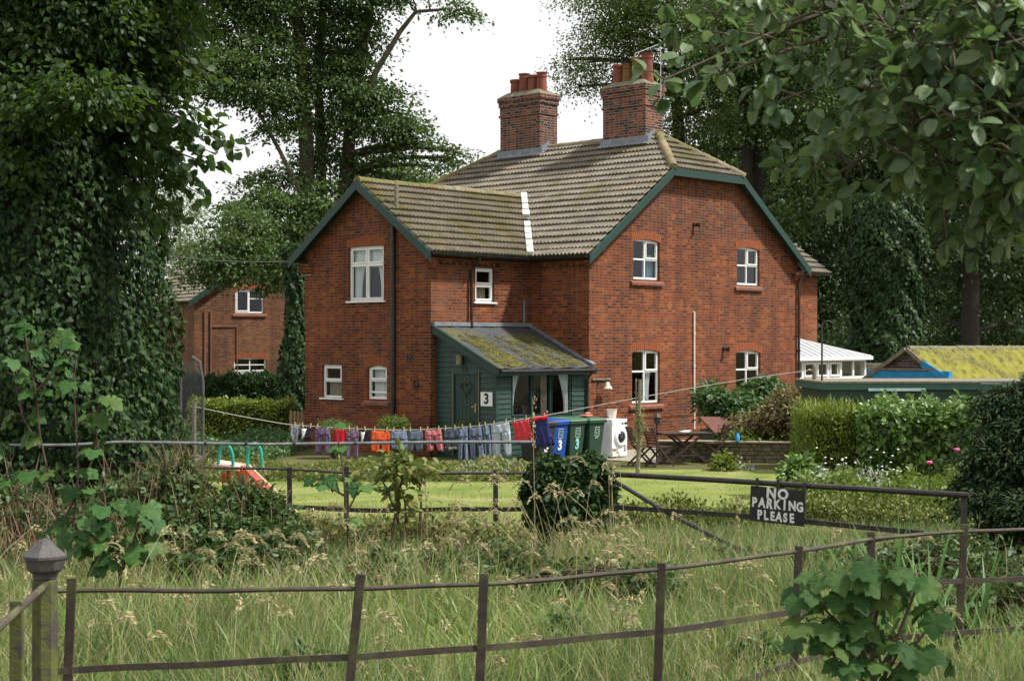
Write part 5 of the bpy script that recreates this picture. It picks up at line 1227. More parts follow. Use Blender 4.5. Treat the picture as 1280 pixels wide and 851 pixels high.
# ------------------------------------------------------------------ folding garden furniture
def folding_chair(px, D, rz, label, z=None):
    p = at(px, 428, D); g = thing('folding_chair', label, 'chair', (p.x, p.y, float(gz(p.y)) + .02), rz, 'folding chairs round the garden table')
    # seen from its own front (+y): seat at .44, back leans to -y
    for s in (-1, 1):
        mb = MB(); mb.bar((s * .21, .26, 0), (s * .21, -.16, .47), .03, .04); mb.bar((s * .21, -.16, .47), (s * .21, -.30, .88), .03, .04); mb.build('back_leg', M['wood'], g)
        mb = MB(); mb.bar((s * .175, -.26, 0), (s * .175, .20, .43), .03, .04); mb.build('front_leg', M['wood'], g)
    mb = MB()
    for i in range(6): mb.box(-.20, .20, -.17 + i * .068, -.115 + i * .068, .43, .448)
    mb.build('seat', M['wood'], g)
    mb = MB()
    for i in range(6):
        z_ = .52 + i * .065; y_ = -.16 - .14 * (z_ - .47) / .41; mb.box(-.205, .205, y_ - .008, y_ + .008, z_ - .02, z_ + .02)
    mb.build('backrest', M['wood'], g)
    mb = MB(); mb.box(-.17, .17, -.262, -.235, .03, .06); mb.box(-.20, .20, .21, .235, .05, .08); mb.build('stretcher', M['wood'], g)
    return g
tp_ = at(855, 428, 36.5); tbl = thing('garden_table', 'dark wooden folding garden table with crossed legs in front of the low wall', 'table', (tp_.x, tp_.y, .02), .18)
mb = MB()
for i in range(8): mb.box(-.60, .60, -.36 + i * .09, -.28 + i * .09, .70, .722)
mb.build('tabletop', M['wood'], tbl, bevel=.003)
mb = MB(); mb.box(-.56, .56, -.34, -.31, .655, .699); mb.box(-.56, .56, .30, .33, .655, .699); mb.build('apron', M['wood'], tbl)
for s in (-1, 1):
    for y_ in (-.29, .27):
        mb = MB(); mb.bar((s * .52, y_ + .02 * s, 0), (-s * .36, y_ + .02 * s, .68), .03, .05); mb.build('leg', M['wood'], tbl)
mb = MB(); mb.bar((-.50, -.3, .06), (-.50, .3, .06), .03, .04); mb.bar((.50, -.3, .06), (.50, .3, .06), .03, .04); mb.bar((-.3, -.3, .2), (.3, -.3, .2), .025, .03); mb.build('stretcher', M['wood'], tbl)
mb = MB(); mb.box(-.1, .12, -.08, .09, .724, .75); mb.box(.0, .2, -.02, .08, .751, .765); o = mb.build('folded_cloth', CM['white'], None, bevel=.008); o.location = tbl.location; o.rotation_euler = (0, 0, .4); tag(o, 'pale folded cloth lying on the garden table', 'cloth')
folding_chair(801, 36.0, R(-78), 'folding wooden chair nearest the washing machine, its back leaning left')
folding_chair(824, 35.7, R(-62), 'folding wooden chair standing against the left end of the garden table')
folding_chair(893, 36.9, R(98), 'folding wooden chair at the right end of the garden table, facing left')
# bird feeder pole, thick post, shepherd crook
bp = at(821, 428, 36.6); bf = thing('bird_feeder', 'dark lantern shaped bird feeder on a thin pole behind the table', 'bird feeder', (bp.x, bp.y, 0))
mb = MB(); mb.tube([(0, 0, 0), (0, 0, 1.02)], .02, 6); mb.build('pole', M['blackiron'], bf); mb = MB(); mb.box(-.07, .07, -.07, .07, .94, 1.09); mb.lathe([(.12, 1.091), (.02, 1.19), (.012, 1.24)], 4); mb.build('feeder', M['blackiron'], bf)
tp2 = at(797, 428, 33.4); ps = thing('wooden_stake', 'rough wooden stake wrapped in pale creeper in front of the garden chairs', 'stake', (tp2.x, tp2.y, 0)); pz = CZ - 46 / F * 33.4
mb = MB(); mb.tube([(0.0, 0, -.05), (.03, 0, .8), (.05, 0, pz)], [.05, .045, .035], 7); mb.tube([(-.02, 0, .9), (-.03, .02, pz + .02)], .02, 6); mb.build('stake', M['oldwood'], ps)
k = 420; P = np.stack([.035 + rng.normal(0, .06, k), rng.normal(0, .06, k), np.clip(rng.normal(1.05, .28, k), .1, pz)], 1)
fast_mesh('creeper', *leaves(QUAD, P, rdir(k), rdir(k), rng.uniform(.04, .08, k)), leafmat('pale creeper', [(.17, .20, .08), (.26, .26, .13), (.13, .16, .05)], (.3, .3, .1)), ps)
cp2 = at(1027, 428, 34); ck = thing('shepherd_crook', 'tall thin black crook pole rising behind the clipped hedge', 'crook', (cp2.x, cp2.y, 0)); cz_ = CZ + 22 / F * 34
mb = MB(); mb.tube([(0, 0, 0), (.01, 0, cz_), (.03, 0, cz_ + .06), (.14, 0, cz_ + .09), (.28, 0, cz_ + .04), (.31, 0, cz_ - .04)], [.03, .02, .014, .014, .012, .008], 6); mb.tube([(.0, 0, .9), (.0, 0, 1.5)], .04, 6); mb.build('pole', M['blackiron'], ck, smooth='auto')
# red roofed hutch against the wall
hp = at(899, 428, 38.3); ht = thing('small_hutch', 'small hutch with a sloping red lid under the shrub by the wall', 'hutch', (hp.x, hp.y, 0), .5)
mb = MB(); mb.box(-.36, .36, -.3, .3, 0, .72); mb.build('body', M['greenwood'], ht); mb = MB(); mb.add([(-.46, -.42, .68), (.46, -.42, .70), (.40, .42, 1.0), (-.30, .42, 1.02), (-.46, -.42, .63), (.46, -.42, .65), (.40, .42, .95), (-.30, .42, .97)], [(0, 1, 2, 3), (7, 6, 5, 4), (0, 4, 5, 1), (1, 5, 6, 2), (2, 6, 7, 3), (3, 7, 4, 0)]); mb.build('lid', M['rustroof'], ht, bevel=.01)
# low stone wall
lw0, lw1 = at(822, 428, 37.2), at(1014, 428, 36.6); lwl = thing('garden_wall', 'low rough stone garden wall behind the folding table', 'wall', (lw0.x, lw0.y, 0), math.atan2(lw1.y - lw0.y, lw1.x - lw0.x))
ll = (lw1 - lw0).length; mb = MB(); r_ = rnd; z_ = 0
for c_ in range(5):
    x = 0
    while x < ll:
        w_ = rnd.uniform(.14, .34); x1 = min(x + w_, ll); mb.box(x + .006, x1 - .006, rnd.uniform(-.03, .0), .26, z_ + .004, z_ + .088, lambda a, b, c: (a, b, c)); x = x1
    z_ += .092
mb.build('stonework', M['stone'], lwl, bevel=.012); mb = MB(); x = 0
while x < ll: x1 = min(x + rnd.uniform(.4, .6), ll); mb.box(x + .004, x1 - .004, -.06, .3, z_ + .002, z_ + .05); x = x1
mb.build('coping', mat('pale coping', (.33, .28, .20), .9, (.22, .19, .13), 4, bumps=.4), lwl, bevel=.012)
bt = at(922, 428, 36.8); o = MB(); o.lathe([(.05, 0), (.055, .13), (.03, .17), (.03, .2)], 12); o = o.build('blue_beaker', mat('bright blue plastic', (.05, .35, .75), .4), None, smooth='auto'); o.location = (bt.x, bt.y, z_ + .05); tag(o, 'small bright blue beaker standing on the low stone wall', 'beaker')

# ------------------------------------------------------------------ slide, trampoline, picket fence
sp0 = at(300, 428, 20.0); sl = thing('garden_slide', 'orange red child slide with two teal hand loops behind the garden fence', 'slide', (0, 0, 0))
S = lambda px, py, D: at(px, py, D)
sl.location = (sp0.x, sp0.y, .4)
mb = MB(); pl = [(268, 585), (298, 588), (322, 612), (345, 633), (372, 662), (392, 672)]
def ribbon(mb, pts, dep, th_):
    for (a, b) in zip(pts[:-1], pts[1:]):
        p, q = Vector(a), Vector(b); mb.bar(p, q + (q - p) * .02, dep, th_)
for k in range(1):
    P3 = [S(px, py, 20.0) for px, py in pl]
    ribbon(mb, [p + Vector((0, .2, 0)) for p in P3[1:]], .42, .02)
mb.build('chute', M['slide_red'], sl, world=True, bevel=.004)
for yo, m_, up in ((0, 'slide_red', 0), (.42, 'slide_pink', .02)):
    mb = MB(); P3 = [S(px, py, 20.0) + Vector((0, yo, .03)) for px, py in pl]
    for a, b in zip(P3[1:-1], P3[2:]): mb.bar(a, b + (b - a) * .03, .035, .13)
    mb.build('side_wall', M[m_], sl, world=True, bevel=.012)
mb = MB(); a, b = S(267, 583, 20), S(300, 588, 20); mb.bar(a + Vector((0, .2, .02)), b + Vector((0, .2, .02)), .48, .07); mb.build('platform', M['slide_pink'], sl, world=True, bevel=.015)
for (xa_, xb_, yo) in ((272, 293, -.02), (303, 324, .3)):
    mb = MB(); a, b = S(xa_, 586, 20), S(xb_, 586, 20); h = .33; pts = []
    for t in np.linspace(0, math.pi, 13): pts.append(Vector(((a.x + b.x) / 2 - (b.x - a.x) / 2 * math.cos(t) * (1 - .15 * (1 - math.sin(t))), a.y + yo, a.z - .02 + h * math.sin(t) ** .8)))
    mb.tube(pts, .022, 8); mb.build('hand_loop', M['teal'], sl, world=True, smooth='auto')
mb = MB()
for yo in (.03, .37):
    a = S(278, 590, 20); mb.bar(a + Vector((0, yo, 0)), S(300, 650, 20) * Vector((1, 1, 1)) + Vector((-.1, yo, -.35)), .06, .05); mb.bar(S(283, 590, 20) + Vector((.18, yo, -.05)), S(262, 660, 20) + Vector((.1, yo, -.2)), .06, .05)
mb.build('ladder', M['slide_red'], sl, world=True, bevel=.01)
tpc = at(165, 428, 30); tr_ = thing('trampoline', 'round garden trampoline with a dark safety net behind the ivy covered tree', 'trampoline', (tpc.x, 30, 0.05))
rt = (at(252, 0, 30) - at(165, 0, 30)).length; rt = (252 - 165) / F * 30
mb = MB(); mb.tube([(rt * math.cos(a_), rt * math.sin(a_), .55) for a_ in np.linspace(0, 2 * math.pi, 40)], .035, 7); 
for k in range(6): a_ = k * math.pi / 3; mb.tube([(rt * math.cos(a_), rt * math.sin(a_), .55), (rt * 1.02 * math.cos(a_), rt * 1.02 * math.sin(a_), 0)], .03, 6)
mb.build('frame', M['galv'], tr_)
mb = MB(); mb.lathe([(rt * .92, .545), (.0, .53)], 36); mb.build('mat', M['black'], tr_)
for k in range(6):
    a_ = k * math.pi / 3; c, s = math.cos(a_), math.sin(a_); mb = MB(); mb.tube([(rt * 1.02 * c, rt * 1.02 * s, .05), (rt * 1.02 * c, rt * 1.02 * s, 2.05), (rt * .97 * c, rt * .97 * s, 2.42), (rt * .86 * c, rt * .86 * s, 2.52)], .030, 8); mb.build('pole', M['postiron'], tr_, smooth='auto')
mb = MB(); n = 48; zs = [.56, 1.2, 1.9, 2.45]; mb.add([(rt * (.99 - .06 * (z > 2)) * math.cos(2 * math.pi * i / n), rt * (.99 - .06 * (z > 2)) * math.sin(2 * math.pi * i / n), z) for z in zs for i in range(n)], [(j * n + i, j * n + (i + 1) % n, (j + 1) * n + (i + 1) % n, (j + 1) * n + i) for j in range(3) for i in range(n)]); mb.build('netting', M['netting'], tr_)
pk0 = at(362, 428, 43); pk = thing('picket_fence', 'short brown picket fence at the left corner of the house', 'fence', (pk0.x, 43, 0)); 
for i in range(6):
    mb = MB(); x = i * .1; mb.prism([(x, .0), (x + .075, .0), (x + .075, .93), (x + .037, .98), (x, .93)], -.01, .01, lambda u, d, z: (u, d, z)); mb.build('picket', M['picket'], pk)
mb = MB(); mb.box(-.02, .6, .011, .04, .25, .32); mb.box(-.02, .6, .011, .04, .7, .77); mb.build('rail', M['picket'], pk)
# ------------------------------------------------------------------ vegetation
UP = np.array([0, 0, 1.0])
def blob_leaves(blobs, nsub, per, subr, ls, tpl, r, droop=.35, upw=.7, flat=.4, hollow=.45):
    """leaf sprays: each blob (centre, radii) holds flattened clumps, each clump holds leaves"""
    parts = []; tips = []
    vol = np.array([b[1][0] * b[1][2] for b in blobs]); vol = vol / vol.mean()
    for (c, rad), v in zip(blobs, vol):
        k = max(3, int(nsub * v)); dr = rdir(k, r); rr = hollow + (1 - hollow) * r.random(k) ** .6
        sc_c = np.asarray(c) + dr * np.asarray(rad) * rr[:, None]
        tips.append(sc_c)
        n = r.poisson(per, k); idx = np.repeat(np.arange(k), n)
        sz = (subr * r.uniform(.6, 1.35, k))[idx][:, None]
        off = np.clip(r.normal(size=(len(idx), 3)), -1.55, 1.55) * sz * np.array([1, 1, flat]); off[:, 2] -= (off[:, 0] ** 2 + off[:, 1] ** 2) / (sz[:, 0] + 1e-6) * .22
        P = sc_c[idx] + off; out = dr[idx]
        nn = UP * upw + out * .45 + r.normal(size=P.shape) * .45
        d = np.stack([off[:, 0], off[:, 1], off[:, 2] * .3], 1) / (sz + 1e-6) * .6 + out * .5 + r.normal(size=P.shape) * .6; d[:, 2] -= droop
        parts.append(leaves(tpl, P, d, nn, ls * r.uniform(.65, 1.25, len(P))))
    return join(parts), tips
def branch_mesh(mb, a, b, r0, r1, sag=.0, n=6, k=5, wob=.06):
    a, b = Vector(a), Vector(b); ln = (b - a).length; pts = []
    ph = rnd.uniform(0, 6)
    for i in range(n + 1):
        t = i / n; p = a.lerp(b, t); w_ = ln * wob * math.sin(t * math.pi)
        pts.append(p + Vector((w_ * math.sin(ph + 3 * t), w_ * math.cos(ph * 1.3 + 2 * t), ln * sag * math.sin(t * math.pi))))
    mb.tube(pts, [r0 + (r1 - r0) * i / n for i in range(n + 1)], k, False); return pts
def px_blob(px, py, D, rpx, fy=1.0, fz=.8):
    p = at(px, py, D); r = rpx / F * D; return ((p.x, p.y, p.z), (r, r * fy, r * fz))
def tree(name, label, cat, base, trunks, blobs, nsub, per, subr, ls, lm, bm='bark', group=None, seed=0, tpl=QUAD, twig=5, droop=.35, hollow=.45, kind=None, flat=.4):
    r = np.random.default_rng(seed)
    t = thing(name, label, cat, base, 0, group)
    mb = MB(); tp = []
    for pts, r0, r1 in trunks:
        n = len(pts); rs = [r0 + (r1 - r0) * i / (n - 1) for i in range(n)]
        # smooth
        P = [Vector(p) for p in pts]; dense = []; dr = []
        for i in range(n - 1):
            for k in range(4): dense.append(P[i].lerp(P[i + 1], k / 4) + Vector((rnd.gauss(0, .02), rnd.gauss(0, .02), 0)) * rs[i] * 3); dr.append(rs[i] + (rs[i + 1] - rs[i]) * k / 4)
        dense.append(P[-1]); dr.append(rs[-1]); mb.tube(dense, dr, 9, True); tp += list(zip(dense, dr))
    (V, LV, CT), tips = blob_leaves(blobs, nsub, per, subr, ls, tpl, r, droop, hollow=hollow, flat=flat)
    for (c, rad), tt in zip(blobs, tips):
        cv = Vector(c); cand = [q for q in tp if q[0].z < cv.z + rad[2] * .3] or tp
        q = min(cand, key=lambda q: (q[0] - cv).length + .6 * max(0, cv.z - rad[2] - q[0].z))
        r0 = min(q[1] * .6, .04 + .045 * (cv - q[0]).length ** .7)
        pts = branch_mesh(mb, q[0], cv, r0, r0 * .35, .06, 7, 6)
        for s_ in tt[::max(1, len(tt) // twig)][:twig]:
            o = pts[rnd.choice((3, 4, 5, 6, 7))]; branch_mesh(mb, o, s_, r0 * .32, .012, .03, 5, 4)
    mb.build('trunk', M[bm], t, smooth=True, world=True)
    L = np.array(t.location); fast_mesh('crown', V - L, LV, CT, lm if not isinstance(lm, str) else M[lm], t)
    return t
def pxy(px, D): return Vector((at(px, 428, D).x, D, 0))
def trunk_px(pts, D): return [tuple(at(px, py, D)) for px, py in pts]

# --- the tall lime behind the wing: two bare stems, drooping lower boughs
D = 62
bl = [px_blob(*a) for a in [
    # drooping lower mass over the far cottage
    (268, 312, 57, 34), (300, 285, 58, 40), (335, 320, 58, 36), (290, 335, 57, 26), (250, 335, 58, 24), (335, 270, 60, 45), (310, 250, 61, 34), (372, 300, 60, 30), (400, 255, 61, 42), (440, 262, 63, 36), (345, 345, 58, 24),
    (395, 200, 63, 34), (355, 225, 62, 34), (465, 215, 63, 34), (500, 222, 64, 26),
    # main crown
    (285, 90, 60, 46), (250, 60, 60, 44), (320, 60, 61, 46), (300, 108, 60, 26), (345, 110, 61, 40), (250, 95, 60, 26), (345, 160, 61, 22), (360, 140, 62, 26),
    (395, 90, 63, 44), (360, 20, 62, 50), (420, 40, 63, 40), (405, 150, 64, 30), (440, 100, 62, 38), (458, 122, 62, 32), (448, 74, 63, 30), (450, 150, 62, 30), (490, 150, 62, 30), (482, 112, 62, 20), (510, 168, 62, 22), (515, 145, 62, 14),
    (462, 40, 63, 22), (460, 5, 63, 28), (515, -4, 62, 18), (560, 6, 62, 14), (578, 14, 62, 9), (440, -20, 62, 50), (270, 10, 61, 50), (320, -20, 61, 55), (380, -60, 62, 70), (470, -75, 62, 50), (300, -90, 62, 70), (220, -40, 60, 60), (535, -30, 62, 22),
    (540, 180, 62, 17), (560, 197, 62, 15), (578, 192, 62, 9), (495, 190, 62, 20), (535, 208, 62, 10)]]
tree('lime_tree', 'tall lime tree with two bare upright stems rising behind the left wing of the house', 'tree', pxy(395, D),
     [(trunk_px([(372, 505), (374, 400), (381, 300), (384, 200), (379, 120), (374, 40), (360, -60)], D), .42, .20), (trunk_px([(425, 505), (424, 330), (430, 240), (440, 150), (452, 60), (470, -40)], D + 1), .38, .16), (trunk_px([(398, 505), (400, 330), (402, 200), (396, 80), (410, -40)], D + 2), .3, .14),
      (trunk_px([(380, 250), (350, 190), (318, 130), (290, 90)], D - 1), .10, .05), (trunk_px([(440, 160), (470, 90), (500, 40), (520, 15), (555, 12)], D), .15, .05)],
     bl, 26, 84, .52, .17, 'l_lime', seed=1, twig=7, flat=.24, hollow=.5)
# ivy climbing between the cottage and the house corner
def ivy_column(name, label, cat, base, h, rad, k, ls, lm, core='barkdark', seed=0, lean=(0, 0), tpl=IVY, core_r=.55, group=None, top_round=True, wob=.18):
    r = np.random.default_rng(seed); t = thing(name, label, cat, base, 0, group)
    mb = MB(); mb.tube([(lean[0] * f * h, lean[1] * f * h, h * f * .97) for f in np.linspace(0, 1, 10)], [rad(f) * core_r for f in np.linspace(0, 1, 10)], 12); mb.build('trunk', M[core], t)  # oversized column hidden in the ivy, added to block light
    f = r.random(k); a = r.uniform(0, 2 * math.pi, k)
    lump = 1 + wob * np.sin(a * 3 + f * 9) * np.sin(f * 23 + a * 2) + wob * .7 * np.sin(a * 7 + f * 41)
    R_ = np.array([rad(x) for x in f]) * lump * (1 - .28 * r.random(k) ** 2.2)
    out = np.stack([np.cos(a), np.sin(a), np.zeros(k)], 1); P = out * R_[:, None]; P[:, 2] = f * h; P[:, 0] += lean[0] * f * h; P[:, 1] += lean[1] * f * h
    n = out + UP * .45 + r.normal(size=P.shape) * .38; d = -UP * .9 + out * .35 + r.normal(size=P.shape) * .45
    fast_mesh('ivy', *leaves(tpl, P, d, n, ls * r.uniform(.6, 1.3, k)), M[lm], t); return t
ivy_column('ivy_covered_tree', 'slim dark ivy covered trunk standing between the far cottage and the left house corner', 'tree', pxy(368, 56), 6.4, lambda f: .42 + .15 * math.sin(f * 7), 6000, .14, 'l_ivy2', seed=3)
# paler trees far off in the gap
tree('far_tree', 'pale thin tree far away in the gap left of the lime', 'tree', pxy(228, 100), [(trunk_px([(228, 470), (226, 350), (224, 250)], 100), .2, .06)], [px_blob(*a) for a in [(225, 270, 100, 26), (205, 300, 100, 30), (240, 300, 100, 26), (215, 245, 100, 20), (245, 260, 100, 18), (190, 260, 101, 30), (250, 325, 100, 20), (225, 335, 100, 30)]], 24, 40, .6, .2, 'l_pale', seed=5)
tree('leafy_tree', 'bright green bushy tree seen between the lime and the house ridge', 'tree', pxy(520, 85), [(trunk_px([(515, 480), (515, 330), (510, 240)], 85), .25, .1)], [px_blob(*a) for a in [(470, 215, 85, 30), (510, 222, 84, 26), (540, 230, 85, 24), (490, 250, 85, 36), (450, 240, 86, 34), (560, 240, 85, 20)]], 40, 60, .5, .17, 'l_light', seed=6)
# --- the wood behind the right side
def wood(name, label, base, trunks, blobs, lm, seed, nsub=24, per=80, subr=.62, ls=.19, flat=.24, hollow=.5, **kw):
    return tree(name, label, 'tree', base, trunks, [px_blob(*b) for b in blobs], nsub, per, subr, ls, lm, 'barkdark', 'trees of the wood behind the house', seed, **kw)
wood('lime_tree', 'lighter green tree with lacy edge just right of the near chimney', pxy(845, 66), [(trunk_px([(850, 500), (852, 330), (850, 180), (840, 60), (835, -60)], 66), .35, .15)],
     [(735, 78, 66, 26), (752, 40, 66, 30), (725, 108, 66, 14), (712, 75, 66, 12), (780, 20, 66, 36), (815, 40, 66, 36), (765, 100, 67, 16), (840, 90, 66, 36), (860, 140, 66, 34), (838, 160, 66, 24), (850, 190, 67, 24), (880, 60, 66, 40), (800, -20, 66, 50), (860, -10, 66, 55), (740, -10, 66, 34), (790, 60, 67, 22), (905, 130, 66, 36), (880, 200, 66, 30), (900, 20, 66, 40)], 'l_light', 31, nsub=36, ls=.13)
wood('wood_tree', 'dark tree with two close brown stems right of the half hipped gable', pxy(938, 64), [(trunk_px([(925, 500), (930, 330), (934, 200), (928, 80), (920, -40)], 64), .32, .16), (trunk_px([(950, 500), (948, 330), (947, 190), (952, 80), (965, -40)], 64.5), .26, .14)],
     [(900, 90, 63, 40), (950, 60, 63, 50), (1000, 50, 63, 50), (980, 120, 63, 46), (930, 140, 63, 32), (905, 30, 63, 44), (960, -20, 63, 60), (1000, 180, 63, 38), (1030, 130, 63, 44), (965, 190, 66, 26), (900, 190, 66, 30), (1010, 240, 63, 34), (985, 275, 63, 26), (960, 250, 66, 24), (1030, -10, 63, 60)], 'l_lime', 32)
wood('wood_tree', 'dark tree filling the gap left of the ivy covered trunk', pxy(1010, 72), [(trunk_px([(1010, 500), (1008, 330), (1000, 150), (1010, 0)], 72), .36, .18)],
     [(990, 100, 72, 50), (1040, 60, 72, 60), (1000, 200, 72, 40), (1045, 170, 72, 46), (1040, 260, 72, 36), (1000, 290, 72, 36), (1050, 330, 72, 30), (1020, 370, 72, 34), (1045, 410, 72, 26), (1000, 340, 72, 20), (1000, 0, 72, 60)], 'l_dark', 33, ls=.19, nsub=40)
wood('wood_tree', 'dark broad tree above the mossy outbuilding at the right edge', pxy(1215, 62), [(trunk_px([(1215, 500), (1212, 330), (1220, 150), (1210, -40)], 62), .40, .2)],
     [(1180, 120, 62, 56), (1240, 100, 62, 60), (1290, 160, 62, 56), (1200, 200, 62, 50), (1260, 230, 62, 50), (1195, 280, 62, 40), (1240, 310, 62, 46), (1290, 300, 62, 46), (1200, 350, 63, 36), (1260, 370, 63, 40), (1180, 400, 64, 30), (1225, 410, 64, 30), (1280, 410, 64, 34), (1200, 30, 62, 60), (1290, 40, 62, 70), (1250, -40, 62, 80)], 'l_dark', 34)
wood('wood_tree', 'dark tree standing directly behind the ivy covered trunk', pxy(1120, 74), [(trunk_px([(1130, 500), (1125, 330), (1120, 100), (1115, -40)], 74), .4, .2)],
     [(1080, 60, 74, 60), (1130, 110, 74, 56), (1080, 160, 74, 44), (1160, 180, 74, 46), (1160, 260, 74, 46), (1165, 340, 74, 42), (1160, 410, 74, 36), (1110, 430, 74, 24), (1140, 30, 74, 70), (1100, -50, 74, 80), (1060, 240, 74, 40), (1060, 330, 74, 40)], 'l_dark', 35, ls=.19, nsub=40)
# ivy covered trunk
def irad(f): return 1.42 - .25 * f + .16 * math.sin(f * 9 + .5)
ivy_column('ivy_covered_tree', 'tall trunk thickly clad in dark ivy to the right of the conservatory', 'tree', pxy(1105, 56), 8.2, irad, 15000, .17, 'l_ivy2', seed=8, lean=(.01, 0), wob=.14)
# understorey: dense shrubs and a far wood that closes the view
def bush(name, label, cat, base, blobs, nsub, per, subr, ls, lm, seed, tpl=QUAD, group=None, kind=None, upw=.6, droop=.2, hollow=.5, flat=.6, stems=6):
    r = np.random.default_rng(seed); t = thing(name, label, cat, base, 0, group)
    (V, LV, CT), tips = blob_leaves(blobs, nsub, per, subr, ls, tpl, r, droop, upw, flat, hollow)
    mb = MB()
    for tt in tips:
        for s_ in tt[::max(1, len(tt) // stems)][:stems]: branch_mesh(mb, Vector(base) + Vector((rnd.gauss(0, .12), rnd.gauss(0, .12), 0)), s_, .022, .006, .08, 5, 4)
    mb.build('stems', M['twig'], t, world=True); fast_mesh('foliage', V - np.array(t.location), LV, CT, M[lm], t); return t
def sb_(px, py, D, rx, ry, fy=1.0): p = at(px, py, D); return ((p.x, p.y, p.z), (rx / F * D, rx / F * D * fy, ry / F * D))
for i, (px, D, lab) in enumerate(((1045, 66, 'dark shrub under the wood beside the conservatory roof'), (1185, 66, 'dark shrub under the wood behind the mossy ridge'), (1265, 65, 'dark shrub under the wood at the far right edge'))):
    bush('woodland_shrub', lab, 'shrub', pxy(px, D), [sb_(px, 440, D, 44, 40), sb_(px - 30, 455, D + 1, 30, 34), sb_(px + 30, 450, D + 1, 34, 36)], 50, 30, .4, .22, 'l_dark', 40 + i)
r = np.random.default_rng(77); nb = []
for k in range(520):
    x = r.uniform(10, 42) if k % 2 else r.uniform(10, 60); y = r.uniform(80, 94); zt_ = 24 * sstep(9, 15, x) + 3; nb.append(((x, y, r.uniform(.5, zt_) if k % 3 else r.uniform(.5, 8)), (2.6, 2, 2.4)))
for k in range(16): nb.append(((r.uniform(-42, -22), r.uniform(95, 105), r.uniform(1, 5)), (3, 2, 2.4)))
(V, LV, CT), _ = blob_leaves(nb, 34, 26, .7, .40, QUAD, r)
tag(fast_mesh('far_woodland', V, LV, CT, M['l_dark']), 'dense dark woodland closing the view behind the nearer trees', 'woodland', None, 'stuff')

# --- the near ivy covered tree on the left
bx = at(60, 428, 17.0); IV = Vector((bx.x - .35, 17.0, .45))
edge = [(0, 1.96), (.12, 1.92), (.22, 1.84), (.31, 1.74), (.38, 1.58), (.46, 1.58), (.62, 1.66), (.8, 1.75), (1, 1.5)]
ef, er = np.array([e[0] for e in edge]), np.array([e[1] for e in edge])
it = ivy_column('ivy_covered_tree', 'huge near tree swathed in glossy ivy filling the left side of the view', 'tree', IV, 8.6, lambda f: float(np.interp(f, ef, er)) * .98, 105000, .068, 'l_ivy', seed=9, core_r=.70, wob=.085)
# its crown of broad leaves, hanging boughs; unseen upper part added to shade the ivy
r = np.random.default_rng(12)
cb2 = [px_blob(*a, 1, .8) for a in [(40, 40, 16, 70), (110, 20, 16, 70), (180, 40, 16.5, 55), (30, 120, 15.4, 50), (110, 110, 15.2, 48), (195, 80, 16.5, 42), (175, 115, 16.5, 36), (150, 160, 16.5, 36), (60, -60, 16, 100), (170, -60, 17, 80), (205, 0, 17, 44), (20, 200, 15.3, 26), (140, -160, 17, 120), (20, -160, 16, 110), (270, -110, 17, 60), (330, -140, 17.2, 70), (260, -200, 16.8, 80), (380, -190, 17, 70), (330, -240, 17, 80), (300, -110, 16.2, 50), (228, 30, 17.5, 26)]]
(V, LV, CT), tips = blob_leaves(cb2, 60, 40, .15, .085, OVAL, r, .75, .35, .5, .4)
# arching sprays reaching right into the sky gap
sp = []; mbb = MB()
for (a, b, c, nl) in (((150, 120), (225, 140), (298, 186), 60), ((150, 160), (215, 190), (282, 212), 60), ((140, 150), (210, 160), (262, 168), 50), ((140, 190), (205, 215), (255, 246), 55), ((150, 100), (220, 120), (272, 150), 46), ((130, 210), (190, 240), (232, 275), 44), ((160, 60), (230, 70), (285, 100), 44), ((140, 130), (190, 180), (232, 215), 60), ((120, 230), (180, 260), (215, 305), 40), ((130, 170), (190, 205), (246, 232), 60), ((150, 140), (215, 165), (270, 194), 50)):
    A_, B_, C2 = at(*a, 16.4), at(*b, 16.0), at(*c, 15.7)
    pts = [A_.lerp(B_, t).lerp(B_.lerp(C2, t), t) for t in np.linspace(0, 1, 12)]; mbb.tube(pts, [.018 * (1 - .8 * t) for t in np.linspace(0, 1, 12)], 5, False)
    t_ = r.uniform(.1, 1.0, nl); P = np.array([tuple(A_.lerp(B_, t).lerp(B_.lerp(C2, t), t)) for t in t_]) + r.normal(size=(nl, 3)) * [.05, .10, .04]
    ax = np.array((C2 - A_).normalized()); d = ax * .7 + r.normal(size=P.shape) * .45; d[:, 2] -= .35
    nn = UP * .75 + r.normal(size=P.shape) * .5; nn[:, 1] -= .35; sp.append(leaves(OVAL, P, d, nn, .125 * r.uniform(.7, 1.25, nl), .125 * r.uniform(1.0, 1.5, nl)))
V2, LV2, CT2 = join([(V, LV, CT)] + sp)
fast_mesh('crown', V2 - np.array(IV), LV2, CT2, M['l_big'], it)
for c, tt in zip(cb2, tips):
    for s_ in tt[::9]: branch_mesh(mbb, (IV.x + .2, IV.y, max(.5, c[0][2] - 1.2)), s_, .03, .008, .08, 6, 4)
mbb.build('branches', M['barkdark'], it, world=True)

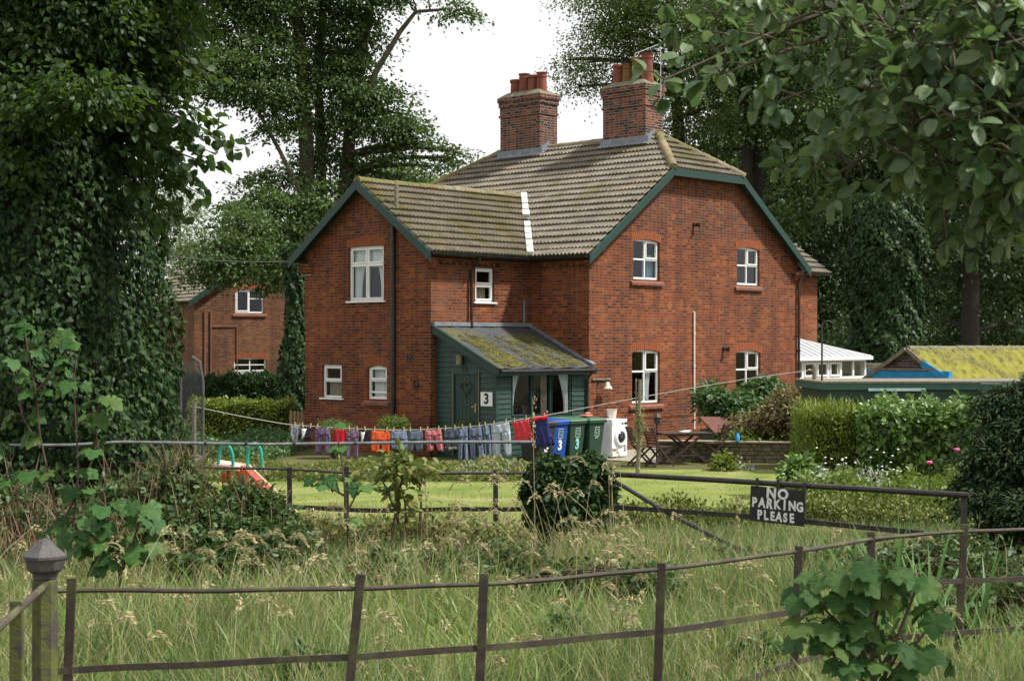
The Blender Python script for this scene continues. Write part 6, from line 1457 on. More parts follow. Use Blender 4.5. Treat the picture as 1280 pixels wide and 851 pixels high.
# --- whitebeam boughs of the tree standing just outside the right edge
r = np.random.default_rng(21)
wb_base = Vector((4.9, 7.6, .4)); wt = thing('whitebeam_tree', 'near tree whose leafy grey green boughs hang into the upper right corner', 'tree', wb_base)
mb = MB(); hub = [wb_base, wb_base + Vector((.05, 0, 1.6)), wb_base + Vector((-.05, .1, 3.4)), wb_base + Vector((.1, 0, 5.2)), wb_base + Vector((0, .1, 7.0))]
mb.tube(hub, [.2, .17, .15, .12, .06], 10)
ends = []
def bough(a, b, c, D0_, D1_, lead=.3):
    """a bough from the trunk through b to the tip c (picture points at depths D0_, D1_)"""
    A_ = at(a[0], a[1], D0_); B_ = at(b[0], b[1], (D0_ + D1_) / 2); C2 = at(c[0], c[1], D1_)
    pts = [A_.lerp(B_, t).lerp(B_.lerp(C2, t), t) for t in np.linspace(0, 1, 22)]
    mb.tube(pts, [.026 * (1 - .82 * t) for t in np.linspace(0, 1, 22)], 6, False); return pts
bl2 = [((1560, -140), (1180, -60), (830, 100), 6.9, 6.2), ((1560, -140), (1200, -80), (862, 30), 7.0, 6.6), ((1560, -100), (1200, -20), (905, 92), 6.9, 6.0), ((1560, -120), (1250, -60), (975, 30), 6.6, 5.9),
       ((1560, -60), (1260, 20), (965, 130), 6.8, 6.0), ((1560, -40), (1250, 60), (992, 215), 6.8, 6.1), ((1560, -20), (1300, 50), (1040, 222), 6.6, 5.9), ((1560, 0), (1320, 90), (1075, 175), 6.6, 5.7), ((1560, 20), (1300, 90), (1085, 110), 6.3, 5.6),
       ((1560, 40), (1330, 130), (1120, 190), 6.4, 5.7), ((1560, 60), (1350, 180), (1150, 215), 6.5, 5.8), ((1560, 100), (1380, 220), (1180, 258), 6.5, 5.8), ((1560, 90), (1400, 200), (1235, 290), 6.4, 5.8), ((1560, 60), (1380, 160), (1215, 230), 6.2, 5.5), ((1560, 20), (1380, 110), (1195, 150), 6.0, 5.4),
       ((1560, 0), (1350, 40), (1150, 60), 6.2, 5.6), ((1560, -60), (1350, -20), (1090, 50), 6.3, 5.7), ((1560, 90), (1430, 200), (1275, 262), 6.3, 5.8), ((1560, 60), (1420, 130), (1265, 190), 5.9, 5.4), ((1560, -20), (1400, 20), (1235, 60), 6.0, 5.4), ((1560, -80), (1300, -40), (1020, 10), 6.5, 6.0), ((1560, -80), (1400, -30), (1180, 10), 6.2, 5.6),
       ((1560, -160), (1180, -90), (905, 10), 7.0, 6.6), ((1560, 60), (1420, 200), (1255, 262), 6.1, 5.6), ((1560, -100), (1300, -60), (1060, 80), 6.7, 6.3), ((1560, -60), (1330, 0), (1130, 120), 6.9, 6.4)]
LP = []; LD = []; LN = []; LS = []
for spec in bl2:
    pts = bough(*spec)
    q = min(hub, key=lambda h: abs(h.z - pts[0].z)); mb.tube([q, q.lerp(pts[0], .5) + Vector((0, 0, .1)), pts[0]], [.06, .045, .028], 6, False)
    for i in range(4, 22):
        p = pts[i]; t = i / 21; ax = (pts[min(i + 1, 21)] - pts[i - 1]).normalized()
        for _ in range(3 if t > .2 else 1):
            if r.random() < .12: continue
            # short side spur with a rosette of leaves
            sdv = Vector(r.normal(size=3)); sdv.z *= .6; sdv = (sdv - ax * sdv.dot(ax)).normalized(); tip = p + (sdv * r.uniform(.05, .30) + ax * r.uniform(.0, .14) + Vector((0, 0, .05))) * (1.0 if t < .92 else .5)
            if r.random() < .75: mb.tube([p, p.lerp(tip, .55) + Vector((0, 0, .012)), tip], [.006, .0045, .003], 4, False)
            sd_ = (tip - p).normalized() if (tip - p).length > 1e-4 else sdv
            for k in range(r.integers(3, 7)):
                d = sd_ * .6 + Vector(r.normal(size=3)) * .65 + Vector((0, 0, -.38)); LP.append(tuple(tip + d.normalized() * .015)); LD.append(tuple(d)); n_ = Vector((0, -.25, .8)) + Vector(r.normal(size=3)) * .42; LN.append(tuple(n_)); LS.append(.078 * r.uniform(.62, 1.2))
mb.build('trunk', M['bark'], wt, world=True, smooth=True)
V, LV, CT = leaves(BEAM, LP, LD, LN, LS, np.array(LS) * .80)
fast_mesh('crown', V - np.array(wb_base), LV, CT, M['l_beam'], wt)
print('beam leaves', len(LP))

# ------------------------------------------------------------------ hedges (clipped boxes of leaves over an added dark core)
def hedge(name, label, p0, p1, depth, z0, z1, k, ls, lm, seed, tpl=QUAD, lump=.07, topjit=.05, upd=.3, spikes=0):
    r = np.random.default_rng(seed); p0, p1 = Vector(p0), Vector(p1); ln = (p1 - p0).xy.length; ang = math.atan2(p1.y - p0.y, p1.x - p0.x)
    t = thing(name, label, 'hedge', (p0.x, p0.y, z0), ang); h = z1 - z0
    mb = MB(); mb.box(.12, ln - .12, .12, depth - .12, 0, h - .14); mb.build('stems', M['hedgecore'], t)  # added solid dark box, stops the view through the leaves
    # areas: front, top, left, right, back
    A = np.array([ln * h, ln * depth, depth * h, depth * h, ln * h * .4]); pick = r.choice(5, k, p=A / A.sum()); u, v = r.random(k), r.random(k); P = np.zeros((k, 3)); n = np.zeros((k, 3))
    for i, (f, nn) in enumerate(((lambda u, v: (u * ln, 0 * u, v * h), (0, -1, 0)), (lambda u, v: (u * ln, v * depth, h + 0 * u), (0, 0, 1)), (lambda u, v: (0 * u, u * depth, v * h), (-1, 0, 0)), (lambda u, v: (ln + 0 * u, u * depth, v * h), (1, 0, 0)), (lambda u, v: (u * ln, depth + 0 * u, v * h), (0, 1, 0)))):
        m = pick == i; P[m] = np.stack(f(u[m], v[m]), 1); n[m] = nn
    dpt = np.abs(r.normal(0, .10, k)) ; bumpy = lump * (np.sin(P[:, 0] * 3.1 + P[:, 2] * 4) * np.sin(P[:, 0] * 1.3 + P[:, 1] * 3 + P[:, 2] * 2.2) + .5 * np.sin(P[:, 0] * 9 + P[:, 2] * 7))
    P += n * (bumpy - dpt)[:, None] + r.normal(size=P.shape) * .03
    tm = pick == 1; P[tm, 2] += np.abs(r.normal(0, topjit, tm.sum()))
    nn = n * .7 + UP * .35 + r.normal(size=P.shape) * .5; d = n * .5 + UP * upd + r.normal(size=P.shape) * .6
    parts = [leaves(tpl, P, d, nn, ls * r.uniform(.6, 1.35, k))]
    if spikes:
        Q = np.stack([r.uniform(0, ln, spikes), r.uniform(0, depth, spikes), np.full(spikes, h)], 1); parts.append(leaves(BLADE, Q, UP + r.normal(size=Q.shape) * .25, r.normal(size=Q.shape), r.uniform(.1, .32, spikes), .02))
    fast_mesh('foliage', *join(parts), M[lm], t); return t
X = lambda px, D: at(px, 428, D).x
hedge('hedge', 'dark clipped hedge under the far cottage window', (X(200, 58), 58, 0), (X(384, 58), 58.5, 0), 1.4, 0, CZ - 48 / F * 58, 16000, .13, 'l_ivy2', 51, lump=.12, topjit=.10)
hedge('hedge', 'yellow green clipped hedge in front of the darker one on the left', (X(236, 45), 45, 0), (X(362, 45), 45.2, 0), 1.3, 0, CZ - 77 / F * 45, 15000, .085, 'l_gold', 52, lump=.06)
hedge('hedge', 'square clipped golden conifer hedge right of the stone wall', (X(1011, 26.0), 26.0, .15), (X(1082, 26.0), 26.0, .15), 1.6, .15, CZ - 90 / F * 26, 19000, .08, 'l_gold', 53, tpl=NARROW, lump=.025, upd=1.0, spikes=260)
hedge('hedge', 'tall glossy laurel hedge between the golden hedge and the dark yew', (X(1078, 25.7), 25.7, .15), (X(1240, 25.3), 25.3, .15), 1.8, .15, CZ - 94 / F * 25.4, 20000, .115, 'l_laurel', 54, tpl=OVAL, lump=.10, topjit=.10, upd=-.25, spikes=60)
hedge('low_hedge', 'low yellowish box hedge inside the iron gate', (X(985, 20.5), 20.5, .35), (X(1200, 19), 18.6, .4), .9, .35, CZ - 214 / F * 19.6, 15000, .05, 'l_box', 55, lump=.07, topjit=.05)
hedge('low_hedge', 'low dark rough hedge behind the gate brace', (X(752, 18.2), 18.3, .45), (X(1000, 19), 19.3, .4), .8, .42, CZ - 222 / F * 18.6, 11000, .055, 'l_box', 56, lump=.09, topjit=.07)
# yew at the right edge
yb = pxy(1262, 14.6); yb.z = .5
bush('yew_bush', 'dark feathery yew bush at the right edge behind the gate end', 'bush', yb, [sb_(a[0] + 26, a[1] + 6, a[2], a[3] * .72, a[4] * .72) for a in [(1255, 520, 14.8, 36, 34), (1225, 500, 15, 26, 20), (1270, 490, 15, 40, 22), (1230, 560, 14.6, 34, 34), (1275, 570, 14.5, 46, 44), (1215, 610, 14.4, 30, 26), (1255, 630, 14.2, 50, 40), (1205, 570, 14.6, 18, 22), (1300, 520, 14.6, 50, 50), (1300, 640, 14.4, 60, 50), (1225, 655, 14.2, 30, 22), (1190, 597, 14.6, 16, 12), (1238, 478, 15, 10, 12), (1182, 628, 14.3, 16, 7), (1186, 560, 14.6, 14, 6), (1196, 530, 14.8, 14, 6), (1210, 486, 15, 12, 6), (1280, 462, 15, 22, 10)]], 46, 60, .12, .07, 'l_yew', 61, tpl=NARROW, flat=.22, hollow=.25, droop=.2)
# shrubs along the gable wall and raised bed
def shrub(label, px, D, blobs, lm, seed, ls=.11, nsub=40, per=26, subr=.14, tpl=OVAL, cat='shrub', name='shrub', z=None, **kw):
    b = pxy(px, D); b.z = float(gz(D)) if z is None else z
    return bush(name, label, cat, b, [sb_(*a) for a in blobs], nsub, per, subr, ls, lm, seed, tpl=tpl, **kw)
shrub('glossy green shrub sprawling under the right lower gable window', 935, 39.5, [(920, 505, 39.5, 30, 20), (955, 492, 40, 28, 18), (895, 500, 39.8, 18, 14), (975, 500, 40.2, 22, 18), (940, 520, 39.2, 34, 16), (968, 478, 40, 14, 8)], 'l_bush', 71, .15)
shrub('straggly pale shrub against the brick between the white pipe and the window', 890, 41, [(888, 488, 41, 12, 10), (882, 500, 41, 8, 14)], 'l_bush', 72, .12, 26)
shrub('dusty pinkish brown shrub behind the stone wall left of the hedge', 990, 37.5, [(985, 505, 37.5, 26, 22), (1005, 495, 37.8, 16, 16), (965, 515, 37.5, 20, 14), (1000, 525, 37.2, 18, 20)], 'l_brown', 73, .09)
shrub('reddish brown low bush spilling over the stone wall', 945, 37.4, [(935, 530, 37.9, 26, 12), (965, 530, 37.8, 28, 14), (992, 538, 37.7, 20, 12)], 'l_brown', 74, .09)
shrub('light green low plants along the top of the stone wall', 940, 37.2, [(925, 546, 37.5, 22, 7), (955, 547, 37.5, 30, 7), (988, 549, 37.4, 22, 6)], 'l_privet', 75, .10)
shrub('small yellow green plant at the foot of the stone wall', 903, 34.5, [(903, 574, 34.5, 6, 8), (904, 586, 34.4, 7, 6)], 'l_gold', 76, .09, 16)
shrub('silvery small plant beside the yellow one at the wall foot', 925, 34.6, [(925, 587, 34.6, 7, 6)], 'l_silver', 77, .08, 14)
shrub('white flowering plant with broad leaves at the corner of the golden hedge', 1008, 25.5, [(1005, 600, 25.5, 12, 14), (1000, 585, 25.5, 10, 8)], 'l_laurel', 78, .13, 30)
for i, (px, py, w_) in enumerate(((491, 529, 20), (585, 533, 26), (420, 533, 22))):
    D = 38.2; lab = ('small rounded green bush under the arched window beside the black pipe', 'low trimmed green bush below the porch door', 'low green bush under the left ground floor window')[i]
    shrub(lab, px, D, [(px, py, D, w_, 9), (px, py + 12, D, w_, 12)], 'l_privet', 80 + i, .06, 70, 36, .07, tpl=NARROW, name='bush', cat='bush')
# ivy swathed gatepost
gp = pxy(712, 15.7); gp.z = .5; ga = thing('ivy_covered_gatepost', 'gatepost swallowed by a squat block of dark ivy at the hinge end of the gate', 'gatepost', gp)
mb = MB(); mb.box(-.16, .16, -.16, .16, 0, 1.1); mb.build('post', M['barkdark'], ga)
(V, LV, CT), _ = blob_leaves([sb_(*a) for a in [(690, 592, 15.7, 20, 20), (735, 590, 15.7, 20, 20), (712, 620, 15.7, 36, 34), (690, 640, 15.7, 24, 34), (736, 640, 15.7, 20, 34), (713, 668, 15.7, 30, 26), (672, 612, 15.8, 9, 24), (752, 612, 15.7, 8, 24)]], 130, 34, .06, .07, IVY, np.random.default_rng(91), .6, .35, .7, .55)
fast_mesh('ivy', V - np.array(gp), LV, CT, M['l_ivy2'], ga)

# ------------------------------------------------------------------ sycamore saplings with broad palmate leaves
def sapling(label, base, stems, ls, seed, lm='l_syc'):
    """stems = list of lists of world points; pairs of leaves along each and a fan at the tip"""
    r = np.random.default_rng(seed); t = thing('sycamore_sapling', label, 'sapling', base, 0); mb = MB(); P = []; Dd = []; Nn = []; Sz = []
    for pts in stems:
        pts = [Vector(p) for p in pts]; n = len(pts); mb.tube(pts, [.012 * (1 - .6 * i / (n - 1)) for i in range(n)], 6, False)
        for i in range(1, n):
            for s in range(4 if i == n - 1 else 3):
                a = r.uniform(0, 6.28); dv = Vector((math.cos(a), math.sin(a) * .8 - .2, r.uniform(.0, .5))).normalized(); pet = pts[i] + dv * ls * r.uniform(.35, .75)
                mb.tube([pts[i], pts[i].lerp(pet, .5) + Vector((0, 0, .015)), pet], [.0035, .003, .0025], 4, False)
                d = Vector((dv.x, dv.y, 0)) * .75 + Vector((0, 0, -.55)) + Vector(r.normal(size=3)) * .18; P.append(tuple(pet)); Dd.append(tuple(d)); Nn.append(tuple(Vector((dv.x * .25, -.45, .75)) + Vector(r.normal(size=3)) * .22)); Sz.append(ls * r.uniform(.6, 1.1))
    mb.build('stem', M['twig'], t, world=True); V, LV, CT = leaves(PALM, P, Dd, Nn, Sz); fast_mesh('leaves', V - np.array(t.location), LV, CT, M[lm], t); return t
def stem_px(pts, D, dd=0): return [tuple(at(px, py, D + dd * i)) for i, (px, py) in enumerate(pts)]
b = pxy(75, 13.6); b.z = .5
sapling('tall sycamore sapling in front of the ivy covered tree', b, [stem_px(s, 13.4) for s in ([(80, 715), (75, 660), (62, 600), (50, 545), (45, 490), (35, 440), (30, 410)], [(85, 715), (92, 650), (98, 590), (95, 530), (92, 480), (95, 450)], [(75, 660), (100, 610), (122, 560), (118, 520), (128, 500)], [(50, 560), (28, 520), (18, 470), (12, 450)], [(92, 620), (70, 590), (35, 590), (15, 600)], [(45, 490), (70, 460), (88, 430), (62, 420)])], .165, 101)
b = pxy(140, 12.3); b.z = .5
sapling('spreading sycamore sapling low behind the corner post', b, [stem_px(s, 12.2) for s in ([(150, 740), (148, 690), (140, 650), (130, 630)], [(150, 720), (165, 680), (175, 650), (168, 630)], [(148, 700), (120, 680), (100, 665)], [(150, 720), (150, 700), (155, 690), (150, 680)])], .19, 102)
b = pxy(1090, 7.7); b.z = .5
sapling('sycamore sapling with dull green leaves growing through the front fence', b, [stem_px(s, 7.9) for s in ([(1095, 900), (1092, 830), (1085, 770), (1075, 725), (1068, 705)], [(1095, 880), (1120, 800), (1140, 750), (1150, 720)], [(1092, 850), (1060, 790), (1030, 760), (1015, 745)], [(1095, 860), (1115, 830), (1130, 800)], [(1090, 840), (1075, 800), (1050, 775)], [(1088, 800), (1100, 750), (1110, 715)], [(1095, 870), (1060, 830), (1020, 800)], [(1095, 870), (1140, 810), (1172, 770)], [(1095, 890), (1130, 850), (1165, 830)], [(1092, 860), (1050, 830), (1010, 775)], [(1090, 790), (1060, 740), (1035, 718)])], .15, 103, 'l_syc2')
b = pxy(432, 13.9); b.z = .5
sapling('slim sycamore sapling standing before the washing line', b, [stem_px(s, 13.8) for s in ([(436, 700), (434, 650), (430, 600), (425, 560), (418, 530)], [(434, 640), (452, 605)], [(432, 620), (402, 604)])], .135, 104, 'l_syc2')
b = pxy(500, 14.4); b.z = .5
bush('young_shrub', 'young light green shrub on the fence right of the slim sapling', 'shrub', b, [sb_(*a) for a in [(500, 572, 14.4, 24, 14), (515, 590, 14.4, 24, 14), (485, 585, 14.4, 14, 10), (498, 610, 14.4, 12, 14), (500, 640, 14.4, 8, 16)]], 9, 9, .08, .085, 'l_weed', 105, tpl=OVAL, hollow=.3, stems=1)

# ------------------------------------------------------------------ brambles, dead stems, undergrowth
def undergrowth(name, label, cat, base, blobs, lm, seed, nst, sth, per=18, nsub=50, ls=.065, subr=.10):
    t = bush(name, label, cat, base, blobs, nsub, per, subr, ls, lm, seed, tpl=OVAL, hollow=.2, upw=.5)
    if nst:
        r = np.random.default_rng(seed + 500); P = []; 
        cs = np.array([b[0] for b in blobs]); rs = np.array([b[1] for b in blobs]); i = r.integers(0, len(blobs), nst)
        Q = cs[i] + r.normal(size=(nst, 3)) * rs[i] * .5; Q[:, 2] = np.maximum(Q[:, 2] - sth * .6, .45); d = UP + r.normal(size=Q.shape) * .35
        V, LV, CT = leaves(BLADE, Q, d, r.normal(size=Q.shape) + np.array([0, -1, 0]), sth * r.uniform(.5, 1.3, nst), .012)
        fast_mesh('dead_stems', V - np.array(t.location), LV, CT, M['deadstem'], t)
    return t
b = pxy(200, 14.8); b.z = .5
undergrowth('bramble_patch', 'brown tangled brambles at the foot of the ivy covered tree', 'brambles', b, [sb_(*a) for a in [(160, 620, 14.8, 40, 30), (215, 610, 14.8, 40, 34), (200, 660, 14.4, 60, 34), (250, 650, 14.6, 34, 26), (225, 590, 15, 24, 22)]], 'l_bramble', 111, 900, .45, nsub=60)
b = pxy(300, 14.2); b.z = .5
undergrowth('bramble_patch', 'dark green brambles in front of the orange slide', 'brambles', b, [sb_(*a) for a in [(295, 672, 14.2, 44, 24), (340, 668, 14.4, 26, 16), (350, 686, 14, 40, 18), (285, 695, 13.8, 60, 18), (312, 628, 14.6, 20, 11), (346, 645, 14.6, 16, 10), (283, 640, 14.6, 18, 14), (300, 612, 14.8, 12, 7), (328, 618, 14.8, 10, 7)]], 'l_bramble', 112, 260, .4, nsub=70, ls=.075)
b = pxy(90, 14.4); b.z = .5
undergrowth('bramble_patch', 'dry brown undergrowth in the shade below the left saplings', 'brambles', b, [sb_(*a) for a in [(60, 660, 14.6, 60, 30), (20, 640, 14.6, 40, 40), (120, 680, 14, 60, 20), (20, 690, 14, 50, 20)]], 'l_bramble', 113, 900, .5, nsub=24)
b = pxy(540, 15.0); b.z = .5
undergrowth('weed_patch', 'yellowing weeds along the foot of the black garden fence', 'weeds', b, [sb_(*a) for a in [(400, 665, 15, 40, 18), (470, 665, 15, 40, 20), (540, 660, 15, 40, 20), (610, 670, 15, 40, 18), (440, 690, 14.6, 50, 14), (560, 690, 14.6, 60, 14)]], 'l_weed', 114, 420, .4, nsub=44, ls=.06)
b = pxy(560, 13.4); b.z = .5
undergrowth('weed_patch', 'mixed dark weeds in the middle of the meadow before the black fence', 'weeds', b, [sb_(*a) for a in [(380, 700, 13.6, 50, 16), (470, 715, 13, 50, 14), (560, 705, 13.4, 50, 14), (640, 700, 13.6, 40, 16), (720, 715, 13, 50, 14), (800, 720, 12.6, 50, 12), (600, 690, 14.2, 40, 14)]], 'l_bramble', 116, 300, .4, nsub=36, ls=.06)
b = pxy(1225, 11.2); b.z = .48
undergrowth('weed_patch', 'dark weeds beyond the lower right end of the front fence', 'weeds', b, [sb_(*a) for a in [(1180, 800, 11.2, 50, 30), (1235, 780, 11.3, 44, 44), (1275, 760, 11.4, 40, 50), (1255, 830, 11, 60, 30), (1165, 835, 11, 40, 16)]], 'l_bramble', 117, 160, .5, nsub=46, ls=.075)
b = pxy(1010, 14.6); b.z = .5
undergrowth('weed_patch', 'rank green weeds under and in front of the iron gate', 'weeds', b, [sb_(*a) for a in [(800, 690, 15, 40, 12), (880, 700, 14.6, 50, 14), (960, 705, 14, 50, 16), (1040, 705, 13.2, 50, 18), (1120, 700, 12.8, 50, 20), (1190, 690, 12.6, 50, 24), (1240, 720, 12, 50, 30)]], 'l_bramble', 115, 260, .4, nsub=50, ls=.06)
# garden bed behind the laundry and flowers by the hedge
def bed(label, X0_, X1_, Y0_, Y1_, zmax, k, ls, lm, seed, tpl=OVAL, name='flower_bed'):
    r = np.random.default_rng(seed); x = r.uniform(X0_, X1_, k); y = r.uniform(Y0_, Y1_, k); hgt = zmax * (.35 + .65 * (np.sin(x * 2.3 + y) * .5 + .5) * (np.sin(x * 5.1 - y * 3) * .3 + .7)); z = gz(y) + hgt * r.random(k) ** .7
    P = np.stack([x, y, z], 1); V, LV, CT = leaves(tpl, P, r.normal(size=P.shape) + UP * .4, UP * .8 + r.normal(size=P.shape) * .5, ls * r.uniform(.5, 1.3, k))
    return tag(fast_mesh(name, V, LV, CT, M[lm]), label, 'plants', None, 'stuff')
bed('mixed green plants growing under the washing line', -7.2, .5, 31.5, 34.6, .36, 13000, .09, 'l_weed', 121)
bed('pale silvery plants by the porch under the jeans', -1.2, .6, 32.0, 34.4, .30, 3400, .09, 'l_silver', 122, NARROW)
bed('dark leafy plants at the foot of the left hedge', -9.5, -5.5, 37, 43, .6, 7000, .12, 'l_bush', 123)
bed('pale flowering plants between the laurel hedge and the low hedge', X(1005, 23.2), X(1215, 23), 21.2, 24.6, .72, 8000, .085, 'l_privet', 124)
bed('greyish flower stems before the golden hedge', X(1015, 24), X(1110, 24), 23.2, 25.2, 1.15, 1800, .10, 'l_silver', 125, NARROW)
r = np.random.default_rng(126); k = 24
mb = MB(); xs = r.uniform(X(1020, 23.6), X(1120, 23.6), k)
for x in xs: c = Vector((x, r.uniform(22.4, 24.2), r.uniform(.85, 1.3))); mb.lathe([(.004, -.01), (.02, 0), (.01, .012)], 6, c)
tag(mb.build('white_flowers', M['petal_white'], None), 'scatter of small white flower heads in front of the golden hedge', 'flowers', None, 'stuff')
for i, (px, py, lab) in enumerate(((1160, 579, 'single bright pink flower in front of the laurel hedge'), (1194, 563, 'pink flower near the left side of the yew'))):
    c = at(px, py, 22.6); f_ = thing('pink_flower', lab, 'flower', (c.x, c.y, .3)); mb = MB(); mb.tube([(0, 0, 0), (.02, 0, c.z - .3)], .006, 5); mb.build('stem', M['l_bush'], f_)
    mb = MB(); mb.lathe([(.008, -.02), (.05, .01), (.035, .035), (.01, .03)], 9, (.02, 0, c.z - .3)); mb.build('bloom', M['petal_pink'], f_, smooth=True)
# sword leaved plants behind the front fence on the right
for i, (px, py, D, k, h, lab) in enumerate(((1125, 770, 10.9, 44, 1.15, 'clump of tall bright sword shaped leaves behind the right end of the front fence'), (1060, 760, 10.6, 22, .8, 'smaller clump of sword leaves behind the sapling'), (1180, 775, 10.8, 26, .95, 'leaning sword leaves next to the rightmost fence post'))):
    r = np.random.default_rng(130 + i); b = pxy(px, D); b.z = .48; t = thing('iris_clump', lab, 'iris', b)
    P = np.stack([r.normal(0, .16, k), r.normal(0, .12, k), np.zeros(k)], 1); d = UP + r.normal(size=P.shape) * .22; fast_mesh('leaves', *leaves(BLADE, P, d, r.normal(size=P.shape) * .5 + np.array([0, -1, 0]), h * r.uniform(.55, 1.05, k), .036), M['sword'], t)
tag(bpy.context.scene.objects['iris_clump'], None, None)

# ------------------------------------------------------------------ grass
r = np.random.default_rng(200)
def grass(name, label, k, yr, hfun, w_, m, density=None, lean=.35, zoff=0.0, bow=True):
    y = yr[0] + (yr[1] - yr[0]) * r.random(k) ** 1.0; half = y * .345 + .4; x = r.uniform(-1, 1, k) * half
    if density is not None:
        keep = r.random(k) < density(x, y); x, y = x[keep], y[keep]
    n = len(x); h = hfun(x, y) * r.uniform(.5, 1.2, n)
    P = np.stack([x, y, gz(y) - .02 + zoff], 1); wind = np.stack([np.sin(x * 1.7 + y * .9), np.cos(x * .8 - y * 1.3), np.zeros(n)], 1) * .22
    d = UP + r.normal(size=P.shape) * lean * [1, 1, .2] + wind; nn = r.normal(size=P.shape) * [1, 1, .2] + np.array([0, -.6, .3])
    V, LV, CT = leaves(BLADE, P, d, nn, h, w_ * r.uniform(.6, 1.3, n)); return tag(fast_mesh(name, V, LV, CT, M[m]), label, 'grass', None, 'stuff')
patch_ = lambda x, y: .5 + .5 * np.sin(x * 1.9 + .7 * np.sin(y * 1.6)) * np.sin(y * 1.35 + .9 * np.sin(x * 1.2))
gate_line = lambda x, y: (y < 15.3 - np.maximum(x - .9, 0) * .76) | ((x < .9) & (y < 17.3))
grass('meadow_grass', 'long uncut green grass between the two iron fences', 165000, (7.7, 19.0), lambda x, y: np.where(gate_line(x, y), .34 + .34 * patch_(x, y), np.where(x > .8, .26, .08)), .0085, 'grass')
grass('broad_grass', 'broad bent blades of bright grass standing over the finer meadow', 17000, (8.0, 16.0), lambda x, y: .52 + .20 * patch_(y, x), .017, 'grass2', lambda x, y: gate_line(x, y) * np.clip(patch_(x * 1.3 + 2, y * 1.2) * 1.3, .15, 1), .5)
grass('dry_grass', 'dry straw coloured stems standing in the long grass', 42000, (8.2, 17.2), lambda x, y: .50 + .30 * patch_(x, y), .0055, 'straw', lambda x, y: gate_line(x, y) * np.clip(.30 * patch_(x * .8, y * 1.1) + .25 * sstep(10.5, 13.5, y) + .4 * (x < -3.2), 0, 1), .5)
grass('lawn_grass', 'short bright lawn grass', 120000, (18.6, 35.0), lambda x, y: .045 + .03 * (patch_(x, y) > .6), .010, 'lawngrass', lambda x, y: np.clip((np.abs(x) < 8) * (1.2 - (y - 17) / 30), 0, 1), .6)
for i, (px, D, w_, h_, lab) in enumerate(((378, 9.0, 22, .62, 'dark green nettle clump in the grass left of the leaning fence post'), (480, 13.0, 20, .6, 'nettle clump in front of the weeds below the black fence'), (705, 10.5, 26, .5, 'dark leafy weed clump in the meadow below the ivy gatepost'), (930, 9.8, 30, .5, 'dark leafy weed clump in the meadow below the painted sign'), (215, 9.6, 26, .42, 'low leafy weed clump in the grass right of the corner post'))):
    b = pxy(px, D); b.z = .48; c = (b.x, b.y, .48 + h_ * .55); rx_ = w_ / F * D
    bush('nettle_clump', lab, 'nettles', b, [((c[0] + dx * rx_, c[1] + dy * rx_, c[2] + dz), (rx_ * .6, rx_ * .6, h_ * .5)) for dx, dy, dz in ((0, 0, .05), (.6, .2, -.05), (-.6, .1, -.08))], 40, 9, .05, .075, 'l_bush', 140 + i, tpl=OVAL, hollow=.2, stems=10)
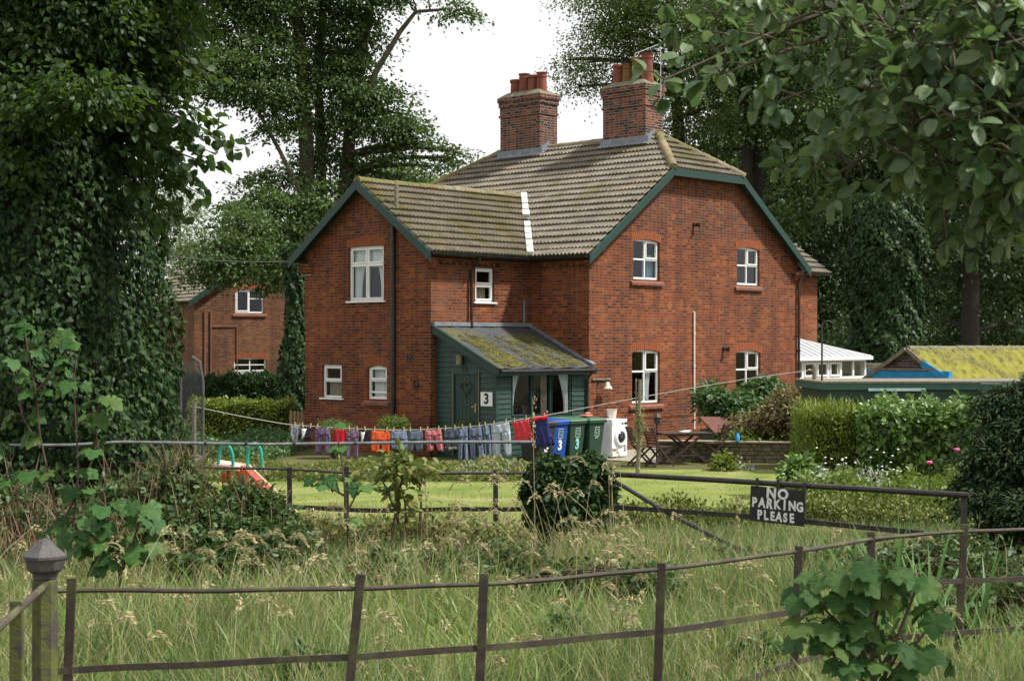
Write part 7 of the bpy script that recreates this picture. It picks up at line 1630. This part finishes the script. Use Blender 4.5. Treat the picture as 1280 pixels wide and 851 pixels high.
# drooping seed heads: a bowed stem with a plume of tiny spikelets
def seedheads(label, k, region, hr, seed, plume=.14, nsp=18, lean=(.25, 0), name='seeding_grass'):
    r = np.random.default_rng(seed); parts = []
    px = r.uniform(region[0], region[1], k); px = np.where((px > 905) & (px < 1040), px - 150, px); D = r.uniform(region[2], region[3], k); x = (px - CX) / F * D
    h = r.uniform(*hr, k); base = np.stack([x, D, gz(D)], 1)
    ld = r.normal(size=(k, 2)) * .22 + np.array(lean); nseg = 6
    sp_P, sp_d = [], []
    mbv = []; 
    for i in range(k):
        pts = [Vector(base[i]) + Vector((ld[i, 0] * h[i] * f * f, ld[i, 1] * h[i] * f * f, h[i] * (f - .12 * f * f * (abs(ld[i, 0]) + .3)))) for f in np.linspace(0, 1, nseg)]
        mbv.append(pts); ax = (pts[-1] - pts[-2]).normalized(); dr_ = Vector((ld[i, 0], ld[i, 1], 0)); dr_ = dr_.normalized() if dr_.length > .05 else Vector((1, 0, 0))
        pl_ = plume * r.uniform(.6, 1.3)
        for j in range(nsp):
            f = j / nsp; c = pts[-1] + (ax * (1 - .55 * f) + dr_ * .5 * f + Vector((0, 0, -.45 * f * f))) * pl_ * f
            wd = .011 * math.sin(math.pi * min(1, .12 + f * .95)) + .002; sp_P.append(tuple(c + Vector(r.normal(size=3)) * wd)); sp_d.append(tuple(ax * (1 - f) + dr_ * (.4 + f) + Vector((0, 0, .3 - 1.5 * f)) + Vector(r.normal(size=3)) * .35))
    mb = MB()
    for pts in mbv: mb.tube(pts, [.0028] * (nseg - 1) + [.0018], 3, False)
    st = np.array(mb.v); fl = [len(f) for f in mb.f]; lv = np.array([i for f in mb.f for i in f])
    sp_P = np.array(sp_P); n_ = len(sp_P)
    parts = [(st, lv, np.array(fl)), leaves(QUAD, sp_P, np.array(sp_d), r.normal(size=(n_, 3)), .036 * r.uniform(.6, 1.3, n_), .034 * r.uniform(.4, .9, n_))]
    return tag(fast_mesh(name, *join(parts), M['straw']), label, 'grass', None, 'stuff')
seedheads('golden seeding grass heads nodding through the meadow', 110, (-60, 1150, 8.6, 14.5), (.5, .9), 301, .17, 34, (.3, -.05))
seedheads('thick band of pale seed heads before the left brambles', 46, (150, 720, 11.2, 13.6), (.62, 1.02), 302, .22, 60, (.42, -.1))
seedheads('tall bowed seed heads leaning across the ivy covered gatepost', 20, (650, 790, 13.6, 14.8), (.95, 1.35), 303, .24, 40, (-.24, 0))
seedheads('dry grass heads by the corner post', 26, (-20, 170, 9.5, 13.5), (.45, .9), 304, .18, 40)
# a few very tall single stalks
for i, (px, pt, D, lab) in enumerate(((668, 497, 15.2, 'very tall dry stalk standing before the wheelie bins'), (924, 620, 12, 'tall thin grass stalk left of the sign'), (534, 600, 14.2, 'thin pale stalk before the black garden fence post'))):
    b = pxy(px, D); b.z = .45; t = thing('dry_stalk', lab, 'stalk', b); mb = MB(); tpz = at(px, pt, D).z - .45; mb.tube([(.01, 0, 0), (.0, 0, tpz * .5), (-.02, 0, tpz)], [.006, .005, .002], 5); mb.build('stem', M['straw'], t)
    k = 26; rr = np.random.default_rng(i); P = np.stack([rr.normal(0, .012, k), rr.normal(0, .012, k), tpz * rr.uniform(.72, 1, k)], 1); fast_mesh('seed_head', *leaves(QUAD, P, UP + rdir(k, rr) * .6, rdir(k, rr), .035), M['straw'], t)
